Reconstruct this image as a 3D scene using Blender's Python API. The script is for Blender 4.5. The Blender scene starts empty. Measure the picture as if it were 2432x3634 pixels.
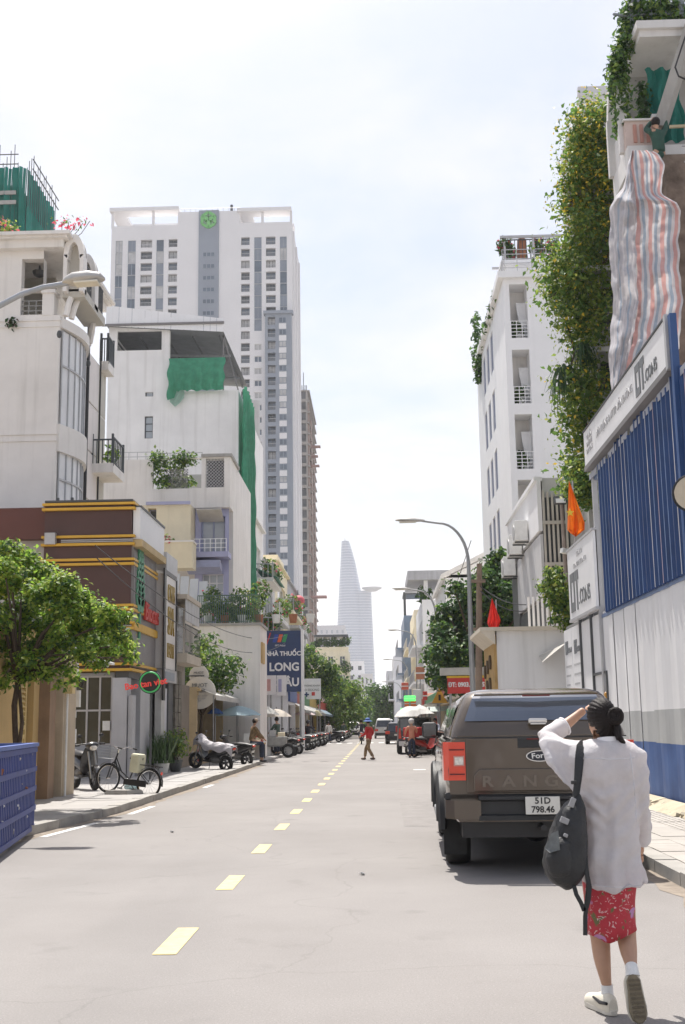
import bpy, bmesh, math, random
import numpy as np
from mathutils import Vector, Matrix, Euler, noise as mnoise
R = math.radians
SC = bpy.context.scene
COL = SC.collection
random.seed(7); RNG = np.random.default_rng(7)

# ------------------------------------------------------------------ camera
S = 2432 / 1568.0          # the coordinates used below are those of a 1568 px wide view of the photograph
FPX, CX, CY = 4100.0, 1216.0, 1817.0
CAM_H = 1.5
cam_d = bpy.data.cameras.new('camera'); cam = bpy.data.objects.new('camera', cam_d); COL.objects.link(cam)
cam_d.sensor_fit = 'VERTICAL'; cam_d.sensor_height = 36.0; cam_d.lens = FPX / 3634 * 36.0
cam_d.clip_start = 0.1; cam_d.clip_end = 9000
CAM_M = (Matrix.Rotation(R(1.59), 3, 'Z') @ Matrix.Rotation(R(90 + 10.38), 3, 'X') @ Matrix.Rotation(-0.015, 3, 'Z'))
cam.matrix_world = Matrix.Translation((0, 0, CAM_H)) @ CAM_M.to_4x4()
SC.camera = cam

# ------------------------------------------------------------------ sky, sun, exposure
SUN_EL, SUN_AZ = R(66), R(-14)      # ahead of the camera, a little to the left
wd = bpy.data.worlds.new('World'); SC.world = wd; wd.use_nodes = True
nt = wd.node_tree; nt.nodes.clear()
def wn(t, **k):
 n = nt.nodes.new(t)
 for a, b in k.items(): setattr(n, a, b)
 return n
sky = wn('ShaderNodeTexSky', sky_type='NISHITA', sun_disc=False, sun_elevation=SUN_EL, sun_rotation=SUN_AZ,
   altitude=10, air_density=1.2, dust_density=3.0, ozone_density=1.0)
tc = wn('ShaderNodeTexCoord'); sep = wn('ShaderNodeSeparateXYZ'); nt.links.new(tc.outputs['Generated'], sep.inputs[0])
addz = wn('ShaderNodeMath', operation='ADD'); addz.inputs[1].default_value = 0.25
nt.links.new(sep.outputs[2], addz.inputs[0])
divv = wn('ShaderNodeVectorMath', operation='DIVIDE'); cmb = wn('ShaderNodeCombineXYZ')
for i in range(3): nt.links.new(addz.outputs[0], cmb.inputs[i])
nt.links.new(tc.outputs['Generated'], divv.inputs[0]); nt.links.new(cmb.outputs[0], divv.inputs[1])
nz = wn('ShaderNodeTexNoise'); nz.inputs['Scale'].default_value = 1.7; nz.inputs['Detail'].default_value = 7
nz.inputs['Roughness'].default_value = 0.58; nz.inputs['Distortion'].default_value = 0.25
nt.links.new(divv.outputs[0], nz.inputs['Vector'])
elev = wn('ShaderNodeMapRange'); elev.inputs['From Min'].default_value = 0.0; elev.inputs['From Max'].default_value = 0.62
elev.inputs['To Min'].default_value = 0.90; elev.inputs['To Max'].default_value = -0.02
nt.links.new(sep.outputs[2], elev.inputs['Value'])
cl = wn('ShaderNodeMapRange'); cl.inputs['From Min'].default_value = 0.40; cl.inputs['From Max'].default_value = 0.66
cl.inputs['To Min'].default_value = -0.42; cl.inputs['To Max'].default_value = 0.55
nt.links.new(nz.outputs['Fac'], cl.inputs['Value'])
fac = wn('ShaderNodeMath', operation='ADD', use_clamp=True); nt.links.new(elev.outputs[0], fac.inputs[0]); nt.links.new(cl.outputs[0], fac.inputs[1])
fac2 = wn('ShaderNodeMapRange'); fac2.inputs['To Min'].default_value = 0.20; fac2.inputs['To Max'].default_value = 0.97
nt.links.new(fac.outputs[0], fac2.inputs['Value'])
mixs = wn('ShaderNodeMix', data_type='RGBA'); mixs.inputs['B'].default_value = (7.0, 6.75, 6.8, 1)
nt.links.new(fac2.outputs[0], mixs.inputs['Factor']); nt.links.new(sky.outputs[0], mixs.inputs['A'])
bg = wn('ShaderNodeBackground'); bg.inputs['Strength'].default_value = 0.10
nt.links.new(mixs.outputs['Result'], bg.inputs['Color'])
wo = wn('ShaderNodeOutputWorld'); nt.links.new(bg.outputs[0], wo.inputs['Surface'])

sun_d = bpy.data.lights.new('sun', 'SUN'); sun_d.energy = 4.6; sun_d.angle = R(0.6); sun_d.color = (1.0, 0.955, 0.89)
sun = bpy.data.objects.new('sun', sun_d); COL.objects.link(sun)
SUN_DIR = Vector((math.sin(SUN_AZ) * math.cos(SUN_EL), math.cos(SUN_AZ) * math.cos(SUN_EL), math.sin(SUN_EL)))
sun.rotation_euler = SUN_DIR.to_track_quat('Z', 'Y').to_euler(); sun.location = (0, 0, 200)
SC.view_settings.view_transform = 'Standard'; SC.view_settings.look = 'None'
SC.view_settings.exposure = 0.58; SC.view_settings.gamma = 1.0; SC.view_settings.use_curve_mapping = False
SC.cycles.use_denoising = True
SC.cycles.max_bounces = 6; SC.cycles.diffuse_bounces = 4; SC.cycles.glossy_bounces = 3; SC.cycles.transmission_bounces = 4
SC.cycles.transparent_max_bounces = 12; SC.cycles.volume_bounces = 1
SC.cycles.caustics_reflective = False; SC.cycles.caustics_refractive = False
SC.cycles.sample_clamp_indirect = 6.0

# ------------------------------------------------------------------ where things stand
def ray(vx, vy):
 return CAM_M @ Vector(((vx * S - CX) / FPX, -(vy * S - CY) / FPX, -1.0))
def atY(vx, vy, Y):
 d = ray(vx, vy); t = Y / d.y; return Vector((d.x * t, Y, CAM_H + d.z * t))
def atX(vx, vy, X):
 d = ray(vx, vy); t = X / d.x; return Vector((X, d.y * t, CAM_H + d.z * t))
def atZ(vx, vy, Z=0.0):
 d = ray(vx, vy); t = (Z - CAM_H) / d.z; return Vector((d.x * t, d.y * t, Z))

# ------------------------------------------------------------------ materials
MATS = {}
def mat(name, col=(.5, .5, .5), rough=.6, var=.12, scale=2.0, bump=0.0, bscale=40.0, metal=0.0, streak=0.0, spec=.5,
  emit=0.0, alpha=1.0, trans=0.0, coat=0.0, sub=0.0, col2=None, detail=5.0, coords='pos', translucent=0.0):
 if name in MATS: return MATS[name]
 m = bpy.data.materials.new(name); m.use_nodes = True; MATS[name] = m
 t = m.node_tree; b = t.nodes['Principled BSDF']; L = t.links.new
 b.inputs['Roughness'].default_value = rough; b.inputs['Metallic'].default_value = metal
 b.inputs['Specular IOR Level'].default_value = spec
 c = (*col, 1)
 b.inputs['Base Color'].default_value = c
 g = t.nodes.new('ShaderNodeNewGeometry') if coords == 'pos' else t.nodes.new('ShaderNodeTexCoord')
 pos = g.outputs['Position'] if coords == 'pos' else g.outputs['Object']
 if var or col2:
  n = t.nodes.new('ShaderNodeTexNoise'); n.inputs['Scale'].default_value = scale; n.inputs['Detail'].default_value = detail
  n.inputs['Roughness'].default_value = .62
  L(pos, n.inputs['Vector'])
  r = t.nodes.new('ShaderNodeMapRange'); r.inputs['From Min'].default_value = .32; r.inputs['From Max'].default_value = .68
  L(n.outputs['Fac'], r.inputs['Value'])
  mx = t.nodes.new('ShaderNodeMix'); mx.data_type = 'RGBA'
  mx.inputs['A'].default_value = (*[x * (1 - var) for x in col], 1)
  mx.inputs['B'].default_value = (*(col2 or [min(1, x * (1 + var)) for x in col]), 1)
  L(r.outputs[0], mx.inputs['Factor']); out = mx.outputs['Result']
  if streak:
   mp = t.nodes.new('ShaderNodeMapping'); mp.inputs['Scale'].default_value = (3.0, 3.0, 0.16); L(pos, mp.inputs['Vector'])
   n2 = t.nodes.new('ShaderNodeTexNoise'); n2.inputs['Scale'].default_value = 1.3; n2.inputs['Detail'].default_value = 6
   L(mp.outputs[0], n2.inputs['Vector'])
   r2 = t.nodes.new('ShaderNodeMapRange'); r2.inputs['From Min'].default_value = .52; r2.inputs['From Max'].default_value = .8
   r2.inputs['To Max'].default_value = streak; L(n2.outputs['Fac'], r2.inputs['Value'])
   m2 = t.nodes.new('ShaderNodeMix'); m2.data_type = 'RGBA'; L(r2.outputs[0], m2.inputs['Factor']); L(out, m2.inputs['A'])
   m2.inputs['B'].default_value = (col[0] * .42, col[1] * .40, col[2] * .36, 1); out = m2.outputs['Result']
  L(out, b.inputs['Base Color'])
 if bump:
  n3 = t.nodes.new('ShaderNodeTexNoise'); n3.inputs['Scale'].default_value = bscale; n3.inputs['Detail'].default_value = 4
  L(pos, n3.inputs['Vector'])
  bp = t.nodes.new('ShaderNodeBump'); bp.inputs['Strength'].default_value = bump; bp.inputs['Distance'].default_value = .02
  L(n3.outputs['Fac'], bp.inputs['Height']); L(bp.outputs[0], b.inputs['Normal'])
 if emit:
  b.inputs['Emission Color'].default_value = c; b.inputs['Emission Strength'].default_value = emit
 if trans: b.inputs['Transmission Weight'].default_value = trans
 if coat:
  b.inputs['Coat Weight'].default_value = coat; b.inputs['Coat Roughness'].default_value = .06
 if alpha < 1: b.inputs['Alpha'].default_value = alpha
 if translucent:
  tr = t.nodes.new('ShaderNodeBsdfTranslucent'); ms = t.nodes.new('ShaderNodeMixShader'); ms.inputs[0].default_value = translucent
  src = b.inputs['Base Color'].links
  if src: L(src[0].from_socket, tr.inputs['Color'])
  else: tr.inputs['Color'].default_value = c
  o = t.nodes['Material Output']; L(b.outputs[0], ms.inputs[1]); L(tr.outputs[0], ms.inputs[2]); L(ms.outputs[0], o.inputs['Surface'])
 return m
M = mat
white = M('white_wall', (.78, .77, .76), .75, .06, .7, .08, 30, streak=.32)
white2 = M('white_wall_warm', (.78, .755, .725), .75, .07, .6, .08, 30, streak=.34)
white3 = M('white_clean', (.82, .82, .83), .6, .03, .8, streak=.08)
towerw = M('tower_white', (.76, .75, .755), .7, .04, .08, streak=.06)
towerg = M('tower_grey', (.27, .30, .35), .6, .06, .2)
cream = M('cream_wall', (.78, .70, .52), .75, .07, .8, .05, 30, streak=.2)
lilac = M('lilac_wall', (.42, .43, .62), .75, .08, .8, streak=.15)
ochre = M('ochre_wall', (.55, .38, .17), .8, .1, 1.2, .1, 30, streak=.25)
ochrel = M('ochre_shutter', (.68, .52, .24), .6, .08, 2)
brown = M('brown_panel', (.072, .030, .024), .45, .10, 1.5)
yellow = M('yellow_strip', (.62, .36, .035), .45, .08, 2)
greyp = M('grey_metal_panel', (.20, .19, .19), .5, .08, 2)
greyl = M('light_grey_metal', (.45, .45, .46), .45, .08, 2, metal=.2)
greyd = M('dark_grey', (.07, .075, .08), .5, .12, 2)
concrete = M('concrete', (.38, .37, .35), .85, .12, 1.2, .15, 20, streak=.3)
concd = M('raw_concrete', (.27, .255, .24), .9, .12, .3, streak=.25)
brickm = M('brick_red', (.36, .27, .235), .9, .12, .5, streak=.1)
glassd = M('glass_dark', (.045, .055, .065), .08, .25, .7, spec=.8)
glassb = M('glass_blue', (.10, .13, .17), .10, .25, .25, spec=.8)
glassl = M('glass_pale', (.42, .46, .50), .12, .15, .5, spec=.7)
curtain = M('curtain_pane', (.46, .46, .46), .35, .2, .6)
black = M('black_paint', (.018, .018, .02), .45, .2, 4)
rubber = M('rubber', (.02, .02, .02), .8, .25, 12, .2, 60)
chrome = M('chrome', (.62, .62, .62), .18, .1, 3, metal=1.0)
steel = M('steel', (.36, .37, .38), .4, .12, 5, metal=.75)
alu = M('galvanised_pole', (.34, .35, .36), .45, .1, 3, metal=.5)
redp = M('red_paint', (.52, .035, .03), .4, .1, 3)
redf = M('red_fabric', (.48, .035, .035), .8, .15, 6, .2, 80)
orangef = M('orange_fabric', (.85, .22, .02), .8, .1, 5, translucent=.4)
redflag = M('red_flag_fabric', (.70, .04, .03), .8, .1, 5, translucent=.4)
limef = M('lime_fabric', (.55, .75, .08), .8, .1, 5, translucent=.4)
bark = M('bark', (.09, .065, .045), .9, .3, 8, .5, 30)
soil = M('soil', (.07, .05, .035), .95, .3, 10)
terra = M('terracotta', (.36, .15, .08), .8, .12, 5)
leaf1 = M('leaf_mid', (.10, .19, .04), .55, .35, 6, translucent=.5)
leaf2 = M('leaf_light', (.22, .31, .055), .5, .3, 6, translucent=.55)
leaf3 = M('leaf_dark', (.045, .10, .035), .6, .35, 6, translucent=.35)
leaf4 = M('leaf_yellow_green', (.36, .39, .08), .5, .25, 6, translucent=.55)
flowery = M('flower_yellow', (.80, .58, .06), .6, .15, 8, translucent=.3)
flowerr = M('flower_pink', (.70, .10, .16), .6, .2, 8, translucent=.3)
skin = M('skin', (.46, .27, .18), .5, .08, 6)
hairm = M('hair_black', (.012, .008, .007), .5, .3, 40, .3, 200, spec=.25)
gnet = M('green_net', (.075, .31, .19), .75, .15, 3, .2, 90, translucent=.35)
gnetd = M('green_scaffold_net', (.025, .20, .165), .8, .2, .6, .15, 20, translucent=.2)
redneon = M('red_neon', (.75, .06, .05), .5, 0, emit=.12)
greenneon = M('green_neon', (.06, .42, .12), .5, 0, emit=.1)
signw = M('sign_white', (.78, .78, .79), .4, .04, 2, streak=.06)
printg = M('print_grey', (.16, .17, .18), .5, .15, 3)
printl = M('print_light_grey', (.45, .45, .46), .5, .1, 3)
navy = M('pharmacy_blue', (.020, .045, .13), .4, .08, 1)
gold = M('gold_letters', (.40, .28, .07), .35, .1, 4, metal=.6)
plasticw = M('white_plastic', (.75, .75, .73), .4, .08, 5)
tile = M('roof_tile', (.30, .12, .08), .8, .15, 4)

# ------------------------------------------------------------------ mesh building
BASE = {}
class MB:
 def __init__(s): s.v = []; s.f = []; s.m = []
 def face(s, pts, mi=0):
  k = len(s.v); s.v += [tuple(p) for p in pts]; s.f.append(tuple(range(k, k + len(pts)))); s.m.append(mi); return s
 def raw(s, vs, fs, mi=0):
  k = len(s.v); s.v += [tuple(p) for p in vs]; s.f += [tuple(i + k for i in f) for f in fs]; s.m += [mi] * len(fs); return s
 def box(s, x0, x1, y0, y1, z0, z1, mi=0):
  if x0 > x1: x0, x1 = x1, x0
  if y0 > y1: y0, y1 = y1, y0
  if z0 > z1: z0, z1 = z1, z0
  vs = [(x0, y0, z0), (x1, y0, z0), (x1, y1, z0), (x0, y1, z0), (x0, y0, z1), (x1, y0, z1), (x1, y1, z1), (x0, y1, z1)]
  return s.raw(vs, [(0, 3, 2, 1), (4, 5, 6, 7), (0, 1, 5, 4), (1, 2, 6, 5), (2, 3, 7, 6), (3, 0, 4, 7)], mi)
 def obox(s, c, size, rot=None, mi=0):
  m = rot if rot is not None else Matrix.Identity(3); c = Vector(c)
  hx, hy, hz = [a / 2 for a in size]
  vs = [c + m @ Vector(p) for p in [(-hx, -hy, -hz), (hx, -hy, -hz), (hx, hy, -hz), (-hx, hy, -hz), (-hx, -hy, hz), (hx, -hy, hz), (hx, hy, hz), (-hx, hy, hz)]]
  return s.raw(vs, [(0, 3, 2, 1), (4, 5, 6, 7), (0, 1, 5, 4), (1, 2, 6, 5), (2, 3, 7, 6), (3, 0, 4, 7)], mi)
 def bar(s, p0, p1, w, h, mi=0, up=(0, 0, 1)):
  p0, p1 = Vector(p0), Vector(p1); d = (p1 - p0); L = d.length; d.normalize()
  u = Vector(up)
  if abs(d.dot(u)) > .98: u = Vector((1, 0, 0))
  a = d.cross(u).normalized(); b = a.cross(d)
  m = Matrix((a, d, b)).transposed()
  return s.obox((p0 + p1) / 2, (w, L, h), m, mi)
 def tube(s, pts, r, n=8, mi=0, caps=True, closed=False):
  pts = [Vector(p) for p in pts]; N = len(pts)
  rr = r if isinstance(r, (list, tuple)) else [r] * N
  k = len(s.v); prev = None
  for i, p in enumerate(pts):
   if closed: t = pts[(i + 1) % N] - pts[i - 1]
   else: t = pts[min(i + 1, N - 1)] - pts[max(i - 1, 0)]
   t.normalize()
   if prev is None:
    a = t.cross(Vector((0, 0, 1)))
    if a.length < .05: a = t.cross(Vector((0, 1, 0)))
   else: a = prev - t * prev.dot(t)
   a.normalize(); prev = a; b = t.cross(a)
   for j in range(n):
    an = 2 * math.pi * j / n
    s.v.append(tuple(p + (a * math.cos(an) + b * math.sin(an)) * rr[i]))
  for i in range(N if closed else N - 1):
   i2 = (i + 1) % N
   for j in range(n):
    j2 = (j + 1) % n
    s.f.append((k + i * n + j, k + i * n + j2, k + i2 * n + j2, k + i2 * n + j)); s.m.append(mi)
  if caps and not closed:
   s.f.append(tuple(k + j for j in range(n))[::-1]); s.m.append(mi)
   s.f.append(tuple(k + (N - 1) * n + j for j in range(n))); s.m.append(mi)
  return s
 def cyl(s, p0, p1, r0, r1=None, n=12, mi=0, caps=True):
  return s.tube([p0, p1], [r0, r0 if r1 is None else r1], n, mi, caps)
 def torus(s, c, axis, Rr, r, n=24, m=6, mi=0):
  ax = Vector(axis).normalized(); a = ax.cross(Vector((0, 0, 1)))
  if a.length < .05: a = ax.cross(Vector((1, 0, 0)))
  a.normalize(); b = ax.cross(a); c = Vector(c)
  return s.tube([c + (a * math.cos(2 * math.pi * i / n) + b * math.sin(2 * math.pi * i / n)) * Rr for i in range(n)], r, m, mi, closed=True)
 def disc(s, c, axis, r, th=.02, n=24, mi=0):
  ax = Vector(axis).normalized(); return s.cyl(Vector(c) - ax * th / 2, Vector(c) + ax * th / 2, r, None, n, mi)
 def lathe(s, prof, c=(0, 0, 0), n=14, mi=0):
  k = len(s.v); c = Vector(c)
  for r, z in prof:
   for j in range(n):
    an = 2 * math.pi * j / n; s.v.append((c.x + r * math.cos(an), c.y + r * math.sin(an), c.z + z))
  for i in range(len(prof) - 1):
   for j in range(n):
    j2 = (j + 1) % n; s.f.append((k + i * n + j, k + i * n + j2, k + (i + 1) * n + j2, k + (i + 1) * n + j)); s.m.append(mi)
  return s
 def ball(s, c, r, nu=12, nv=8, mi=0, rot=None):
  r = r if isinstance(r, (tuple, list)) else (r, r, r); c = Vector(c); k = len(s.v)
  m = rot if rot is not None else Matrix.Identity(3)
  for i in range(nv + 1):
   th = math.pi * i / nv
   for j in range(nu):
    ph = 2 * math.pi * j / nu
    s.v.append(tuple(c + m @ Vector((r[0] * math.sin(th) * math.cos(ph), r[1] * math.sin(th) * math.sin(ph), r[2] * math.cos(th)))))
  for i in range(nv):
   for j in range(nu):
    j2 = (j + 1) % nu; s.f.append((k + i * nu + j, k + (i + 1) * nu + j, k + (i + 1) * nu + j2, k + i * nu + j2)); s.m.append(mi)
  return s
 def loft(s, rings, mi=0, caps=True, closed=True):
  n = len(rings[0]); k = len(s.v)
  for r in rings: s.v += [tuple(p) for p in r]
  for i in range(len(rings) - 1):
   for j in range(n if closed else n - 1):
    j2 = (j + 1) % n; s.f.append((k + i * n + j, k + i * n + j2, k + (i + 1) * n + j2, k + (i + 1) * n + j)); s.m.append(mi)
  if caps:
   s.f.append(tuple(k + j for j in range(n))[::-1]); s.m.append(mi)
   s.f.append(tuple(k + (len(rings) - 1) * n + j for j in range(n))); s.m.append(mi)
  return s
 def prism(s, poly, fn, d0, d1, mi=0):
  """poly of (a, b); fn(a, b, d) -> point"""
  n = len(poly); k = len(s.v)
  s.v += [tuple(fn(a, b, d0)) for a, b in poly] + [tuple(fn(a, b, d1)) for a, b in poly]
  s.f.append(tuple(range(k, k + n))); s.m.append(mi); s.f.append(tuple(range(k + n, k + 2 * n))[::-1]); s.m.append(mi)
  for i in range(n):
   j = (i + 1) % n; s.f.append((k + i, k + n + i, k + n + j, k + j)); s.m.append(mi)
  return s
 def wall(s, F, u0, u1, v0, v1, holes=(), depth=.2, mi=0, mr=None, d0=0.0):
  """a wall face on frame F with real openings and their reveals"""
  mr = mi if mr is None else mr
  us = sorted({u0, u1, *[min(max(h[i], u0), u1) for h in holes for i in (0, 1)]})
  vs = sorted({v0, v1, *[min(max(h[i], v0), v1) for h in holes for i in (2, 3)]})
  inh = lambda u, v: any(h[0] < u < h[1] and h[2] < v < h[3] for h in holes)
  for i in range(len(us) - 1):
   j = 0
   while j < len(vs) - 1:
    um = (us[i] + us[i + 1]) / 2
    if inh(um, (vs[j] + vs[j + 1]) / 2): j += 1; continue
    k = j
    while k + 1 < len(vs) - 1 and not inh(um, (vs[k + 1] + vs[k + 2]) / 2): k += 1
    s.face([F(us[i], vs[j], d0), F(us[i + 1], vs[j], d0), F(us[i + 1], vs[k + 1], d0), F(us[i], vs[k + 1], d0)], mi); j = k + 1
  for a, b, c, d in [h[:4] for h in holes]:
   for p, q in [((a, c), (b, c)), ((b, c), (b, d)), ((b, d), (a, d)), ((a, d), (a, c))]:
    s.face([F(*p, d0), F(*p, d0 + depth), F(*q, d0 + depth), F(*q, d0)], mr)
  return s
 def build(s, name, mats, parent=None, smooth=False, base=None, bevel=0, label=None):
  me = mesh_from(s.v, s.f, s.m, name, mats, (BASE.get(parent, Vector()) if parent is not None else Vector(base or (0, 0, 0))), smooth)
  o = link(name, me, parent)
  if parent is None: o.location = Vector(base or (0, 0, 0)); BASE[o] = Vector(base or (0, 0, 0))
  if bevel:
   b = o.modifiers.new('bevel', 'BEVEL'); b.width = bevel; b.segments = 2; b.limit_method = 'ANGLE'; b.angle_limit = R(40)
  if label: o['label'] = label
  return o
def mesh_from(v, f, m, name, mats, off=Vector(), smooth=False):
 me = bpy.data.meshes.new(name)
 if off.length: v = [(p[0] - off.x, p[1] - off.y, p[2] - off.z) for p in v]
 me.from_pydata(v, [], f)
 if not isinstance(mats, (list, tuple)): mats = [mats]
 for a in mats: me.materials.append(a)
 if len(mats) > 1 or any(m): me.polygons.foreach_set('material_index', m)
 if smooth: me.polygons.foreach_set('use_smooth', [True] * len(me.polygons))
 me.validate(); me.update()
 if smooth and smooth != 'all': me.set_sharp_from_angle(angle=R(38))
 return me
def link(name, me, parent=None):
 o = bpy.data.objects.new(name, me); COL.objects.link(o)
 if parent is not None: o.parent = parent; BASE[o] = BASE.get(parent, Vector())
 return o
def tag(o, label, cat, group=None, kind=None):
 if label: o['label'] = label
 if cat: o['category'] = cat
 if group: o['group'] = group
 if kind: o['kind'] = kind
 return o
def thing(name, label, cat, base=(0, 0, 0), group=None):
 o = bpy.data.objects.new(name, None); COL.objects.link(o); o.location = base; BASE[o] = Vector(base)
 o.empty_display_size = .2
 return tag(o, label, cat, group)
def struct(o): o['kind'] = 'structure'; return o
def place(o, loc, rz=0.0, scale=None):
 o.location = loc; o.rotation_euler = (0, 0, rz)
 if scale: o.scale = (scale,) * 3
 return o
def copy_tree(o, parent=None):
 c = o.copy(); COL.objects.link(c); c.parent = parent; BASE[c] = BASE.get(o, Vector())
 for ch in list(o.children): copy_tree(ch, c)
 return c
def dup(o, loc, rz, label, group=None, scale=None):
 c = copy_tree(o); place(c, loc, rz, scale); c['label'] = label
 if group: c['group'] = group
 return c
def Fr(ox, oy, oz, rz):
 """frame of a facade: F(u, v, d) with d going into the building"""
 c, s_ = math.cos(rz), math.sin(rz)
 f = lambda u, v, d=0.0: Vector((ox + c * u - s_ * d, oy + s_ * u + c * d, oz + v))
 f.rz = rz; f.o = (ox, oy, oz); return f
def front(x0, y, z=0.0): return Fr(x0, y, z, 0.0)            # faces the camera, u to the right
def street_l(x, y0, z=0.0): return Fr(x, y0, z, R(90))       # left houses: faces the road, u away from the camera
def street_r(x, y1, z=0.0): return Fr(x, y1, z, R(-90))      # right houses: faces the road, u towards the camera
def fbox(mb, F, u0, u1, v0, v1, d0, d1, mi=0):
 p = [F(u, v, d) for d in (d0, d1) for v in (v0, v1) for u in (u0, u1)]
 return mb.raw(p, [(0, 1, 3, 2), (4, 6, 7, 5), (0, 4, 5, 1), (2, 3, 7, 6), (0, 2, 6, 4), (1, 5, 7, 3)], mi)
WCACHE = {}
def window(F, u0, u1, v0, v1, parent, recess=.12, nx=2, ny=1, fw=.05, frame=None, pane=None, name='window', sub=True, sill=0.0):
 """one window: frame and mullions with a pane behind"""
 frame = frame or white3; pane = pane or glassb
 w, h = u1 - u0, v1 - v0; key = (round(w, 3), round(h, 3), nx, ny, fw, frame.name, pane.name, sub, name, round(sill, 2), round(recess, 2))
 if key not in WCACHE:
  b = MB()
  for x in range(nx + 1):
   a = x * w / nx; a0 = min(max(a - fw / 2, 0), w - fw); b.box(a0, a0 + fw, 0, .06, 0, h, 0)
  for y in range(ny + 1):
   a = y * h / ny; a0 = min(max(a - fw / 2, 0), h - fw); b.box(0, w, .003, .057, a0, a0 + fw, 0)
  if sill: b.box(-.08, w + .08, -recess - sill, .0, -.09, -.001, 0)
  p = MB(); p.box(fw * .4, w - fw * .4, .028, .045, fw * .4, h - fw * .4, 0)
  if sub:
   WCACHE[key] = (mesh_from(b.v, b.f, b.m, name, [frame]), mesh_from(p.v, p.f, p.m, 'pane', [pane]))
  else:
   b.raw(p.v, p.f, 1); WCACHE[key] = (mesh_from(b.v, b.f, b.m, name, [frame, pane]), None)
 me, pm = WCACHE[key]
 o = link(name, me, parent); o.location = F(u0, v0, recess) - BASE.get(parent, Vector()); o.rotation_euler = (0, 0, F.rz)
 if pm: link('pane', pm, o)
 return o
def text_mesh(txt, size, depth=.01, align='CENTER', bold=0.0, sx=1.0):
 c = bpy.data.curves.new('lettering', 'FONT'); c.body = txt; c.size = size; c.extrude = depth / 2; c.align_x = align; c.align_y = 'CENTER'
 c.offset = bold; c.resolution_u = 3
 o = bpy.data.objects.new('tmp', c); COL.objects.link(o); bpy.context.view_layer.update()
 dg = bpy.context.evaluated_depsgraph_get(); me = bpy.data.meshes.new_from_object(o.evaluated_get(dg))
 bpy.data.objects.remove(o); bpy.data.curves.remove(c)
 if sx != 1: me.transform(Matrix.Diagonal((sx, 1, 1, 1)))
 return me
def lettering(txt, F, u, v, size, m, parent, depth=.02, out=.012, bold=0.0, sx=1.0, rot=0.0, align='CENTER', name='lettering', label=None):
 """flat letters standing on facade frame F, centred at (u, v)"""
 me = text_mesh(txt, size, depth, align, bold, sx); me.materials.clear(); me.materials.append(m); me.name = name
 o = link(name, me, parent)
 o.matrix_local = (Matrix.Translation(F(u, v, -out) - BASE.get(parent, Vector())) @ Matrix.Rotation(F.rz, 4, 'Z')
       @ Matrix.Rotation(R(90), 4, 'X') @ Matrix.Rotation(rot, 4, 'Z'))
 if label: o['label'] = label
 return o
def finish(o, mods, mats, name=None, smooth=True):
 """bake modifiers of a helper object into its mesh"""
 dg = bpy.context.evaluated_depsgraph_get(); dg.update()
 me = bpy.data.meshes.new_from_object(o.evaluated_get(dg)); o.modifiers.clear(); old = o.data; o.data = me
 me.materials.clear()
 for a in (mats if isinstance(mats, (list, tuple)) else [mats]): me.materials.append(a)
 me.polygons.foreach_set('use_smooth', [smooth] * len(me.polygons))
 return o
def remeshed(mb, name, m, parent, voxel=.012, smooth=6, disp=0.0, dscale=.15, base=None):
 """several overlapping shapes grown together into one continuous surface"""
 o = mb.build(name, m, parent, base=base)
 r = o.modifiers.new('r', 'REMESH'); r.mode = 'VOXEL'; r.voxel_size = voxel; r.use_smooth_shade = True
 s_ = o.modifiers.new('s', 'SMOOTH'); s_.factor = .5; s_.iterations = smooth
 finish(o, None, m)
 if disp:
  me = o.data; n = len(me.vertices); co = np.empty(n * 3); no = np.empty(n * 3)
  me.vertices.foreach_get('co', co); me.vertices.foreach_get('normal', no); co = co.reshape(-1, 3); no = no.reshape(-1, 3)
  d = np.array([mnoise.noise(Vector((p[0] / dscale, p[1] / dscale, p[2] / dscale))) + .5 * mnoise.noise(Vector((p[0] / dscale * 2.3 + 5, p[1] / dscale * 2.3, p[2] / dscale * 2.3))) for p in co])
  co += no * (d * disp)[:, None]; me.vertices.foreach_set('co', co.ravel()); me.update()
 return o
def leaves_np(centres, n, size, spread, flat=.6, up=.35, rng=None):
 """n bent leaf quads scattered round weighted ellipsoids [(cx,cy,cz,rx,ry,rz,w)]"""
 rng = rng or RNG; c = np.array(centres, float); w = c[:, 6] / c[:, 6].sum()
 k = rng.choice(len(c), n, p=w)
 d = rng.normal(size=(n, 3)); d /= np.linalg.norm(d, axis=1)[:, None]
 rr = rng.random(n) ** (1 / (3 * flat)) if flat else rng.random(n)
 p = c[k, :3] + d * c[k, 3:6] * (.35 + .65 * rr)[:, None] + rng.normal(size=(n, 3)) * spread
 nr = d * .7 + rng.normal(size=(n, 3)) * .55 + np.array([0, 0, up]); nr /= np.linalg.norm(nr, axis=1)[:, None]
 t = np.cross(nr, rng.normal(size=(n, 3))); t /= np.linalg.norm(t, axis=1)[:, None] + 1e-9
 b = np.cross(nr, t); L = (size * (.6 + .8 * rng.random(n)))[:, None]; W = L * .33
 v = np.empty((n, 6, 3)); tip = p + t * L - nr * L * .18
 v[:, 0] = p - t * L * .2; v[:, 1] = p + t * L * .3 + b * W + nr * W * .3; v[:, 2] = p + t * L * .35; v[:, 3] = p + t * L * .3 - b * W + nr * W * .3
 v[:, 4] = tip; v[:, 5] = p
 return v
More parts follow.
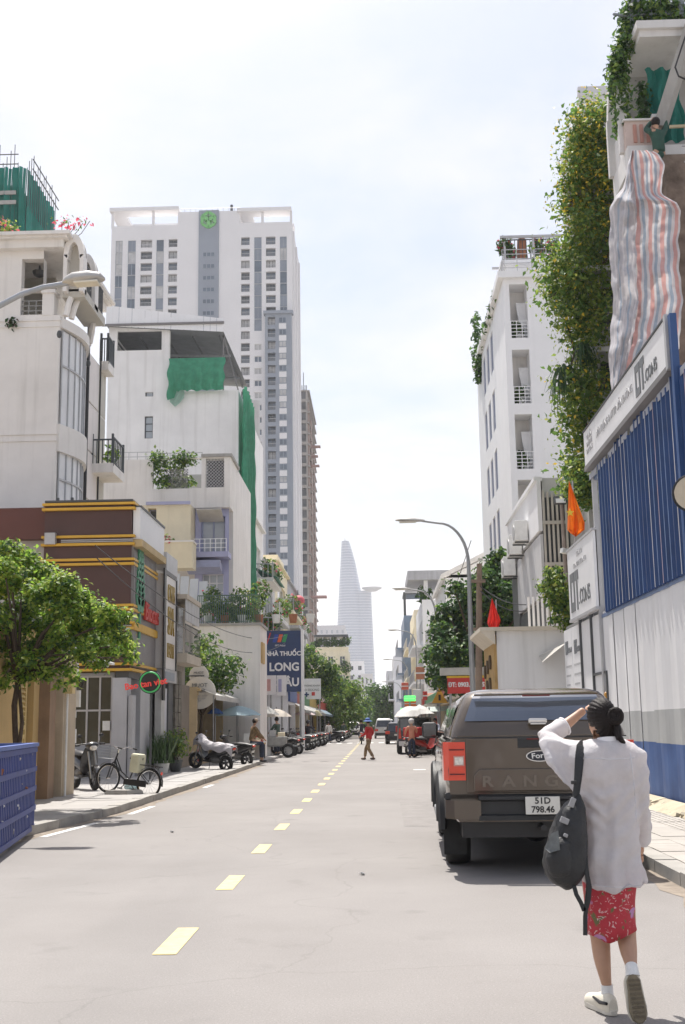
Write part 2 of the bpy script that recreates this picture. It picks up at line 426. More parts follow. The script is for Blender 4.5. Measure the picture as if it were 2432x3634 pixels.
def leaf_object(name, groups, parent=None, base=None):
 """groups of (leaf array, material): one mesh of leaves"""
 allv = np.concatenate([g[0] for g in groups]); n = len(allv)
 q = np.arange(n)[:, None] * 6
 f = np.concatenate([q + np.array([[0, 1, 4, 2]]), q + np.array([[0, 2, 4, 3]])], axis=1).reshape(-1, 4)
 mi = np.concatenate([np.full(len(g[0]), i) for i, g in enumerate(groups)]); mi = np.repeat(mi, 2)
 off = np.array(BASE.get(parent, Vector()) if parent is not None else Vector(base or (0, 0, 0)))
 me = bpy.data.meshes.new(name); vv = (allv.reshape(-1, 3) - off)
 me.vertices.add(len(vv)); me.vertices.foreach_set('co', vv.ravel())
 me.loops.add(len(f) * 4); me.loops.foreach_set('vertex_index', f.ravel().astype(np.int32))
 me.polygons.add(len(f)); me.polygons.foreach_set('loop_start', np.arange(0, len(f) * 4, 4, dtype=np.int32))
 for g in groups: me.materials.append(g[1])
 me.polygons.foreach_set('material_index', mi.astype(np.int32)); me.update(); me.validate()
 o = link(name, me, parent)
 if parent is None: o.location = Vector(base or (0, 0, 0)); BASE[o] = Vector(base or (0, 0, 0))
 return o
def foliage(name, clumps, n, size, parent=None, mats=None, mix=None, spread=.06, up=.35, base=None, flat=.6):
 mats = mats or [leaf1, leaf2, leaf3]; mix = mix or [.5, .3, .2]
 return leaf_object(name, [(leaves_np(clumps, max(4, int(n * f)), size, spread, flat, up), m) for m, f in zip(mats, mix)], parent, base)
# ================================================================== ground, road, pavements
asphalt = M('asphalt', (.238, .222, .212), .85, .06, .35, .35, 160, col2=(.272, .255, .244), detail=8)
paving = M('paving', (.36, .345, .33), .85, .1, 1.1, .25, 50, streak=0)
pavingr = M('paving_warm', (.40, .375, .345), .85, .1, 1.5, .25, 60)
kerbm = M('kerb_stone', (.34, .325, .30), .85, .15, 2.5, .3, 40)
dirt = M('ground_dirt', (.24, .22, .20), .95, .15, .2)
linew = M('line_white', (.66, .65, .63), .7, .15, 7, .2, 90)
liney = M('line_yellow', (.70, .58, .27), .75, .16, 9, .2, 90)
def sheet(name, pts, z, m): return MB().face([(x, y, z) for x, y in pts], 0).build(name, m)
struct(sheet('ground', [(-3000, -200), (3000, -200), (3000, 4200), (-3000, 4200)], -.02, dirt))
LK = [(-5.55, -4), (-5.0, 16.7), (-4.62, 20.8), (-4.55, 35), (-4.5, 700)]      # left kerb line
RKX = 2.72                                                                     # right kerb line
def lkx(y):
 for (x0, y0), (x1, y1) in zip(LK, LK[1:]):
  if y <= y1: return x0 + (x1 - x0) * (y - y0) / (y1 - y0)
 return LK[-1][0]
road = struct(sheet('road', LK + [(RKX, 700), (RKX, -4)], 0.0, asphalt))
for k in range(40):
 y = 8.07 + 3.05 * k
 MB().face([(-1.54, y, .004), (-1.38, y, .004), (-1.38, y + 1.02, .004), (-1.54, y + 1.02, .004)]).build('lane_dash', liney, road)
for y0, y1 in [(6.4, 9.3), (12.2, 13.6), (26, 29), (36, 39), (46, 49)]:
 MB().face([(2.33, y0, .004), (2.45, y0, .004), (2.45, y1, .004), (2.33, y1, .004)]).build('edge_line', linew, road)
for y0, y1 in [(16.6, 18.9), (20.6, 22.6), (29.0, 30.4)]:
 a, b = lkx(y0) + .22, lkx(y1) + .22
 MB().face([(a, y0, .004), (a + .12, y0, .004), (b + .12, y1, .004), (b, y1, .004)]).build('edge_line', linew, road)
for k in range(8):
 x = -4.1 + k * .82
 MB().face([(x, 90, .004), (x + .42, 90, .004), (x + .42, 93, .004), (x, 93, .004)]).build('crossing_bar', linew, road)
MB().face([(1.1, 38, .004), (1.5, 38, .004), (1.5, 38.5, .004), (1.1, 38.5, .004)]).build('road_mark', linew, road)
# aggregate, stains, worn lanes and hairline cracks
_t = asphalt.node_tree; _b = _t.nodes['Principled BSDF']; _l = _t.links.new; _o = _b.inputs['Base Color'].links[0].from_socket
def _mul(src, fac_socket, col):
 x = _t.nodes.new('ShaderNodeMix'); x.data_type = 'RGBA'; _l(fac_socket, x.inputs['Factor']); _l(src, x.inputs['A']); x.inputs['B'].default_value = (*col, 1); return x.outputs['Result']
def _nz(scale, lo, hi, amt, sc=(1, 1, 1), detail=4):
 g = _t.nodes.new('ShaderNodeNewGeometry'); mp = _t.nodes.new('ShaderNodeMapping'); mp.inputs['Scale'].default_value = sc; _l(g.outputs['Position'], mp.inputs['Vector']); n = _t.nodes.new('ShaderNodeTexNoise'); n.inputs['Scale'].default_value = scale; n.inputs['Detail'].default_value = detail; _l(mp.outputs[0], n.inputs['Vector'])
 r = _t.nodes.new('ShaderNodeMapRange'); r.inputs['From Min'].default_value = lo; r.inputs['From Max'].default_value = hi; r.inputs['To Max'].default_value = amt; _l(n.outputs['Fac'], r.inputs['Value']); return r.outputs[0]
_o = _mul(_o, _nz(95, .5, .75, .55), (.13, .125, .12)); _o = _mul(_o, _nz(70, .56, .8, .5), (.42, .40, .38)); _o = _mul(_o, _nz(.5, .55, .75, .35, (1, .12, 1)), (.15, .145, .14)); _o = _mul(_o, _nz(1.6, .62, .74, .4, detail=7), (.14, .135, .13))
_g = _t.nodes.new('ShaderNodeNewGeometry'); _n = _t.nodes.new('ShaderNodeTexNoise'); _n.inputs['Scale'].default_value = .9; _n.inputs['Detail'].default_value = 5; _l(_g.outputs['Position'], _n.inputs['Vector']); _a = _t.nodes.new('ShaderNodeVectorMath'); _a.operation = 'ADD'; _l(_g.outputs['Position'], _a.inputs[0]); _l(_n.outputs['Color'], _a.inputs[1])
_v = _t.nodes.new('ShaderNodeTexVoronoi'); _v.feature = 'DISTANCE_TO_EDGE'; _v.inputs['Scale'].default_value = .22; _l(_a.outputs[0], _v.inputs['Vector']); _r = _t.nodes.new('ShaderNodeMapRange'); _r.inputs['From Max'].default_value = .0035; _r.inputs['To Min'].default_value = .22; _r.inputs['To Max'].default_value = 0; _l(_v.outputs['Distance'], _r.inputs['Value']); _o = _mul(_o, _r.outputs[0], (.10, .095, .09)); _l(_o, _b.inputs['Base Color'])
for k, (x0, x1, y0, y1) in enumerate([(.35, 1.3, 17.5, 24)]):
 MB().face([(x0, y0, .002), (x1, y0 + .1, .002), (x1 + .05, y1, .002), (x0 + .04, y1 - .15, .002)]).build('asphalt_patch', M('asphalt_patch_%d' % k, (.235, .22, .21), .9, .12, 3, .4, 120), road)
for side in (0, 1):
 b = MB(); ed = [(9 + .45 * k, .10 + .30 * abs(mnoise.noise(Vector((k * .37, side * 5, 0)))) + .12 * RNG.random()) for k in range(80)]
 for (ya, wa), (yb, wb) in zip(ed, ed[1:]):
  if side: b.face([(RKX - wa, ya, .003), (RKX, ya, .003), (RKX, yb, .003), (RKX - wb, yb, .003)])
  else: b.face([(lkx(ya), ya, .003), (lkx(ya) + wa, ya, .003), (lkx(yb) + wb, yb, .003), (lkx(yb), yb, .003)])
 b.build('gutter_dust', M('gutter_dust', (.25, .21, .17), .95, .25, 5, .3, 60), road)
# scraps of litter on the asphalt
for i, (vx, vy) in enumerate([(390, 1905), (822, 2002)]):
 p = atZ(vx, vy, .002); b = MB()
 for _ in range(3):
  a = RNG.random(2) * .05; s_ = .02 + RNG.random() * .02
  b.obox((p.x + a[0], p.y + a[1], .014), (s_ * 1.6, s_, .006), Euler((RNG.random() * .5, RNG.random() * .5, RNG.random() * 3)).to_matrix())
 tag(b.build('litter_scrap', plasticw, base=(p.x, p.y, 0)), ['pale scrap of litter on the asphalt left of the yellow dashes', 'pale paper scrap lying on the open right lane',
  'tiny crumb of litter on the asphalt before the truck shadow', 'flattened pale litter beside the walking woman'][i], 'litter')
# pavements (bed, then kerb stones and slabs of their own)
def pavement(name, kerb, out, z=.10):
 b = MB()
 for (x0, y0), (x1, y1) in zip(kerb, kerb[1:]):
  b.face([(x0, y0, z), (x1, y1, z), (out, y1, z), (out, y0, z)] if out > x0 else [(x0, y0, z), (out, y0, z), (out, y1, z), (x1, y1, z)])
  b.face([(x0, y0, -.01), (x1, y1, -.01), (x1, y1, z), (x0, y0, z)])
 return struct(b.build(name, paving))
pl_ = pavement('pavement_left', LK, -40)
pr_ = pavement('pavement_right', [(RKX, -4), (RKX, 700)], 40)
kst = MB().box(-.11, .11, .006, .994, -.02, .13); kst_me = mesh_from(kst.v, kst.f, kst.m, 'kerb_stone', [kerbm])
for k in range(-2, 46):
 y = float(k)
 for side in (0, 1):
  o = link('kerb_stone', kst_me, pr_ if side else pl_)
  if side: o.location = (RKX + .10, y, RNG.normal() * .004); o.rotation_euler = (0, 0, RNG.normal() * .006)
  else:
   a, b_ = lkx(y), lkx(y + 1); o.location = (a - .10, y, RNG.normal() * .005); o.rotation_euler = (0, 0, math.atan2(-(b_ - a), 1) + RNG.normal() * .008)
sl = MB().box(.004, .396, .004, .396, .06, .117); slab_me = mesh_from(sl.v, sl.f, sl.m, 'paving_slab', [pavingr])
tl = MB().box(.004, .396, .004, .396, .06, .115)
for q in range(4): tl.box(.04 + q * .09, .085 + q * .09, .01, .39, .115, .121)
tact_me = mesh_from(tl.v, tl.f, tl.m, 'paving_slab', [pavingr])
for j in range(22, 66):
 for i in range(4):
  o = link('paving_slab', tact_me if i == 2 else slab_me, pr_); o.location = (2.96 + i * .4, j * .4, RNG.normal() * .002)
big = MB().box(.006, .994, .006, 1.194, .06, .116); big_me = mesh_from(big.v, big.f, big.m, 'paving_slab', [paving])
for j in range(10, 30):
 for i in range(3 if j < 19 else 4):
  o = link('paving_slab', big_me, pl_); y = j * 1.2; o.location = (lkx(y + .6) - 1.23 - i, y, RNG.normal() * .003)

# ================================================================== far skyline
def wall_box(mb, x0, x1, y0, y1, z0, z1, mi=0, faces='lrbt'):
 """the plain faces of a block (front is made with openings)"""
 if 'f' in faces: mb.face([(x0, y0, z0), (x1, y0, z0), (x1, y0, z1), (x0, y0, z1)], mi)
 if 'r' in faces: mb.face([(x1, y0, z0), (x1, y1, z0), (x1, y1, z1), (x1, y0, z1)], mi)
 if 'b' in faces: mb.face([(x1, y1, z0), (x0, y1, z0), (x0, y1, z1), (x1, y1, z1)], mi)
 if 'l' in faces: mb.face([(x0, y1, z0), (x0, y0, z0), (x0, y0, z1), (x0, y1, z1)], mi)
 if 't' in faces: mb.face([(x0, y0, z1), (x1, y0, z1), (x1, y1, z1), (x0, y1, z1)], mi)
 return mb

def tower():
 Y = 262.0; xl = atY(255, 560, Y).x; xr = atY(669, 600, Y).x; zt = atY(460, 484, Y).z
 vz = lambda vy, vx=460: atY(vx, vy, Y).z
 ux = lambda vx, vy=650: atY(vx, vy, Y).x - xl
 t = thing('apartment_tower', 'tall white and grey apartment tower with a green cube logo on its top', 'tower', ((xl + xr) / 2, Y, 0))
 F = front(xl, Y); W = xr - xl; zp = vz(517, 300); st = 2.97; z1 = vz(563, 470)
 rows = [z1 - st * k for k in range(36)]; rows = [z for z in rows if z > 18]
 holes = []
 def column(v0, v1, n0, n1, hgt, kind, dv=0.0):
  a, b = ux(v0), ux(v1)
  for k in range(n0, min(n1, len(rows))):
   h = (a, b, rows[k] + dv, rows[k] + dv + hgt); holes.append((*h, kind, k))
 NL, NR = 9, 30
 column(263, 279, 0, NL, st - .03, 'strip', -1); column(291.5, 309.5, 0, NL, st - .03, 'strip', -1)
 column(321, 347, 0, NL, 2.0, 'bal'); column(357, 374, 0, NL, st - .03, 'strip', -1); column(385, 405, 0, NL, 2.0, 'bal')
 column(552, 571.5, 0, NR, 2.0, 'bal'); column(582, 599, 0, 8, st - .03, 'strip', -1); column(582, 599, 9, NR, 1.5, 'win', .2)
 column(609, 631, 0, 7, 2.0, 'bal'); column(641, 657, 0, 7, st - .03, 'strip', -1)
 zg = rows[7] + 2.6                                   # top of the lower grey bay
 b = MB(); hb = [h for h in holes]
 b.wall(F, 0, W, 0, zp, hb, .9, 0)
 wall_box(b, xl, xr, Y, Y + 27, 0, zp, 0, 'rlb'); b.face([(xl, Y + .4, zp - .4), (xr, Y + .4, zp - .4), (xr, Y + 27, zp - .4), (xl, Y + 27, zp - .4)], 0)
 b.box(atY(407, 500, Y).x, atY(549, 500, Y).x, Y + .05, Y + 24, zp - .5, zt)
 b.build('wall', towerw, t)
 cs = MB(); a0, a1 = atY(455, 600, Y).x, atY(501, 600, Y).x; cs.box(a0, a1, Y - .35, Y + .02, 20, zt + .15); cs.build('centre_band', towerg, t)
 Fc = front(xl, Y - .35)
 for k in range(0, 9):
  if k == 0: continue
  window(Fc, ux(464), ux(492), rows[k], rows[k] + 1.3, t, -.06, 3, 1, .18, towerg, glassb, sub=False)
 # crown slabs on posts
 for v0, v1 in ((255, 410), (546, 667)):
  x0, x1 = atY(v0, 480, Y).x, atY(v1, 480, Y).x; zz = vz(478, v0)
  s_ = MB(); s_.box(x0 - .3, x1, Y - .6, Y + 3, zz - .9, zz); s_.box(x0 - .3, x0 + 3.2, Y + 3, Y + 24, zz - .9, zz); s_.box(x0 + 3.2, x1, Y + 9, Y + 12, zz - .9, zz - .01); s_.build('crown_slab', towerw, t)
  for q in (0.02, .62) if v0 < 400 else (.45, .99):
   xq = x0 + (x1 - x0) * q; MB().box(xq - .3, xq + .3, Y + .2, Y + .8, zp - .4, zz - .9).build('crown_post', towerw, t)
 x0, x1 = atY(409, 470, Y).x, atY(548, 470, Y).x; zz = zt
 r_ = MB()
 for q in range(12): r_.cyl((x0 + (x1 - x0) * q / 11, Y + 1, zz), (x0 + (x1 - x0) * q / 11, Y + 1, zz + 1.2), .06, n=5)
 r_.cyl((x0, Y + 1, zz + 1.2), (x1, Y + 1, zz + 1.2), .07, n=5); r_.build('roof_railing', greyl, t)
 MB().cyl((atY(528, 470, Y).x, Y + 2, zt), (atY(528, 470, Y).x, Y + 2, zt + 2.4), .35, n=8).build('vent', greyd, t)
 # logo: a cube outline in green bars
 c = atY(478, 505, Y); lr = 1.75; lm = M('logo_green', (.16, .48, .14), .5, .05, 1); lg = MB()
 hexp = [(c.x + lr * math.sin(math.pi / 3 * i), c.z + lr * 1.12 * math.cos(math.pi / 3 * i)) for i in range(6)]
 for i in range(6):
  p, q = hexp[i], hexp[(i + 1) % 6]; lg.bar((p[0], Y - .5, p[1]), (q[0], Y - .5, q[1]), .25, .75)
 for i in (1, 3, 5):
  p = hexp[i]; q = ((hexp[i][0] + 3 * c.x) / 4, (hexp[i][1] + 3 * c.z) / 4); lg.bar((p[0], Y - .48, p[1]), (q[0], Y - .48, q[1]), .25, .8)
 for i in (0, 2, 4):
  p, q = hexp[i], hexp[(i + 2) % 6]; p = [(p[0] + c.x) / 2, (p[1] + c.z) / 2]; q = [(q[0] + c.x) / 2, (q[1] + c.z) / 2]
  lg.bar((p[0], Y - .46, p[1]), (q[0], Y - .46, q[1]), .25, .6)
 lg.build('logo', lm, t)
 rnd = random.Random(3)
 for a, bb, c0, c1, kind, k in holes:
  if kind == 'strip':
   window(F, a, bb, c0, c1, t, .15, 2 if rnd.random() < .45 else 1, 1, .10, towerg, [glassb, M('pane_slate', (.22, .25, .30), .25, .12, .3), curtain][rnd.choice([0, 1, 1, 1, 2])], sub=False)
  elif kind == 'win':
   window(F, a, bb, c0, c1, t, .25, 2, 1, .12, towerw, [glassb, curtain][rnd.random() < .35], sub=False)
  else:
   o = window(F, a, bb, c0, c1, t, .75, rnd.choice([2, 3]), 1, .10, greyd, [glassb, glassd, curtain][rnd.choice([0, 0, 1, 2])], name='balcony_window', sub=False)
 # railings of the balcony bays: one mesh shared
 key = MB(); w = ux(571.5) - ux(552)
 for q in range(9): key.box(.05 + q * (w - .1) / 8 - .02, .05 + q * (w - .1) / 8 + .02, 0, .04, 0, .85)
 key.box(0, w, -.02, .06, .85, .93); rme = mesh_from(key.v, key.f, key.m, 'balcony_railing', [greyl])
 for a, bb, c0, c1, kind, k in holes:
  if kind == 'bal':
   o = link('balcony_railing', rme, t); o.location = F(a, c0, .12) - BASE[t]; o.scale = ((bb - a) / w, 1, 1)
 # lower grey bay on the right
 g0, g1 = ux(609, 1000), ux(670, 1000); zb = 12.0; Fg = front(xl, Y - 1.5); g = MB(); gh = []
 for k in range(7, len(rows)):
  gh.append((ux(614), ux(631), rows[k] - .1, rows[k] + 1.9))
 g.wall(Fg, g0, g1, zb, zg, gh, 1.1, 0); g.face([(xl + g0, Y - 1.5, zg), (xl + g1, Y - 1.5, zg), (xl + g1, Y, zg), (xl + g0, Y, zg)]); g.face([(xl + g0, Y, zb), (xl + g0, Y - 1.5, zb), (xl + g0, Y - 1.5, zg), (xl + g0, Y, zg)])
 g.face([(xl + g1, Y - 1.5, zb), (xl + g1, Y, zb), (xl + g1, Y, zg), (xl + g1, Y - 1.5, zg)])
 g.build('grey_bay', towerg, t); MB().box(xl + g0 - .4, xl + g1 + .4, Y - 2.0, Y, zg, zg + .7).build('bay_cornice', towerg, t)
 for k in range(7, len(rows)):
  h = gh[k - 7]; window(Fg, *h, t, 1.0, 2, 1, .1, greyd, [glassb, glassd, curtain][rnd.choice([0, 1, 2])], name='balcony_window', sub=False)
  o = link('balcony_railing', rme, t); o.location = Fg(h[0], h[2], .1) - BASE[t]; o.scale = ((h[1] - h[0]) / w, 1, 1)
  u0, u1 = ux(641, 1000), ux(658, 1000)
  window(Fg, u0, u1, rows[k] + .35, rows[k] + 1.75, t, -.07, 2, 1, .12, towerg, [glassb, curtain][rnd.random() < .4], sub=False)
  pm = MB(); pm.box(xl + u0, xl + u1, Y - 1.58, Y - 1.5, rows[k] - 1.15, rows[k] + .2); pm.build('white_panel', towerw, t)
 # road side: narrow strips of windows
 Fs = street_l(xr, Y)
 for k in range(0, len(rows), 1):
  window(Fs, 5, 6.6, rows[k], rows[k] + 1.6, t, -.08, 2, 1, .1, towerw, glassb, sub=False)
  window(Fs, 15, 16.6, rows[k], rows[k] + 1.6, t, -.08, 2, 1, .1, towerw, glassb, sub=False)
 for y in (1.0, 10.5, 20.5): MB().box(xr, xr + .5, Y + y, Y + y + 1.2, 10, zp - 2).build('pilaster', towerw, t)
tower()

def construction_tower():
 Y = 335.0; x0 = atY(683, 1100, Y).x; x1 = atY(705, 1100, Y).x; zt = atY(690, 892, Y).z
 t = thing('concrete_tower', 'unfinished raw concrete tower with open storeys and a brick side', 'tower', (x0, Y, 0)); F = front(x0, Y); W = x1 - x0
 n = int(zt / 3.3); b = MB(); holes = []
 for k in range(3, n):
  z = zt - 3.3 * (k - 2)
  if z < 8: break
  holes.append((W * .16, W * .84, z + .5, z + 2.9))
 b.wall(F, 0, W, 0, zt, holes, .8, 0); wall_box(b, x0, x1, Y, Y + 40, 0, zt, 0, 'lbrt'); b.build('wall', concd, t)
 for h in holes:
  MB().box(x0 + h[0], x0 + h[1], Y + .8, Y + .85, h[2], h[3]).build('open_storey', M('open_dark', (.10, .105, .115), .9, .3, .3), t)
 s_ = MB()
 for k in range(5): s_.box(x1, x1 + .4 + .3 * (k % 2), Y + 1 + 8 * k, Y + 4 + 8 * k, 4, zt - 3.3 * (k + 1));
 s_.build('brick_infill', brickm, t)
 for k in range(0, 26, 1):
  z = zt - 3.3 * k - .5
  if z > 6: MB().box(x1, x1 + .72, Y - .2, Y + 40, z, z + .35).build('floor_slab', concd, t)
 for q in range(6):
  x = x0 + W * (.1 + .16 * q); MB().cyl((x, Y + 2, zt), (x, Y + 2, zt + 2 + 4 * (q == 3)), .12, n=5).build('starter_bar', greyd, t)
 for k, (dz, ln) in enumerate([(16, 3.0), (19, 2.2), (22, 2.6)]):
  MB().box(x1 + .5, x1 + .5 + ln, Y + 6, Y + 9, zt - dz, zt - dz + .2).build('catch_platform', M('red_net_frame', (.35, .22, .2), .8), t)
 z = atY(712, 1365, Y).z; MB().box(x1, x1 + 5, Y + 2, Y + 6, z, z + .5).build('catch_platform', M('red_net_frame'), t)
construction_tower()

def bitexco():
 Y = 1630.0; t = thing('skyscraper', 'hazy blue glass skyscraper with a tapering curved top and round helipad', 'skyscraper', (atY(815, 1600, Y).x, Y, 0))
 gl = M('skyscraper_glass', (.30, .34, .42), .25, .12, .02, spec=.6)
 wv = gl.node_tree; L = wv.links.new; bs = wv.nodes['Principled BSDF']; g = wv.nodes.new('ShaderNodeNewGeometry'); se = wv.nodes.new('ShaderNodeSeparateXYZ'); L(g.outputs['Position'], se.inputs[0])
 fr = wv.nodes.new('ShaderNodeMath'); fr.operation = 'PINGPONG'; fr.inputs[1].default_value = 2.0; L(se.outputs[2], fr.inputs[0])
 mr = wv.nodes.new('ShaderNodeMapRange'); mr.inputs['From Min'].default_value = 1.0; mr.inputs['From Max'].default_value = 1.3; L(fr.outputs[0], mr.inputs['Value'])
 mx = wv.nodes.new('ShaderNodeMix'); mx.data_type = 'RGBA'; old = bs.inputs['Base Color'].links[0].from_socket; L(old, mx.inputs['A']); mx.inputs['B'].default_value = (.45, .48, .54, 1)
 L(mr.outputs[0], mx.inputs['Factor']); L(mx.outputs['Result'], bs.inputs['Base Color'])
 def body(left, right, name, dep):
  rings = []; ys = sorted({*[p[1] for p in left], *[p[1] for p in right]}, reverse=True)
  ip = lambda pts, y: float(np.interp(-y, [-p[1] for p in pts], [p[0] for p in pts]))
  for vy in np.linspace(ys[0], ys[-1], 18):
   a = atY(ip(left, vy), vy, Y); c = atY(ip(right, vy), vy, Y); w = (c.x - a.x) / 2; cx = (a.x + c.x) / 2; d = dep * (w / 27 * .6 + .4); r = []
   for j in range(20):
    an = 2 * math.pi * j / 20; ca, sa = math.cos(an), math.sin(an)
    r.append((cx + w * math.copysign(abs(ca) ** .7, ca), Y + 30 + d * math.copysign(abs(sa) ** .8, sa), a.z))
   rings.append(r)
  return MB().loft(rings).build(name, gl, t, smooth=True)
 body([(764, 1645), (767.5, 1500), (770, 1430), (774.5, 1335), (777, 1290), (780, 1233)], [(838, 1645), (834, 1500), (831, 1430), (826, 1345), (822, 1325), (811.6, 1276), (805, 1253), (798.5, 1233)], 'main_shaft', 24)
 body([(800, 1645), (805, 1349)], [(860, 1645), (858.5, 1547), (853.6, 1432), (851, 1382), (850, 1349)], 'lower_shaft', 20)
 c = atY(851, 1344, Y); p = MB(); w = atY(874, 1343, Y).x - c.x
 p.lathe([(0.1, -5), (w * .45, -5), (w * .8, -2.4), (w, -1), (w, .4), (0.1, .4)], (c.x, Y + 6, c.z), 28); p.build('helipad', M('helipad_metal', (.42, .42, .42), .5), t, smooth=True)
 q = atY(788, 1233, Y); MB().cyl((q.x, Y + 30, q.z - 1), (q.x, Y + 30, q.z + 6), .5, n=6).build('mast', greyl, t)
bitexco()

def plain_block(name, label, v0, v1, vtop, Y, depth, m, rows=0, cols=0, wm=None, cat='building', z0=0, wy=None, extra=None):
 x0, x1 = atY(v0, vtop, Y).x, atY(v1, vtop, Y).x; zt = atY((v0 + v1) / 2, vtop, Y).z
 t = thing(name, label, cat, ((x0 + x1) / 2, Y, 0)); F = front(x0, Y); W = x1 - x0; b = MB(); holes = []
 if rows:
  sh = 3.2
  for r in range(rows):
   for c in range(cols):
    u = W * (c + .28) / cols; holes.append((u, u + W * .44 / cols, zt - 1.1 - sh * r - 1.5, zt - 1.1 - sh * r))
 b.wall(F, 0, W, 0, zt, holes, .3); wall_box(b, x0, x1, Y, Y + depth, 0, zt, 0, 'rlbt'); b.build('wall', m, t)
 for h in holes: window(F, *h, t, .22, 2, 1, max(.06, W * .004), white3, wm or glassb, sub=False)
 pp = MB(); pp.box(x0 - .1, x1 + .1, Y - .15, Y + .2, zt, zt + .5); pp.build('parapet', m, t)
 return t, F, W, zt
pale = M('pale_far', (.66, .66, .68), .8, .04, .05)
plain_block('office_block', 'plain pale office block behind the cream building with roof garden', 718, 790, 1434, 430, 30, pale, 6, 6, M('pale_glass_far', (.45, .48, .52), .3))
# green scaffolded tower on the left
def green_tower():
 Y = 82.0; x1 = atY(62, 440, Y).x - .6; x0 = atY(-60, 480, Y).x; zt = atY(40, 396, Y).z
 t = thing('scaffolded_tower', 'tower under construction wrapped in dark green scaffold netting', 'tower', ((x0 + x1) / 2, Y, 0))
 b = MB(); b.box(x0, x1, Y, Y + 14, 0, zt - 1); b.build('frame', concd, t)
 n = MB(); W = x1 - x0; N = 26
 for k in range(N):
  a, c = x0 - .5 + (W + 1.4) * k / N, x0 - .5 + (W + 1.4) * (k + 1) / N; da, dc = .18 * math.sin(k * 2.1), .18 * math.sin((k + 1) * 2.1)
  for j in range(12):
   z0, z1 = 16 + (zt - 16) * j / 12, 16 + (zt - 16) * (j + 1) / 12; e0, e1 = .12 * math.sin(j * 1.7 + k), .12 * math.sin((j + 1) * 1.7 + k)
   n.face([(a, Y - .9 + da + e0, z0), (c, Y - .9 + dc + e0, z0), (c, Y - .9 + dc + e1, z1), (a, Y - .9 + da + e1, z1)])
 n.build('net', gnetd, t, smooth=True)
 n = MB(); yb = Y + 7.2; zb = zt - .2
 for k in range(22):
  a, c = Y - .9 + (yb - Y) * k / 22, Y - .9 + (yb - Y) * (k + 1) / 22; da, dc = .15 * math.sin(k * 2.3), .15 * math.sin((k + 1) * 2.3)
  n.face([(x1 + .9 + da, a, 16), (x1 + .9 + dc, c, 16), (x1 + .9 + dc, c, zb), (x1 + .9 + da, a, zb)])
 n.build('net', gnetd, t, smooth=True)
 for k in range(14):
  y = Y - .9 + (yb - Y) * k / 13; h = .7 + .5 * ((k * 7) % 3); MB().cyl((x1 + 1.0, y, zb - 3), (x1 + 1.0, y, zb + h), .03, n=5).build('scaffold_pole', greyd, t)
 for k in range(13):
  x = x0 + W * k / 12; h = .6 + .5 * ((k * 5) % 4); MB().cyl((x, Y - .5, zt - 2), (x, Y - .5, zt + h), .03, n=5).build('scaffold_pole', greyd, t)
 for h in (.5, 1.3):
  MB().cyl((x0, Y - .5, zt + h), (x1, Y - .5, zt + h), .05, n=5).build('scaffold_pole', greyd, t); MB().cyl((x1 + 1, Y, zb + h), (x1 + 1, yb, zb + h), .05, n=5).build('scaffold_pole', greyd, t)
 for vy in (440, 462):
  p = atY(0, vy, Y - 1.2); MB().box(x0, p.x + 1.2, Y - 1.15, Y - 1.05, p.z - .15, p.z + .15).build('plank', concrete, t)
green_tower()
# ================================================================== left side of the street
def railing(F, u0, u1, v0, h, parent, d=0.0, n=8, m=None, bars='v', rails=3, t=.02, name='railing'):
 b = MB(); m = m or greyl
 if bars == 'v':
  for k in range(n + 1):
   u = u0 + (u1 - u0) * k / n; fbox(b, F, u - t / 2, u + t / 2, v0, v0 + h, d, d + t)
  fbox(b, F, u0, u1, v0 + h, v0 + h + t * 1.5, d - t * .4, d + t * 1.4); fbox(b, F, u0, u1, v0 + .06, v0 + .06 + t, d + .002, d + t - .002)
 else:
  for k in range(rails):
   v = v0 + h * (k + 1) / rails; fbox(b, F, u0, u1, v - t, v, d + .003, d + t - .003)
  for k in range(n + 1):
   u = u0 + (u1 - u0) * k / n; fbox(b, F, u - t / 2, u + t / 2, v0, v0 + h, d, d + t)
 return b.build(name, m, parent)
def pot_plant(name, label, p, h, w, cat='plant', mats=None, mix=None, n=160, size=.09, pot=True, potm=None, group=None, ph=.28, spiky=False):
 p = Vector(p); t = thing(name, label, cat, p, group)
 if pot:
  r = min(w * .42, .22); b = MB(); b.lathe([(r * .7, 0), (r, ph * .85), (r * 1.08, ph * .85), (r * 1.08, ph), (r * .92, ph), (r * .9, ph * .88), (.001, ph * .86)], p, 12); b.build('pot', potm or terra, t, smooth=True)
 else: ph = 0
 if spiky:
  g = []
  b = MB()
  for k in range(n):
   a = RNG.random() * 6.28; tilt = .1 + .4 * RNG.random(); L = h * (.6 + .4 * RNG.random()); d = Vector((math.cos(a) * tilt, math.sin(a) * tilt, 1)).normalized(); q = Vector((math.cos(a + 1.57), math.sin(a + 1.57), 0)) * (.018 + .012 * RNG.random())
   o = p + Vector((RNG.normal() * w * .2, RNG.normal() * w * .2, ph * .8)); mid = o + d * L * .55; tip = o + d * L + Vector((d.x, d.y, -.3)) * L * .25
   b.face([o - q, o + q, mid + q, mid - q]); b.face([mid - q, mid + q, tip])
  b.build('leaves', (mats or [leaf3])[0], t)
 else:
  cl_ = [(p.x + RNG.normal() * w * .18, p.y + RNG.normal() * w * .18, p.z + ph + h * (.3 + .5 * RNG.random()), w * .3, w * .3, h * .28, 1) for _ in range(5)]
  b = MB()
  for c in cl_: b.tube([(p.x, p.y, p.z + ph * .8), (c[0], c[1], c[2])], [.02, .008], 5)
  b.build('stem', bark, t); foliage('leaves', cl_, n, size, t, mats, mix, .03)
 return t

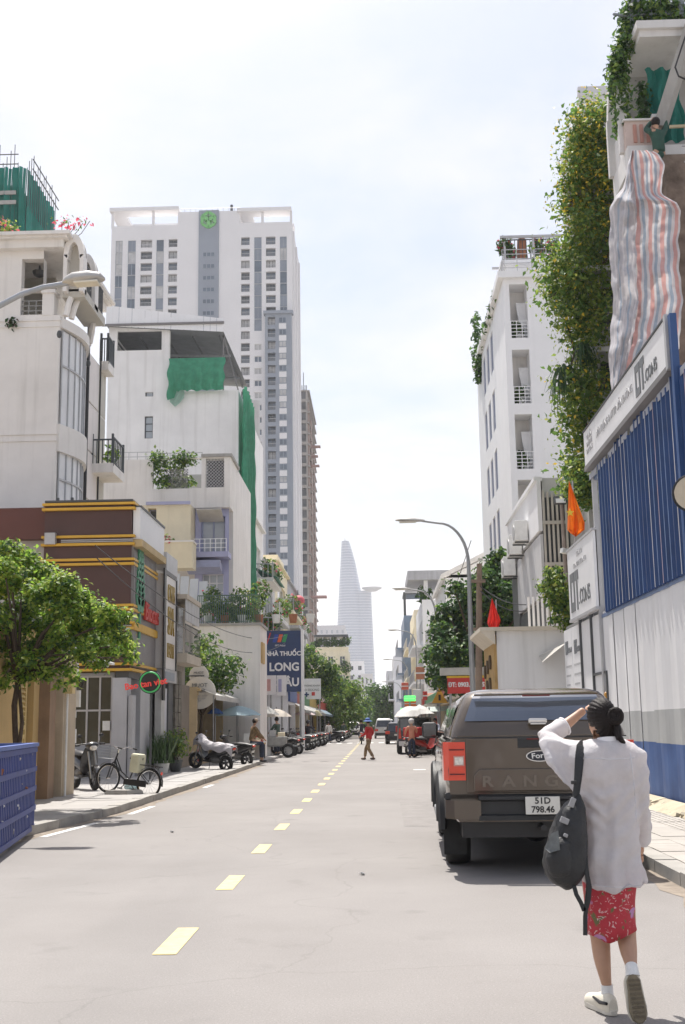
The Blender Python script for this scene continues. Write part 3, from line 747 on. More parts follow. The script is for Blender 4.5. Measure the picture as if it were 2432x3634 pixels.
# ---- low ochre house with louvred shutters
def ochre_house():
 X = -6.8; t = thing('ochre_house', 'low ochre house with louvred shutters behind the leafy street tree', 'house', (X, 21, .1)); F = street_l(X, 15.0)
 u = lambda vx, vy=1600: atX(vx, vy, X).y - 15.0
 w0, w1 = u(34), u(76); z0, z1 = 1.05, 2.95
 b = MB(); b.wall(F, 0, 10.0, .1, 3.5, [(w0 - .05, w1 + .05, .12, 3.0)], .25); wall_box(b, -16, X, 15, 25.0, .1, 3.5, 0, 'lbt'); b.face([(-16, 15, .1), (X, 15, .1), (X, 15, 3.5), (-16, 15, 3.5)]); b.build('wall', ochre, t)
 fr = MB(); fbox(fr, F, w0 - .05, w1 + .05, .12, 3.0, .2, .24); fr.build('shutter_backing', ochrel, t)
 mid = (w0 + w1) / 2
 for a, c in ((w0, mid - .03), (mid + .03, w1)):
  leaf_ = MB(); fbox(leaf_, F, a, a + .08, .14, 2.95, .12, .19); fbox(leaf_, F, c - .08, c, .14, 2.95, .12, .19)
  for v in (.14, 1.3, 1.48, 2.87): fbox(leaf_, F, a + .08, c - .08, v, v + .08, .123, .187)
  fbox(leaf_, F, a + .08, c - .08, .22, 1.3, .15, .17); leaf_ = leaf_.build('shutter', ochrel, t)
  for k in range(13):
   v = 1.62 + k * .095; lv = MB(); lv.raw([F(a + .08, v, .125), F(c - .08, v, .125), F(c - .08, v + .06, .18), F(a + .08, v + .06, .18), F(a + .08, v + .012, .125), F(c - .08, v + .012, .125), F(c - .08, v + .072, .18), F(a + .08, v + .072, .18)],
    [(0, 1, 2, 3), (7, 6, 5, 4), (0, 4, 5, 1), (2, 6, 7, 3), (1, 5, 6, 2), (0, 3, 7, 4)]); lv.build('slat', ochrel, leaf_)
 c0, c1 = u(118), u(145)
 MB().box(X, X + .22, 15 + u(90), 15 + u(104), .1, 3.5).build('pilaster', M('brown_plaster', (.30, .20, .13), .85, .15, 2, .1, 30, streak=.3), t)
 pc = MB(); pc.box(X, X + .28, 15 + c0 - .1, 15 + c1, .1, 3.1); pc.build('pillar', M('beige_plaster', (.50, .41, .30), .85, .12, 1.5, .1, 30, streak=.35), t)
 MB().box(X - .02, X + .36, 15 + c0 - .2, 15 + c1 + .06, 3.1, 3.2).build('pillar_cap', plasticw, t)
 MB().box(X - .3, X + .12, 15, 15 + c1 - .3, 3.5, 3.58).build('roof_edge', concrete, t)
 p = MB(); p.cyl((X + .33, 15 + c0 + .02, .12), (X + .33, 15 + c0 + .02, 2.6), .025); p.build('conduit', plasticw, t)
 MB().box(X + .28, X + .46, 15 + c0 - .1, 15 + c0 + .12, 2.2, 2.62).build('meter_box', ochrel, t)
ochre_house()

# ---- meter post between the houses
t = thing('meter_post', 'dark post carrying white electricity meter boxes beside the ochre pillar', 'post', (-6.73, 25.50, .11))
MB().box(-6.83, -6.65, 25.40, 25.60, .11, 3.3).build('post', greyd, t)
for i, (z, w, h) in enumerate([(2.72, .16, .34), (2.12, .28, .36), (1.78, .10, .14), (1.32, .13, .30)]):
 MB().box(-6.73 - w / 2 + .1, -6.73 + w / 2 + .1, 25.28, 25.40, z - h / 2, z + h / 2).build('meter_box', plasticw, t)
MB().torus((-6.54, 25.32, 2.45), (0, 1, 0), .10, .022, 16, 6).build('cable_coil', black, t)
b = MB(); b.tube([(-6.73, 25.35, 3.25), (-6.5, 25.10, 3.0), (-6.2, 24.80, 2.95), (-5.7, 24.50, 2.78)], [.05, .06, .05, .04], 7); b.build('lamp_arm', greyl, t)
b = MB(); b.obox((-5.95, 24.60, 2.92), (.75, .16, .05), Euler((0, .28, -.2)).to_matrix()); b.build('strip_lamp', plasticw, t)

# ---- brown building with yellow strips
def brown_building():
 Y = 32.5; xr = atY(300, 1340, Y).x; xm = atY(98, 1340, Y).x; x0 = -16.0
 z = lambda vy, vx=200: atY(vx, vy, Y).z
 t = thing('brown_shop', 'dark brown shop building with paired yellow strips and a tree emblem', 'building', (xr, Y, .1))
 zt, zb = z(1149), z(1534)
 b = MB(); b.box(xm, xr, Y, Y + 3.6, zb, zt); b.build('sign_box', brown, t)
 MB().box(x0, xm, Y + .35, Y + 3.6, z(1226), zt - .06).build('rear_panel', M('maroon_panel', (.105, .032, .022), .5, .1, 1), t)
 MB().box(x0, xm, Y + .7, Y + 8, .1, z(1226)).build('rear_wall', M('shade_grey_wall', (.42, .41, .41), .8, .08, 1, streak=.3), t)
 MB().box(x0, xr - .05, Y + 3.6, Y + 3.65, .1, zt - .3).build('party_wall', concrete, t)
 for i, (a, c) in enumerate([(1156, 1152), (1168, 1163), (1231, 1226), (1249, 1244), (1284, 1279), (1294, 1290), (1389, 1384), (1398, 1394), (1428, 1424), (1441, 1437), (1523, 1518), (1536, 1531)]):
  zz = z((a + c) / 2); MB().box(xm - .06, xr + .10, Y - .10 - (.02 if i % 2 else 0), Y + 3.55, zz - .036, zz + .036).build('yellow_strip', yellow, t)
 for a in (1236, 1240, 1433): MB().box(xm + .5, xr + .04, Y - .045, Y + .02, z(a) - .016, z(a) + .016).build('steel_trim', greyl, t)
 MB().box(atY(107, 1230, Y).x, atY(131, 1230, Y).x, Y - .22, Y - .02, z(1246), z(1220)).build('switch_box', greyl, t)
 MB().box(xm, xr + .02, Y - .05, Y + 3.5, zt, zt + .06).build('coping', greyd, t)
 for vx in (132, 165):
  q = atY(vx, 1140, Y + 1); MB().box(q.x - .04, q.x + .04, Y + 1, Y + 1.08, zt, zt + .35).build('roof_stub', greyd, t)
 # road side
 F = street_l(xr, Y); s = MB(); fbox(s, F, .02, 3.5, zb + .1, z(1250, 300), -.05, 0); s.build('side_cladding', greyp, t)
 for k in range(17):
  q = MB(); fbox(q, F, .05 + k * .2, .2 + k * .2, z(1392, 300) + .02, z(1258, 300), -.075, -.05); q.build('cladding_strip', greyp, t)
 s = MB(); fbox(s, F, .05, 3.85, z(1250, 300) + .22, z(1160, 300), -.22, -.02); s.build('white_parapet', white3, t)
 s = MB(); fbox(s, F, .0, 3.95, z(1250, 300), z(1250, 300) + .2, -.3, -.02); s.build('ledge', M('tan_ledge', (.50, .38, .20), .7), t)
 s = MB(); fbox(s, F, .1, 3.85, z(1160, 300), z(1160, 300) + .06, -.25, .0); s.build('parapet_cap', greyd, t)
 s = MB(); fbox(s, F, .0, 3.5, z(1432, 300) - .1, z(1432, 300) + .1, -.12, -.04); s.build('yellow_strip', yellow, t)
 # tree emblem and red lettering
 e = MB(); zc = z(1345, 300); em = M('emblem_green', (.07, .28, .16), .5, .1, 3)
 def leafp(u, v, a, L):
  c, s_ = math.cos(a), math.sin(a); pl = [(0, 0), (L * .35, L * .28), (L, 0), (L * .35, -L * .28)]
  e.prism([(u + p * c - q * s_, v + p * s_ + q * c) for p, q in pl], lambda a_, b_, d: F(a_, b_, d), -.11, -.06)
 for k in range(9):
  v = zc - .6 + k * .2; leafp(.9, v, R(35), .78 - .04 * k); leafp(.9, v, R(145), .78 - .04 * k)
 fbox(e, F, .8, 1.0, zc - 1.4, zc + 1.0, -.10, -.06); e.build('tree_emblem', em, t)
 lettering('Biocos', F, 2.45, z(1388, 300), .78, M('red_letter', (.55, .06, .05), .5), t, .08, .12, .01)
 # shopfront below, facing up the street
 zs = zb - .06; a = atY(160, 1600, Y).x; c = atY(258, 1600, Y).x; Fs = front(a, Y + .2)
 MB().box(x0, a, Y + .3, Y + .5, .1, zs).build('dark_wall', greyd, t)
 sw = MB(); sw.wall(Fs, 0, c - a, .1, zs, [(.06, c - a - .06, 1.0, zs - .08)], .1); sw.build('shopfront', M('shop_panel', (.30, .32, .36), .5, .1, 2), t)
 window(Fs, .06, c - a - .06, 1.0, zs - .08, t, .06, 3, 2, .05, greyl, M('shop_glass', (.035, .045, .042), .12, .3, .8, spec=.5))
 MB().box(atY(232, 1640, Y).x, atY(249, 1640, Y).x, Y + .17, Y + .19, z(1672), z(1650)).build('notice', plasticw, t)
 pm = M('grey_pillar', (.46, .46, .47), .7, .07, 1.5, streak=.25)
 MB().box(c, atY(291, 1600, Y).x, Y - .05, Y + .5, .1, z(1552)).build('pillar', pm, t)
 MB().box(c + .05, xr - .02, Y + .05, Y + 3.5, z(1552), zb).build('lintel', greyd, t)
 MB().box(atY(291, 1700, Y).x, atY(302, 1700, Y).x, Y + .05, Y + .45, .1, z(1592)).build('pipe_casing', pm, t)
 # recess then a second grey pillar along the road
 F2 = street_l(xr - .1, Y); s = MB(); fbox(s, F2, .5, 3.5, .1, zb, .9, 1.0); s.build('recess_wall', black, t)
 s = MB(); fbox(s, F2, 1.6, 3.0, .1, zb, -.1, .3); s.build('pillar', pm, t)
brown_building()

def round_sign():
 Y = 31.6; c = atY(345, 1561, Y); r = 26 * S / FPX * Y
 t = thing('neon_sign', 'round black hanging sign with green ring and tilted red lettering', 'sign', (c.x, Y, c.z - r))
 MB().disc(c, (0, 1, 0), r, .12, 32).build('disc', black, t)
 MB().torus(c + Vector((0, -.08, 0)), (0, 1, 0), r * .86, .022, 36, 6).build('ring', greenneon, t)
 F = Fr(c.x, Y - .06, c.z, 0); lettering('Bao tan viet', F, -r * .38, -.05, .24, redneon, t, .03, .02, .006, 1.0, R(8))
 b = MB(); b.bar((c.x + r * .1, Y + .02, c.z), (c.x - r * 1.1, Y + .3, c.z - .03), .05, .05); b.build('bracket', greyd, t)
 b = MB(); b.cyl((c.x + .02, Y + .02, .11), (c.x + .02, Y + .02, c.z - r * .9), .03); b.build('pole', greyd, t)
round_sign()

# ---- narrow shop with a tall framed sign
def framed_sign_shop():
 X = -6.78; y0, y1 = 36.2, 38.3; F = street_l(X, y0); t = thing('framed_sign_shop', 'narrow shop with a tall black framed white sign of gold letters', 'building', (X, y0, .1))
 zz = lambda vy, vx=360: atX(vx, vy, X).z
 zb, zt = atX(372, 1530, X).z, zz(1305, 360)
 b = MB(); wall_box(b, -14, X - .25, y0, y1, .1, zt + .1, 0, 'rlbt'); b.build('wall', greyp, t)
 s = MB(); fbox(s, F, 0, y1 - y0, zb, zt, -.12, .25); s.build('sign_board', M('marble_white', (.70, .67, .64), .4, .08, 1.2), t)
 fr = M('black_frame', (.02, .02, .022), .4)
 for a, c, e, f in [(-.18, .12, zb - 1.0, zt + .15), (y1 - y0 - .1, y1 - y0 + .06, zb - .2, zt + .02), (.12, y1 - y0 - .1, zt - .02, zt + .12)]:
  q = MB(); fbox(q, F, a, c, e, f, -.15, -.1); q.build('sign_frame', fr, t)
 s = MB(); fbox(s, F, .12, y1 - y0 + .05, zt + .12, zt + .7, -.14, .2); s.build('sign_hood', greyl, t)
 H = zt - zb
 lettering('C.MAIS', F, 1.05, zb + H * .80, .78, gold, t, .06, .13, .015, .5); lettering('SPA', F, 1.05, zb + H * .50, 1.25, gold, t, .06, .13, .015, .55)
 lettering('BEAUTY', F, 1.05, zb + H * .19, .62, gold, t, .06, .13, .012, .5)
 s = MB(); fbox(s, F, 0, y1 - y0, zb - .42, zb - .02, -.16, .1); s.build('fascia', greyl, t)
 for k in range(6):
  q = MB(); fbox(q, F, .06 + k * .26, .3 + k * .26, zb - .36, zb - .1, -.18, -.16); q.build('fascia_panel', M('fascia_blue', (.25, .28, .33), .4), t)
 dm = M('white_door', (.66, .66, .70), .4, .05, 2)
 s = MB(); fbox(s, F, .0, .6, .1, zb - .42, -.05, .15); s.build('pier', M('plaster_pier', (.55, .54, .52), .8, .1, 2, streak=.3), t)
 s = MB(); fbox(s, F, .6, 1.25, .1, zb - .6, .0, .12); s.build('door', dm, t)
 s = MB(); fbox(s, F, 1.25, y1 - y0, .1, zb - .42, -.05, .15); s.build('pier', greyd, t)
framed_sign_shop()

# ---- dark stone shop with small balcony
def stone_shop():
 X = -6.7; y0, y1 = 38.35, 41.6; F = street_l(X, y0); t = thing('stone_shop', 'dark stone clad shop with a small railed balcony over the door', 'building', (X, y0, .1))
 za = atX(415, 1500, X).z; zt = atX(405, 1365, X).z
 stone = M('dark_stone', (.10, .085, .065), .6, .45, 3, .3, 12, col2=(.20, .18, .14))
 b = MB(); wall_box(b, -14, X - .2, y0, y1, .1, zt + .3, 0, 'rlbft'); b.build('wall', M('taupe_wall', (.30, .28, .25), .8, .1, 1, streak=.3), t)
 for r in range(7):
  for c in range(2):
   s = MB(); fbox(s, F, .02 + c * .62, .6 + c * .62, .12 + r * .46, .56 + r * .46, -.03 - .012 * ((r * 3 + c) % 3), .2); s.build('stone_slab', stone, t)
 s = MB(); fbox(s, F, 1.3, 3.1, .1, 2.9, .0, .1); s.build('shutter_door', M('bronze_shutter', (.16, .13, .10), .5, .15, 3), t)
 s = MB(); fbox(s, F, -.02, 3.2, za - .3, za, -.4, .2); s.build('balcony_slab', M('beige_slab', (.50, .44, .36), .8, .1, 2, streak=.3), t)
 railing(F, .0, 3.15, za, .95, t, -.36, 12, greyd)
 s = MB(); fbox(s, F, .3, 1.9, za, zt - .2, .05, .18); s.build('balcony_door', glassd, t)
 for k in range(5):
  s = MB(); fbox(s, F, .1 + k * .6, .66 + k * .6, za + 1.1, za + 1.95, -.34, -.31); s.build('sign_plate', greyl, t)
 s = MB(); fbox(s, F, .0, 3.15, zt - .1, zt + .05, -.4, .2); s.build('canopy', M('beige_slab'), t)
stone_shop()

# ---- round hairdresser signs
tr_ = thing('round_hair_sign', 'pair of white round salon signs hanging one above the other', 'sign', (atY(457, 1585, 43).x, 43, 1.5))
for k, (vx, vy, r) in enumerate([(455, 1545, 22), (457.5, 1585, 36.5)]):
 c = atY(vx, vy, 43.0); rr = r * S / FPX * 43
 MB().disc(c + Vector((0, .06 * (1 - k), 0)), (0, 1, 0), rr, .1, 32).build('disc', M('cream_board', (.62, .60, .56), .5, .04, 2), tr_)
 F = Fr(c.x, 42.95 + .06 * (1 - k), c.z, 0)
 if k: lettering('MUOT\nHAIR', F, 0, rr * .28, .2, printg, tr_); lettering('hair cut - color\nperm - spa\n09', F, 0, -rr * .35, .1, printl, tr_)
 else: lettering('MUOT\nHAIR', F, 0, .02, .13, printg, tr_)
b = MB(); p = atY(421, 1585, 43); b.box(p.x - .04, p.x + .04, 42.97, 43.03, .11, 3.6); b.box(p.x - .1, p.x + .75, 42.985, 43.015, 3.3, 3.34); b.build('bracket', greyd, tr_)

# ---- white villa
def villa():
 Y = 37.5; xr = atY(131, 950, Y).x; x0 = -22.0
 z = lambda vy, vx=80: atY(vx, vy, Y).z
 X = lambda vx, vy=700: atY(vx, vy, Y).x
 t = thing('white_villa', 'tall white villa with an arched rooftop loggia and tall bowed windows', 'house', (xr, Y, .1)); F = front(x0, Y)
 zl = z(722); zr0, zr1 = z(574), z(552); ye = 44.3
 lg = (X(47) - x0, X(97) - x0, z(720), z(592))
 b = MB(); b.wall(F, 0, X(97) - x0, .1, zr0, [(lg[0], X(97) - x0 + .01, z(720), z(592))], .35)
 b.face([(X(97), Y, .1), (xr, Y, .1), (xr, Y, zl), (X(97), Y, zl)])
 b.face([(xr, Y, .1), (xr, ye, .1), (xr, ye, zl), (xr, Y, zl)]); b.face([(x0, Y + .35, zl), (xr, Y + .35, zl), (xr, ye, zl), (x0, ye, zl)])
 b.box(x0, xr - 1.4, Y + 2.6, Y + 5.5, zl, zr0); b.build('wall', white2, t)
 # loggia: post, parapet blocks, railing, ceiling lamp, dark inner wall
 MB().box(X(97), X(124), Y - .02, Y + .45, zl, z(672)).build('corner_post', white2, t); MB().box(X(95), X(127), Y - .08, Y + .5, z(672), z(664)).build('post_cap', white2, t)
 MB().box(X(44), X(92), Y + .05, Y + .3, z(664), z(658)).build('rail_cap', white2, t)
 railing(F, X(47) - x0, X(97) - x0, z(718), z(684) - z(718), t, .12, 3, M('grey_rail', (.25, .25, .24), .5), 'h', 3, .04)
 MB().box(x0, xr - .9, Y + 2.5, Y + 2.6, zl, zr0).build('loggia_wall', M('loggia_back', (.52, .50, .45), .8, .06, 1), t)
 MB().box(X(50), X(72), Y + 2.3, Y + 2.5, zl, z(600)).build('loggia_door', M('brown_door', (.16, .13, .10), .5), t)
 c = atY(92, 590, Y + 1.2); lm = MB(); lm.lathe([(.03, .25), (.05, .1), (.26, .02), (.2, -.12), (.02, -.2)], (c.x, Y + 1.2, zr0 - .3), 10); lm.build('ceiling_lamp', greyd, t)
 # roof slab with moulded cornice, longer than the wall below
 xs = X(150, 560); sl_ = MB(); sl_.box(x0, xs, Y - .3, Y + 6.2, zr0, zr0 + .28); sl_.box(x0, xs + .18, Y - .48, Y + 6.3, zr0 + .28, zr1 + .0)
 sl_.build('roof_slab', white2, t); MB().box(x0, xs + .3, Y - .6, Y + 6.4, zr1, zr1 + .12).build('cornice', white2, t)
 # arched gable ends along the road side
 def arch(y, name='roof_arch'):
  pts = []; w = X(193, 600) - X(147, 600); h = z(535) - z(640); xa = X(147, 600); zb0 = z(645)
  for k in range(13):
   a = math.pi * (1 - k / 12); pts.append((xa + w / 2 + w / 2 * math.cos(a), zb0 + h * .55 + h * .45 * math.sin(a)))
  inn = [(xa + w / 2 + (p - xa - w / 2) * .55, zb0 + (q - zb0) * .82) for p, q in pts]
  m_ = MB(); m_.prism([(xa + w * .1, zb0 - .3)] + [(p, q) for p, q in pts] + [(xa + w * .9, zb0 - .3)], lambda a_, b_, d: (a_, y + d, b_), .3, .42); m_.build('arch_infill', M('loggia_back'), t)
  for k in range(12):
   m_ = MB(); m_.prism([pts[k], pts[k + 1], inn[k + 1], inn[k]], lambda a_, b_, d: (a_, y + d, b_), 0, .5); m_.build(name, white2, t)
  m_ = MB(); m_.box(xa, xa + w * .19, y, y + .5, zb0 - .4, zb0 + h * .55); m_.build('arch_leg', white2, t)
  m_ = MB(); m_.box(xa + w * .81, xa + w, y, y + .5, zb0 - .4, zb0 + h * .55); m_.build('arch_leg', white2, t)
 arch(Y - .1); arch(Y + 1.6)
 xb = X(193, 600)
 MB().box(xr, xb, Y + .2, Y + 3.2, z(640) - .6, z(640) - .3).build('soffit', M('loggia_back'), t)
 railing(street_l(xb - .1, Y + .4), 0, 2.8, z(640) - .25, 1.0, t, 0, 18, greyd, t=.03)
 # road side: bowed glazing in two storeys, arches over it
 Fs = street_l(xr, Y); gl = M('villa_glass', (.74, .75, .77), .2, .05, 1, spec=.6)
 def bow(u0, u1, v0, v1, n, name):
  pts = []
  for k in range(n + 1):
   u = u0 + (u1 - u0) * k / n; d = -.3 * math.sin(math.pi * k / n) - .03; pts.append((u, d))
  for k in range(n):
   (ua, da), (ub, db) = pts[k], pts[k + 1]
   q = MB(); q.face([Fs(ua, v0, da), Fs(ub, v0, db), Fs(ub, v1, db), Fs(ua, v1, da)]); w_ = q.build('glazed_panel', gl, t)
   q = MB(); q.cyl(Fs(ua, v0, da - .02), Fs(ua, v1, da - .02), .03, n=6); q.build('mullion', M('mullion_grey', (.42, .43, .45), .5), w_)
  q = MB()
  for k in range(n):
   (ua, da), (ub, db) = pts[k], pts[k + 1]
   vm = v0 + (v1 - v0) * .62; q.bar(Fs(ua, vm, da - .03), Fs(ub, vm, db - .03), .04, .07)
  q.build('transom', greyl, t)
 zb1, zt1 = atX(150, 990, xr).z, atX(150, 800, xr).z
 bow(.2, 3.3, zb1 + .1, zt1 + .5, 7, 'bow'); bow(.2, 3.3, z(1144) - 1, atX(150, 1040, xr).z, 7, 'bow')
 for v, hgt in ((zb1 - .9, .95), (zt1 + .55, .35)):
  rings = []
  for k in range(11):
   u = .05 + 3.4 * k / 10; d = -.42 * math.sin(math.pi * k / 10) - .08; rings.append([Fs(u, v, .0), Fs(u, v, d), Fs(u, v + hgt, d), Fs(u, v + hgt, .0)])
  MB().loft(rings).build('bow_slab', white2, t)
 for rad, dd in ((1.0, 0.0), (.82, -.12)):
  q = []
  for k in range(13):
   a = math.pi * k / 12; q.append(Fs(1.75 - 1.6 * rad * math.cos(a), zt1 + 1.0 + 1.8 * rad * math.sin(a), -.15 + dd - .3 * math.sin(a)))
  MB().tube(q, .11, 6).build('arch_moulding', white2, t)
 q = MB(); q.cyl(Fs(3.55, z(1146) - 2, -.1), Fs(3.55, z(640), -.1), .06, n=8); q.build('drain_pipe', black, t)
 pk = M('pink_white_panel', (.74, .70, .68), .7, .04, 1, streak=.2)
 zv = [z(1146) - 1 + (zl - z(1146) + .9) / 4 * k for k in range(4)]; zh = zv[1] - zv[0] - .05
 for k in range(4):
  q = MB(); fbox(q, Fs, 3.7, 5.4, zv[k] + .03, zv[k] + zh, -.06, 0); q.build('wall_panel', pk, t)
  q = MB(); fbox(q, Fs, 5.55, 6.75, zv[k] + .03, zv[k] + zh, -.02, .1); q.build('wall_panel', M('loggia_back'), t)
 q = MB(); q.cyl(Fs(5.48, z(1146) - 2, -.1), Fs(5.48, zl + .5, -.1), .035, n=6); q.build('cable', black, t)
 # small balconies with dark railings
 for vy, u0, u1, o in ((1085, 4.7, 6.6, .85), (835, 5.7, 6.7, .35)):
  v = atX(235, vy, xr).z; q = MB(); fbox(q, Fs, u0, u1, v - .35, v, -o, 0); q.build('balcony_slab', white2, t)
  railing(Fs, u0 + .03, u1 - .03, v, 1.0, t, -o + .02, 7, M('iron_dark', (.06, .07, .08), .5), t=.035)
  Fe = Fr(*Fs(u0, 0, 0), 0); railing(Fe, .0, o, v - .1, 1.0, t, .02, 4, M('iron_dark'), t=.035)
  for uu, dd in ((u0, -o), (u1 - .08, -o), (u0, -.08)):
   q = MB(); fbox(q, Fs, uu, uu + .08, v, v + 1.15, dd, dd + .08); q.build('railing_post', M('iron_dark'), t)
 c = Fs(5.2, atX(235, 1060, xr).z, -.6)
 foliage('balcony_plant', [(c.x, c.y + .4, c.z + .1, .25, .35, .4, 1)], 160, .14, t, [leaf2, leaf1], [.6, .4])
 # thin mouldings across the blank wall, small stain plant
 for vy in (733, 747, 993, 1008): MB().box(x0, xr + .03, Y - .035, Y + .01, z(vy) - .03, z(vy) + .03).build('moulding', white2, t)
 c = atY(28, 742, Y); foliage('weed', [(c.x, Y - .15, c.z, .12, .12, .12, 1)], 70, .12, t, [leaf3, bark], [.7, .3])
 for vx, vy in ((128, 765), (195, 832)):
  c = atX(vx, vy, xr) + Vector((.12, 0, 0)); MB().ball(c, (.09, .09, .14), 8, 6).build('wall_lamp', greyd, t)
 # roof planting
 for vx, vy, w in ((10, 520, .35), (30, 532, .3), (4, 545, .25)):
  c = atY(vx, vy, Y + .6); foliage('roof_plant', [(c.x, c.y, c.z, w, w, w * .9, 1)], 120, .11, t, [leaf2, leaf1, flowerr], [.45, .3, .25])
 c = atY(155, 512, Y + 1.0); b = MB(); rng = random.Random(2)
 for k in range(5): b.tube([(c.x - .4, c.y, zr1), (c.x - .2 + .15 * k, c.y + .1 * k, c.z - .2), (c.x + .25 * k - .2, c.y, c.z + .1 * rng.random())], .012, 4)
 b.build('bougainvillea_stem', bark, t); foliage('bougainvillea_flowers', [(c.x + .1, c.y, c.z + .05, .7, .3, .16, 1)], 90, .11, t, [flowerr, leaf1], [.7, .3])
villa()
# ================================================================== left side, further on
def white_block():
 Y = 62.5; xl = atY(244, 1000, Y).x; xr = atY(546, 1000, Y).x; F = front(xl, Y); W = xr - xl
 z = lambda vy, vx=400: atY(vx, vy, Y).z
 u = lambda vx, vy=800: atY(vx, vy, Y).x - xl
 t = thing('white_tube_house', 'tall blank white tube house with green netting and a tin roof terrace', 'house', (xr, Y, .1))
 zw = z(893, 520); zu = z(742, 300)
 holes = [(u(333, 880), u(351, 880), z(907, 340), z(857, 340)), (u(331, 975), u(350, 975), z(1003, 340), z(952, 340))]
 up = (u(268), u(370), z(802, 300), z(757, 300))
 b = MB(); b.wall(F, 0, W, .1, zw, holes, .22); wall_box(b, xl, xr, Y, Y + 14, .1, zw, 0, 'lbrt')
 b.wall(F, 0, u(388), zw, zu, [up], .22); b.face([F(0, zw, 0), F(0, zw, 12), F(0, zu, 12), F(0, zu, 0)]); b.face([F(u(388), zw, 0), F(u(388), zu, 0), F(u(388), zu, .3), F(u(388), zw, .3)])
 b.face([F(0, zw, 12), F(W, zw, 12), F(W, zu - 1.2, 12), F(0, zu - 1.2, 12)]); b.build('wall', white, t)
 for h in holes: window(F, *h, t, .12, 1, 3, .05, greyd, glassl)
 # terrace roof: tin sheets on rafters
 tin = M('tin_sheet', (.62, .64, .66), .45, .08, 2, metal=.3, streak=.15); x1 = u(513)
 for k in range(18):
  a, c = -.1 + (x1 + .1) * k / 18, -.1 + (x1 + .1) * (k + 1) / 18 - .02
  q = MB(); f = lambda uu, dd: z(750, 300) + (z(764, 500) - z(750, 300)) * (uu / x1) + dd
  q.face([F(a, f(a, 0), -.35), F(c, f(c, 0), -.35), F(c, f(c, 1.25 - .45 * c / x1), -.30), F(a, f(a, 1.25 - .45 * a / x1), -.30)]); q.build('fascia_sheet', white3, t)
 q = MB(); q.face([F(-.1, z(747, 300), -.3), F(x1, z(763, 500), -.3), F(x1, z(763, 500) + .4, 12), F(-.1, z(747, 300) + .4, 12)]); q.build('tin_roof', M('tin_underside', (.16, .17, .18), .6, .15, 2), t)
 for k in range(5):
  uu = .3 + k * (x1 - .6) / 4; q = MB(); q.bar(F(uu, z(765, 400) - .12, .1), F(uu, z(765, 400) + .3, 11.8), .06, .10); q.build('rafter', greyd, t)
 for d in (3.0, 7.5):
  q = MB(); q.bar(F(0, z(768, 400) - .1, d), F(x1, z(775, 400) - .1, d), .06, .12); q.build('purlin', steel, t)
 q = MB(); fbox(q, F, -.3, x1 + .05, z(746, 300) - .12, z(746, 300), -.45, -.34); q.build('gutter', greyp, t)
 for uu, za in ((x1 - .06, z(890, 510)), (u(545), z(893, 520))):
  q = MB(); q.bar(F(uu, zw, .2), F(x1 - .06, z(765, 500), .2), .07, .07); q.build('terrace_post', greyp, t)
 q = MB(); fbox(q, F, u(390), W - .1, zw, z(858, 450), 6.0, 6.2); q.build('terrace_wall', white, t)
 # green net across the terrace, ragged at its foot
 n = MB(); NU, NV = 26, 14; rng = np.random.default_rng(5)
 top = z(821, 450); rag = rng.random(NU + 1) * .5
 P_ = lambda i, j: F(u(388) + (u(516) - u(388)) * i / NU + .06 * math.sin(j * .9), top + ((z(897 + (14 if i < 4 else 0), 450) - rag[i] * (.5 if i < 6 else .12)) - top) * j / NV, -.18 - .10 * math.sin(i * 1.3) * (j / NV) - .22 * math.sin(j / NV * 3.1) - (.25 * (j / NV) ** 3))
 for i in range(NU):
  for j in range(NV): n.face([P_(i, j), P_(i, j + 1), P_(i + 1, j + 1), P_(i + 1, j)])
 n.build('terrace_net', gnet, t, smooth='all')
 n = MB(); pale_n = M('pale_net', (.38, .55, .47), .8, .1, 3, translucent=.5)
 Q = lambda i, j: F(u(392) + (u(425) - u(392)) * i / 8, z(890, 450) - (1.1 - .10 * abs(i - 3)) * j / 6, -.30 - .08 * math.sin(i + j))
 for i in range(8):
  for j in range(6): n.face([Q(i, j), Q(i, j + 1), Q(i + 1, j + 1), Q(i + 1, j)])
 n.build('loose_net', pale_n, t, smooth='all')
 # green netting hung in folds down the road side
 n = MB(); Fs = street_l(xr, Y); NU, NV = 40, 30; z0, z1 = atX(560, 1400, xr).z, zw + .1
 def P2(i, j):
  uu = -.35 + 5.0 * i / NU; v = z1 + (z0 - z1) * j / NV; fold = .28 * math.sin(i * .95 + .25 * math.sin(j * .4)) * (.5 + .5 * j / NV)
  return Fs(uu + .04 * math.sin(j), v, -.35 - fold - .03 * math.sin(j * 1.1 + i))
 for i in range(NU):
  for j in range(NV): n.face([P2(i, j), P2(i, j + 1), P2(i + 1, j + 1), P2(i + 1, j)])
 n.build('hanging_net', gnet, t, smooth='all')
white_block()

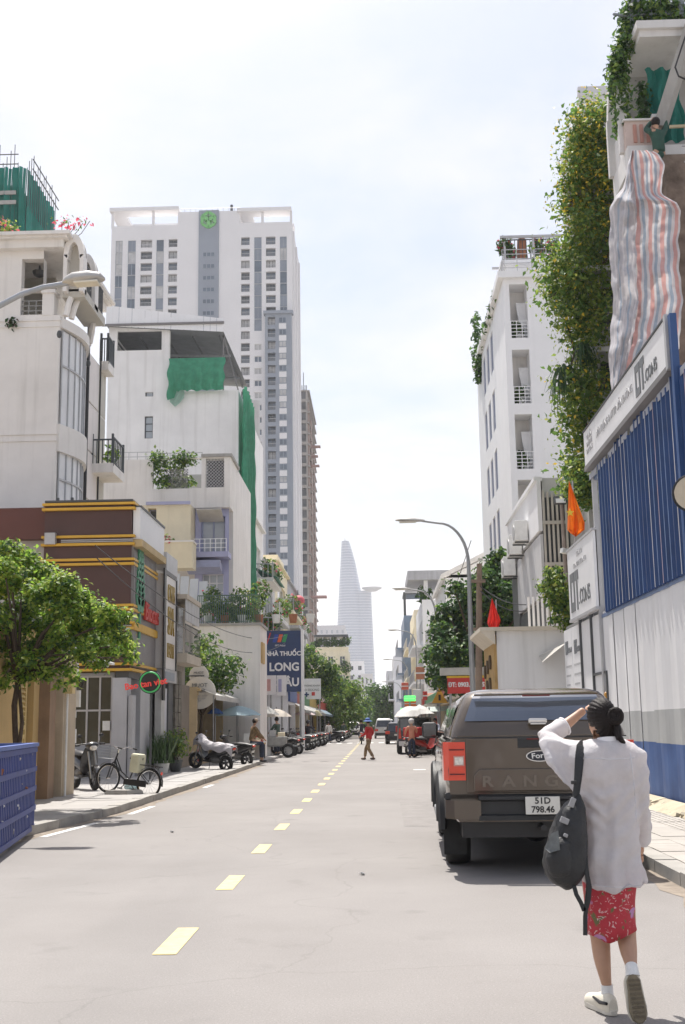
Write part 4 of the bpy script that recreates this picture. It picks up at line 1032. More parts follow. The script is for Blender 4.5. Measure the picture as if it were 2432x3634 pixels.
def terrace_house():
 Y = 53.6; xl = atY(232, 1100, Y).x; xr = atY(527, 1100, Y).x; F = front(xl, Y); W = xr - xl
 z = lambda vy, vx=400: atY(vx, vy, Y).z
 u = lambda vx, vy=1100: atY(vx, vy, Y).x - xl
 t = thing('terrace_house', 'cream and lilac house with a planted trellis terrace under white walls', 'house', (xr, Y, .1))
 za = z(1163); zt = z(1052, 300)
 h1 = (u(350), u(461), z(1118), zt + .01); h2 = (u(471), u(513), z(1117), z(1049, 490))
 ztr = z(1046, 490)
 b = MB(); b.wall(F, 0, u(461), za, zt, [h1], .25); b.wall(F, u(461), W, za, ztr, [h2], .25)
 b.wall(F, 0, u(345), .1, za, [], .2); b.face([F(W, za, 0), F(W, za, 9), F(W, ztr, 9), F(W, ztr, 0)]); b.face([F(0, za, 1.2), F(W, za, 1.2), F(W, za, 0), F(0, za, 0)])
 b.face([F(0, za + .4, 1.0), F(W, za + .4, 1.0), F(W, za + .4, 9), F(0, za + .4, 9)]); b.face([F(u(345), .1, 1.2), F(W, .1, 1.2), F(W, za, 1.2), F(u(345), za, 1.2)]); b.face([F(W, .1, 1.2), F(W, .1, 9), F(W, za, 9), F(W, za, 1.2)])
 b.build('wall', white2, t)
 b = MB(); fbox(b, F, u(461), W + .1, ztr, ztr + .15, -.1, 3); b.build('coping', concrete, t)
 # lattice panels
 def lattice(hh, n, m, name, th=.025):
  q = MB(); w_, h_ = hh[1] - hh[0], hh[3] - hh[2]; s_ = h_ / n
  c = -int(h_ / s_)
  k = -n
  while k * s_ < w_:
   a0 = max(0, k * s_); b0 = min(w_, k * s_ + h_)
   if b0 > a0:
    q.bar(F(hh[0] + a0, hh[2] + (a0 - k * s_), .08), F(hh[0] + b0, hh[2] + (b0 - k * s_), .08), th, th)
    q.bar(F(hh[0] + a0, hh[3] - (a0 - k * s_), .10), F(hh[0] + b0, hh[3] - (b0 - k * s_), .10), th, th)
   k += 1
  return q.build(name, m, t)
 lattice(h2, 9, greyl, 'vent_lattice'); q = MB(); fbox(q, F, h2[0], h2[1], h2[2], h2[3], .5, .55); q.build('lattice_back', greyd, t)
 lattice((h1[0] + .6, u(430), h1[2], z(1072)), 8, greyp, 'trellis')
 railing(F, 0, u(350), zt, .45, t, .3, 6, greyl, 'h', 2, .03); railing(F, h1[0], h1[1], zt - .1, .45, t, .2, 3, greyl, 'h', 2, .03)
 c = [F(u(vx, vy), z(vy), d) for vx, vy, d in ((362, 1060, .2), (365, 1090, .1), (375, 1105, .3), (400, 1062, .4), (412, 1045, .3), (430, 1048, .4), (395, 1095, .5), (420, 1100, .6), (358, 1045, .3))]
 foliage('terrace_plants', [(p.x, p.y, p.z, .5, .4, .38, 1) for p in c], 1500, .15, t, [leaf1, leaf2, leaf3], [.4, .25, .35])
 q = MB(); fbox(q, F, h1[0], h1[1], h1[2], zt - .3, 2.2, 2.3); q.build('terrace_back', M('grey_render', (.50, .50, .50), .8, .08, 1), t)
 # cream wing
 Fc = front(xl, Y - .9); zc = z(1292, 400)
 hw = [(u(346, 1200) , u(364, 1200), z(1236), z(1172)),]
 b = MB(); b.wall(Fc, u(330, 1200), u(443, 1200), zc, za, [(u(347, 1200), u(366, 1200), z(1250), z(1170)), ], .5); b.face([Fc(u(443, 1200), zc, 0), Fc(u(443, 1200), zc, 1.5), Fc(u(443, 1200), za, 1.5), Fc(u(443, 1200), za, 0)])
 b.face([Fc(u(330), za, 0), Fc(u(443), za, 0), Fc(u(443), za, 1), Fc(u(330), za, 1)]); b.face([Fc(u(330), zc, 1), Fc(u(443), zc, 1), Fc(u(443), zc, 0), Fc(u(330), zc, 0)]); b.build('cream_wall', cream, t)
 window(Fc, u(347, 1200), u(366, 1200), z(1250), z(1170), t, .45, 1, 2, .05, lilac, glassd)
 q = MB(); fbox(q, Fc, u(362, 1290), u(456, 1290), z(1313), z(1256), -1.1, -.02); q.build('cream_balcony', cream, t)
 q = MB(); fbox(q, Fc, u(362, 1290), u(458, 1290), z(1256), z(1252), -1.15, -.02); q.build('balcony_cap', white2, t)
 q = MB(); fbox(q, Fc, u(345), u(443), za, za + .14, -.12, .05); q.build('lilac_band', lilac, t)
 # lilac bay: two storeys of recess
 Fl = front(xl, Y + .35); l0, l1 = u(444, 1250), u(522, 1250)
 b = MB(); b.wall(Fl, l0, l1, 3.0, za, [(u(457, 1230), u(513, 1230), z(1262), z(1180)), (u(459, 1370), u(509, 1370), z(1395), z(1312))], .3); b.build('lilac_wall', lilac, t)
 window(Fl, u(457, 1230), u(513, 1230), z(1262), z(1180), t, .28, 2, 1, .08, M('blue_grey_frame', (.30, .33, .45), .5), glassl, name='balcony_door')
 window(Fl, u(459, 1370), u(509, 1370), z(1395), z(1312), t, .25, 3, 4, .05, white3, glassl, name='grille_door')
 q = MB(); pts = [Fl(u(484) + .42 * math.cos(math.pi * k / 10), z(1318) + .1 + .45 * math.sin(math.pi * k / 10), -.03) for k in range(11)]; q.tube(pts, .03, 5); q.build('door_arch', white3, t)
 for vy in (1268, 1400):
  q = MB(); fbox(q, Fl, l0 - .05, l1 + .1, z(vy) - .25, z(vy), -1.0, .1); q.build('balcony_slab', lilac if vy < 1300 else white2, t)
  railing(Fl, l0 + .1, l1, z(vy), .62, t, -.95, 6, white3, 'h', 3, .03)
 q = MB(); q.obox(Fl(u(483), z(1182), -.5), (u(513) - u(457), 1.1, .05), Euler((R(-22), 0, 0)).to_matrix()); q.build('awning', M('awning_beige', (.50, .48, .44), .6), t)
 q = MB(); q.obox(Fl(u(470), z(1300), -.5), (l1 - l0, 1.0, .35), Euler((R(-12), 0, 0)).to_matrix()); q.build('tiled_hood', M('lilac_hood', (.35, .37, .52), .7, .1, 3), t)
 # glass canopy and grey stair panels below
 for k in range(5):
  q = MB(); q.obox(Fc(u(402) + .42 * k, z(1355) - .12 * k, -1.4), (.38, .05, 1.5), Euler((R(-20), 0, 0)).to_matrix()); q.build('canopy_panel', M('frosted_panel', (.60, .62, .63), .3, .05, 2), t)
 q = MB(); fbox(q, F, u(345), W, .1, 3.4, -.2, .2); q.build('base_wall', M('taupe_wall'), t)
 foliage('balcony_plant', [(*Fc(u(395), z(1250), -.8), .5, .3, .25, 1), (*Fc(u(372), z(1268), -1.1), .45, .3, .4, 1)], 260, .13, t, [leaf1, leaf2, flowerr], [.5, .3, .2])
terrace_house()

def garden_house():
 Y = 50.0; xl = atY(440, 1500, Y).x; xr = atY(595, 1500, Y).x; zt = atY(520, 1432, Y).z; W = xr - xl; F = front(xl, Y)
 t = thing('roof_garden_house', 'low blank white walled house with a leafy railed roof garden', 'house', (xr, Y, .1))
 b = MB(); b.wall(F, 0, W, .1, zt, [], .2); wall_box(b, xl, xr, Y, Y + 3.2, .1, zt, 0, 'rlbt'); b.build('wall', white2, t)
 MB().box(xl, xr + .08, Y - .06, Y + 3, zt, zt + .12).build('coping', concrete, t)
 railing(F, .2, W, zt + .12, 1.2, t, .12, 30, M('green_mesh_rail', (.10, .16, .13), .6), t=.03)
 Fs = street_l(xr, Y); q = MB(); fbox(q, Fs, .4, 1.5, zt - 1.6, zt - .7, -.08, .02); q.build('window_box', ochre, t)
 rg = np.random.default_rng(11); cl_ = []
 for k in range(13): cl_.append((xl + .5 + (W - .6) * k / 12, Y + .8 + rg.random(), zt + .6 + 1.0 * rg.random() ** 2, .35 + .3 * rg.random(), .45, .3 + .35 * rg.random(), 1))
 foliage('garden_plants', cl_, 2600, .14, t, [leaf1, leaf3, leaf2, flowerr], [.42, .28, .28, .02])
 for k in range(7):
  x = xl + .6 + k * .75; q = MB(); q.lathe([(.14, 0), (.2, .38), (.001, .38)], (x, Y + .5, zt + .12), 10); q.build('pot', terra if k % 2 else plasticw, t)
garden_house()

# leafy small tree and bushes in front of the white wall
def tree(name, label, base, h, r, clumps, n, size, mats=None, mix=None, trunk=.12, lean=(0, 0), group=None, seed=1, spread=.1, squash=.8, cat='tree', csize=.42, up=.35):
 rg = np.random.default_rng(seed); base = Vector(base); t = thing(name, label, cat, base, group); top = base + Vector((lean[0], lean[1], h))
 fork = base + (top - base) * .45; b = MB(); b.tube([base - Vector((0, 0, .05)), base + (fork - base) * .5 + Vector((rg.normal() * .08, rg.normal() * .08, 0)), fork, base + (top - base) * .75], [trunk * 1.25, trunk, trunk * .85, trunk * .4], 9)
 cl_ = []
 for k in range(clumps):
  d = rg.normal(size=3); d /= np.linalg.norm(d); rad = .35 + .65 * rg.random() ** .5
  c = (top.x + d[0] * r * rad, top.y + d[1] * r * rad, top.z + d[2] * r * squash * rad - .1 * r); s_ = r * csize * (.6 + .6 * rg.random()); cl_.append((*c, s_, s_, s_ * .7, s_ ** 2))
  if k % 2 == 0:
   m_ = fork.lerp(Vector(c), .5) + Vector((0, 0, .1 * r)); b.tube([fork, m_, c], [trunk * .45, trunk * .25, trunk * .06], 5)
 b.build('trunk', bark, t, smooth=True); foliage('crown', cl_, n, size, t, mats, mix, spread, up=up)
 return t
p = atY(468, 1620, 46.5); tree('leafy_tree', 'small leafy tree behind the round salon signs', (p.x - .1, 46.5, .11), 3.9, 1.4, 22, 2600, .17, [leaf1, leaf3, leaf2], [.45, .35, .2], .07, seed=4)
# iron trellis and awnings on the pavement there
def tube_house(name, label, y0, y1, zt, m, X=-7.3, floors=3, fh=3.2, seed=0, bal=1.0, plants=True, roofm=None, x0=-18):
 rg = random.Random(seed); t = thing(name, label, 'house', (X, y0, .1)); F = street_l(X, y0); W = y1 - y0; holes = []; fl = []
 for k in range(floors):
  v = zt - .5 - fh * (k + 1)
  if v < 3.2: break
  holes.append((W * .2, W * .8, v + .15, v + 2.4)); fl.append(v)
 holes.append((W * .08, W * .92, .12, 2.7))
 b = MB(); b.wall(F, 0, W, .1, zt, holes, .25); wall_box(b, x0, X, y0, y1, .1, zt, 0, 'lbft'); b.build('wall', m, t)
 for h in holes[:-1]: window(F, *h, t, .2, 3, 1, .06, white3, [glassb, glassd, glassl][rg.randrange(3)], name='balcony_door', sub=False)
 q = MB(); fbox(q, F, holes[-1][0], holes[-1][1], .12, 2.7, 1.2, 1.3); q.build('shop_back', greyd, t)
 for i, v in enumerate(fl):
  if i and rg.random() < .2: continue
  q = MB(); fbox(q, F, W * .06, W * .94, v - .12, v + .1, -bal, .05); q.build('balcony_slab', m, t)
  railing(F, W * .08, W * .92, v + .1, .9, t, -bal + .05, 8, rg.choice([white3, greyl, greyd]), t=.04)
  Fe = Fr(*F(W * .08, 0, 0), 0); railing(Fe, .02, bal - .02, v + .0, .9, t, .0, 4, greyl, t=.04)
  if plants:
   cl_ = [(*F(W * (.15 + .7 * rg.random()), v + .6 + .5 * rg.random(), -bal * (.5 + .5 * rg.random())), .55, .5, .45, 1) for _ in range(4)]
   foliage('balcony_plants', cl_, 420, .2, t, [leaf1, leaf2, leaf3, flowerr], [.42, .25, .27, .06])
 q = MB(); fbox(q, F, -.05, W + .05, zt, zt + .12, -.25, .6); q.build('roof_edge', roofm or m, t)
 return t, F, W
t1, F1, W1 = tube_house('balcony_house', 'white house with jutting balconies beside the hanging green net', 67.5, 74.0, 13.7, white2, seed=1, bal=1.25)
q = MB(); q.obox(F1(3.2, 10.4, -.8), (5.2, 1.5, .06), (Matrix.Rotation(R(90), 3, 'Z') @ Matrix.Rotation(R(25), 3, 'X'))); q.build('green_awning', M('awning_green', (.03, .16, .10), .6, .1, 4), t1)
tube_house('planted_house', 'grey-white house with thick balcony planting behind the pharmacy sign', 74.1, 83.0, 12.0, M('dove_wall', (.60, .59, .58), .8, .08, 1, streak=.3), seed=2, bal=1.1)
t3, F3, W3 = tube_house('cream_house', 'cream house with curved balcony brackets behind the pharmacy sign', 83.1, 95.0, 13.3, cream, seed=3, bal=1.3)
q = MB(); fbox(q, F3, 5, 11, 13.4, 14.4, .2, 3); q.build('roof_room', cream, t3)
tube_house('grey_house', 'plain grey house with glass roof canopy beyond the cream balconies', 95.1, 110.0, 13.2, M('ash_wall', (.46, .46, .48), .8, .08, 1, streak=.3), seed=4, bal=.9)
t5, F5, W5 = tube_house('lantern_house', 'white house hung with red lanterns above the pharmacy', 110.1, 122, 11.5, white2, seed=5, bal=.8)
for k, (vx, vy) in enumerate([(682, 1375), (686, 1420)]):
 c = atY(vx, vy, 103.0); t = thing('red_lantern', ['upper red lantern on the houses above the pharmacy', 'lower red lantern on the houses above the pharmacy'][k], 'lantern', c)
 MB().ball(c, (.62, .62, .52), 12, 8).build('shade', M('lantern_red', (.55, .10, .12), .6, .1, 3), t, smooth=True)
 MB().cyl(c + Vector((0, 0, .5)), c + Vector((0, 0, 1.0)), .03, n=6).build('cord', black, t)

# ---- pharmacy with its tall blue billboard
def pharmacy():
 Y = 64.0; x0 = atY(607, 1500, Y).x; x1 = atY(689, 1500, Y).x; z0 = atY(650, 1583, Y).z; z1 = atY(650, 1443, Y).z; W = x1 - x0; H = z1 - z0
 t = thing('pharmacy_sign', 'tall dark blue pharmacy billboard with white Vietnamese lettering', 'billboard', ((x0 + x1) / 2, Y, .1)); F = front(x0, Y, z0)
 MB().box(x0, x1, Y, Y + .3, z0, z1).build('board', navy, t)
 MB().box(x1, x1 + .14, Y - .03, Y + .5, .1, z1 + .05).build('side_panel', white3, t); MB().box(x0, x0 + .12, Y + .31, Y + .43, .1, z0).build('post', steel, t); MB().box(x1 - .12, x1, Y + .31, Y + .43, .1, z0).build('post', steel, t)
 lettering('NHÀ THUỐC', F, W * .5, H * .62, .33, signw, t, .03, .02, .012); lettering('LONG', F, W * .53, H * .40, .62, signw, t, .03, .02, .02, .95); lettering('CHÂU', F, W * .53, H * .15, .62, signw, t, .03, .02, .02, .95)
 lettering('FPT Retail', F, W * .42, H * .755, .14, signw, t, .02, .02)
 for k, (c, du) in enumerate([((.02, .06, .35), -.26), ((.70, .12, .03), 0), ((.03, .30, .10), .26)]):
  q = MB(); q.prism([(W * .42 + du - .1 - .06, H * .81), (W * .42 + du + .1 - .06, H * .81), (W * .42 + du + .1 + .06, H * .94), (W * .42 + du - .1 + .06, H * .94)], F, -.03, -.002); q.build('logo_bar', M('logo_bar_%d' % k, c, .4, 0), t)
 q = MB(); q.prism([(.05, H * .78), (.12, H * .78), (.34, H * .97), (.27, H * .97)], F, -.02, -.002); q.build('red_slash', redp, t)
pharmacy()

# ---- long row of low shops (street level) and what stands over it
def shop(name, label, y0, y1, h, m, fascia, X=-5.25, awn=None, out=1.6, sag=.5, txt=None, tm=None, x0=-14):
 t = thing(name, label, 'shop', (X, y0, .1)); F = street_l(X, y0); W = y1 - y0
 b = MB(); b.wall(F, 0, W, .1, h, [(.2, W - .2, .12, 2.6)], .3); wall_box(b, x0, X, y0, y1, .1, h, 0, 'lbft'); b.build('wall', m, t)
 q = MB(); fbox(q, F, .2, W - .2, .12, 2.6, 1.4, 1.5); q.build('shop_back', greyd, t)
 q = MB(); fbox(q, F, .05, W - .05, 2.75, min(h - .05, 3.5), -.12, 0); q.build('fascia', fascia, t)
 for k in range(4):
  q = MB(); fbox(q, F, .3 + (W - .8) * k / 4, .3 + (W - .8) * (k + .8) / 4, .12, .9 + .5 * ((k * 3) % 3), .5, 1.1); q.build('goods_rack', [ochre, greyl, redp, cream][k], t)
 if awn is not None:
  q = MB(); n = 8
  for k in range(n):
   u0, u1 = W * k / n, W * (k + 1) / n; q.face([F(u0, 2.85, -.05), F(u1, 2.85, -.05), F(u1, 2.85 - sag, -out), F(u0, 2.85 - sag, -out)]); q.face([F(u0, 2.85 - sag, -out), F(u1, 2.85 - sag, -out), F(u1, 2.85 - sag - .18, -out), F(u0, 2.85 - sag - .18, -out)])
  q.build('awning', awn, t)
  for k in (0.1, W - .1):
   q = MB(); q.cyl(F(k, .1, -out + .1), F(k, 2.85 - sag, -out + .1), .025, n=6); q.build('awning_pole', steel, t)
 if txt: lettering(txt, F, W / 2, 3.1, .45, tm or signw, t, .03, .14)
 return t, F, W
tarpb = M('tarp_blue_grey', (.22, .30, .36), .6, .1, 2, translucent=.2); tarpw = M('tarp_white', (.70, .69, .66), .6, .08, 2, translucent=.3); tarpg = M('tarp_grey', (.38, .38, .36), .6, .1, 2, translucent=.2)
shop('blue_awning_shop', 'shop under a sloping blue-grey awning before the pharmacy board', 53.3, 58.3, 3.6, white2, M('fascia_teal', (.12, .25, .28), .5), awn=tarpb, out=1.5, X=-6.9)
shop('corner_stall_shop', 'small shop with yellow counter and tan roof sheet beside low white wall', 42.5, 49.8, 2.9, M('tan_sheet', (.46, .36, .22), .7, .12, 2), M('fascia_tan', (.5, .38, .2), .5), X=-6.6, awn=tarpw, out=.7, sag=.25)
shop('pharmacy_shop', 'pale pharmacy shopfront under its blue billboard', 64.4, 70, 3.6, white3, M('fascia_blue2', (.05, .10, .30), .4), awn=None, X=-4.95)
shop('grey_awning_shop', 'shop with a long grey awning past the pharmacy', 70.1, 78, 3.5, cream, M('fascia_red2', (.4, .08, .06), .5), awn=tarpg, out=.9)
shop('white_awning_shop', 'shop with white striped awning below the clinic sign', 78.1, 88, 3.5, white2, M('fascia_green2', (.08, .25, .12), .5), awn=tarpw, out=.8)
shop('yellow_front_shop', 'shop with a mustard yellow signboard under the trees', 88.1, 100, 4.2, M('mustard', (.45, .32, .08), .7), M('fascia_mustard', (.50, .36, .08), .5), awn=tarpg, out=.8)
shop('far_shop', 'low pale shop near the zebra crossing on the shady side', 100.1, 120, 4.0, white2, redp, awn=tarpb, out=.8)
shop('last_shop', 'low shops under the round green trees far down the street', 120.1, 165, 4.0, cream, M('fascia_blue2'), awn=tarpw, out=.8)
# clinic sign
c0, c1 = atY(694, 1600, 84), atY(734, 1562, 84); t = thing('clinic_sign', 'white clinic sign with a dark cross beside the tree', 'sign', ((c0.x + c1.x) / 2, 84, .1)); F = front(c0.x, 84, c0.z); W, H = c1.x - c0.x, c1.z - c0.z
MB().box(c0.x, c1.x, 84, 84.25, c0.z, c1.z + .3).build('board', signw, t); lettering('PHÒNG KHÁM', F, W * .5, H * .82, .17, printg, t); lettering('O DUONG', F, W * .5, H * .56, .22, printg, t)
q = MB(); q.box(c0.x + .08, c0.x + .42, 83.96, 84.0, c0.z + .28, c0.z + .38); q.box(c0.x + .2, c0.x + .3, 83.963, 83.997, c0.z + .16, c0.z + .5); q.build('cross', navy, t)
q = MB(); q.box(c0.x + .62, c0.x + .85, 83.96, 84, c0.z + .25, c0.z + .5); q.build('red_square', redp, t)
for x in (c0.x + .1, c1.x - .1): MB().cyl((x, 84.3, .1), (x, 84.3, c0.z + .5), .05).build('post', steel, t)
# red banner and white box sign near the blue awning
p = atY(594, 1550, 60); t = thing('red_banner', 'narrow vertical red banner sign left of the pharmacy board', 'sign', (p.x, 60, .1))
z0, z1 = atY(594, 1582, 60).z, atY(594, 1512, 60).z; MB().box(p.x - .16, p.x + .16, 60, 60.15, z0, z1).build('board', redp, t); MB().cyl((p.x - .2, 60.1, .1), (p.x - .2, 60.1, z1), .04).build('post', steel, t)
for i, (v0, v1, a, c, lab) in enumerate([(607, 632, 1545, 1590, 'white box sign with pink panel before the blue pharmacy board'), (634, 655, 1545, 1592, 'tall pale lightbox sign standing before the pharmacy board')]):
 A, B = atY(v0, c, 61), atY(v1, a, 61); t = thing('lightbox_sign', lab, 'sign', ((A.x + B.x) / 2, 61, .1)); MB().box(A.x, B.x, 61, 61.2, A.z, B.z).build('board', signw, t)
 MB().box(A.x + .08, (A.x + B.x) / 2, 60.97, 61, A.z + .2, B.z - .2).build('print_panel', [M('pink_print', (.6, .35, .33), .5), M('lilac_print', (.35, .36, .55), .5)][i], t); MB().cyl(((A.x + B.x) / 2, 61.1, .1), ((A.x + B.x) / 2, 61.1, A.z), .05).build('post', steel, t)
# ---- trees and houses at the far end
def wood_tree(label, vx, vtop, Y, r, seed, n=2600, mats=None, mix=None, size=.3, sq=1.0):
 c = atY(vx, vtop, Y); return tree('street_tree', label, (c.x, Y, .1), c.z - r * sq * .9, r, 30, n, size, mats or [leaf1, leaf2, leaf3], mix or [.5, .25, .25], .14, seed=seed, spread=.2, squash=sq)
wood_tree('tall spreading street tree right of the blue pharmacy board', 712, 1494, 98, 2.3, 21, 4200, [leaf3, leaf1, leaf2], [.4, .4, .2])
wood_tree('round light green tree above the mustard shop sign', 762, 1540, 118, 3.0, 22, 5200, [leaf1, leaf2], [.55, .45])
wood_tree('second round green tree past the mustard shop', 781, 1562, 140, 3.0, 23, 3600)
wood_tree('small round tree at the far bend of the street', 800, 1612, 190, 2.6, 24, 1500, size=.4)
wood_tree('grey-green tree closing the street before the hazy skyscraper', 871, 1565, 225, 5.0, 25, 3600, [leaf3, leaf1], [.5, .5], .5)
wood_tree('broad grey-green tree on the sunny side at the street end', 897, 1560, 205, 4.6, 26, 3600, [leaf3, leaf1], [.5, .5], .5)
wood_tree('low dark tree at the end of the street behind the cars', 838, 1622, 250, 4.0, 27, 1500, [leaf3, leaf1], [.5, .5], .5)
t, F, W, zt = plain_block('cream_block', 'cream block with hanging roof garden at the far bend', 716, 797, 1487, 200, 14, cream, 3, 3, glassd)
cl_ = [(*F(W * (k + .5) / 9, zt + .9 + .3 * (k % 3), .4), .9, .8, .8, 1) for k in range(9)]; foliage('roof_garden', cl_, 1500, .35, t, [leaf1, leaf3], [.5, .5])
cl_ = [(*F(W * .93, zt - 3 - 5.2 * k, -.3), 1.0, .7, 1.1, 1) for k in range(3)]; foliage('wall_plants', cl_, 700, .35, t, [leaf1, leaf3], [.5, .5])
q = MB(); fbox(q, F, .2, W, zt + 2.2, zt + 2.6, -.3, 6); q.build('roof_canopy', greyd, t)
for k in range(5):
 q = MB(); fbox(q, F, .4 + k * (W - .8) / 4 - .1, .4 + k * (W - .8) / 4 + .1, zt, zt + 2.2, .1, .3); q.build('canopy_post', greyl, t)
plain_block('white_office', 'white office block with small square windows at the street end', 795, 833, 1516, 400, 16, white3, 5, 2, glassd)
plain_block('white_annex', 'lower white block with small windows right of the white office', 826, 853, 1545, 385, 16, white3, 4, 3, glassd)
# ================================================================== right side of the street
HX = 4.62
bluep = M('hoarding_blue', (.035, .09, .27), .55, .18, 1.5, .05, 30, streak=.35, col2=(.06, .13, .33))
bluec = M('corrugated_blue', (.013, .050, .165), .4, .2, 1.2, metal=.15, streak=.3)
worn = M('worn_white_ridge', (.58, .58, .60), .6, .25, 4, col2=(.34, .38, .48))
wornr = M('worn_rusty_ridge', (.48, .36, .36), .7, .3, 5, col2=(.25, .25, .38))
greyb = M('hoarding_grey', (.42, .43, .43), .6, .07, 1.5, streak=.25)
whiteb = M('hoarding_white', (.76, .76, .77), .5, .04, .9, streak=.16)
def hoarding():
 t = thing('site_hoarding', 'painted steel site hoarding with blue, grey and white bands along the pavement', 'hoarding', (HX, 18, .1)); rg = np.random.default_rng(3)
 y = 8.0
 while y < 23.4:
  w = .98; k = .006 * (int(y * 3) % 2) + rg.normal() * .003; F = street_r(HX + k, y + w); a, b_ = -.0, w + .004
  zb = [.13, 1.11 + rg.normal() * .012, 1.64 + rg.normal() * .012, 3.58]
  q = MB()
  for i in range(3):
   n = 4
   for j in range(n):
    u0, u1 = a + (b_ - a) * j / n, a + (b_ - a) * (j + 1) / n
    d0, d1 = .012 * math.sin(j * 1.9 + y), .012 * math.sin((j + 1) * 1.9 + y)
    q.face([F(u0, zb[i], d0), F(u1, zb[i], d1), F(u1, zb[i + 1], d1), F(u0, zb[i + 1], d0)], i)
  q.build('hoarding_sheet', [bluep, greyb, whiteb], t); y += w
 for z in (1.2, 3.7):
  q = MB(); q.box(HX + .06, HX + .12, 8, 28.7, z, z + .06); q.build('rear_rail', steel, t)
 # blue corrugated upper sheets
 y = 14.8; Z0, Z1 = 3.60, 6.56
 while y < 23.0:
  F = street_r(HX - .03, y + .84); q = MB(); nr = 3; prof = [(0, 0), (.58, 0), (.70, -.06), (.86, -.06), (1, 0)]; top = Z1 + .08 * math.sin(y * 3.1)
  for r in range(nr):
   for (p0, d0), (p1, d1) in zip(prof, prof[1:]):
    u0, u1 = (r + p0) * .84 / nr, (r + p1) * .84 / nr; mi = 0
    if d0 < 0 and d1 < 0: mi = [0, 1, 3, 0, 2, 3, 1, 0, 3][int(rg.integers(9))]
    q.face([F(u0, Z0, d0), F(u1, Z0, d1), F(u1, top, d1), F(u0, top, d0)], mi)
  q.build('corrugated_sheet', [bluec, worn, wornr, M('faded_blue_ridge', (.10, .17, .32), .5, .2, 3)], t); y += .84
 for z in (3.54, 6.42):
  q = MB(); q.box(HX - .02, HX + .05, 14.8, 23.85, z, z + .07); q.build('rail', M('rail_blue', (.16, .22, .36), .5, .2, 3), t)
 for k in range(9):
  q = MB(); q.box(HX - .075, HX - .068, 15.2 + k * 1.0, 15.95 + k * 1.0, 6.46, 6.58); q.build('top_flashing', worn, t)
 q = MB(); q.box(HX - .16, HX - .06, 16.55, 16.68, 3.5, 7.45); q.build('post', M('post_blue', (.03, .08, .22), .5, .1, 2), t)

 q = MB(); q.box(HX - .06, HX + .04, 23.72, 23.84, .12, 6.75); q.build('post', greyl, t)
hoarding()
def logo_qt(F, u, v, h, parent):
 """block letters Q T with small CONS behind, as on the boards"""
 m = printg; s_ = h
 for nm, poly in (('letter_q', [(0, 0), (.62, 0), (.62, 1), (0, 1)]),):
  q = MB()
  for a, b_, c, d in ((0, .15, 0, 1), (.49, .64, 0, 1), (.15, .49, 0, .24), (.15, .49, .76, 1)): fbox(q, F, u + a * s_, u + b_ * s_, v + c * s_, v + d * s_, -.012, -.002)
  q.build(nm, m, parent)
 q = MB(); fbox(q, F, u + .90 * s_, u + 1.06 * s_, v, v + .75 * s_, -.012, -.002); fbox(q, F, u + .74 * s_, u + 1.22 * s_, v + .75 * s_, v + s_, -.012, -.002); q.build('letter_t', m, parent)
 lettering('.CONS', F, u + 1.22 * s_, v + .27 * s_, .52 * s_, m, parent, .01, .008, .006, 1.0, 0, 'LEFT')
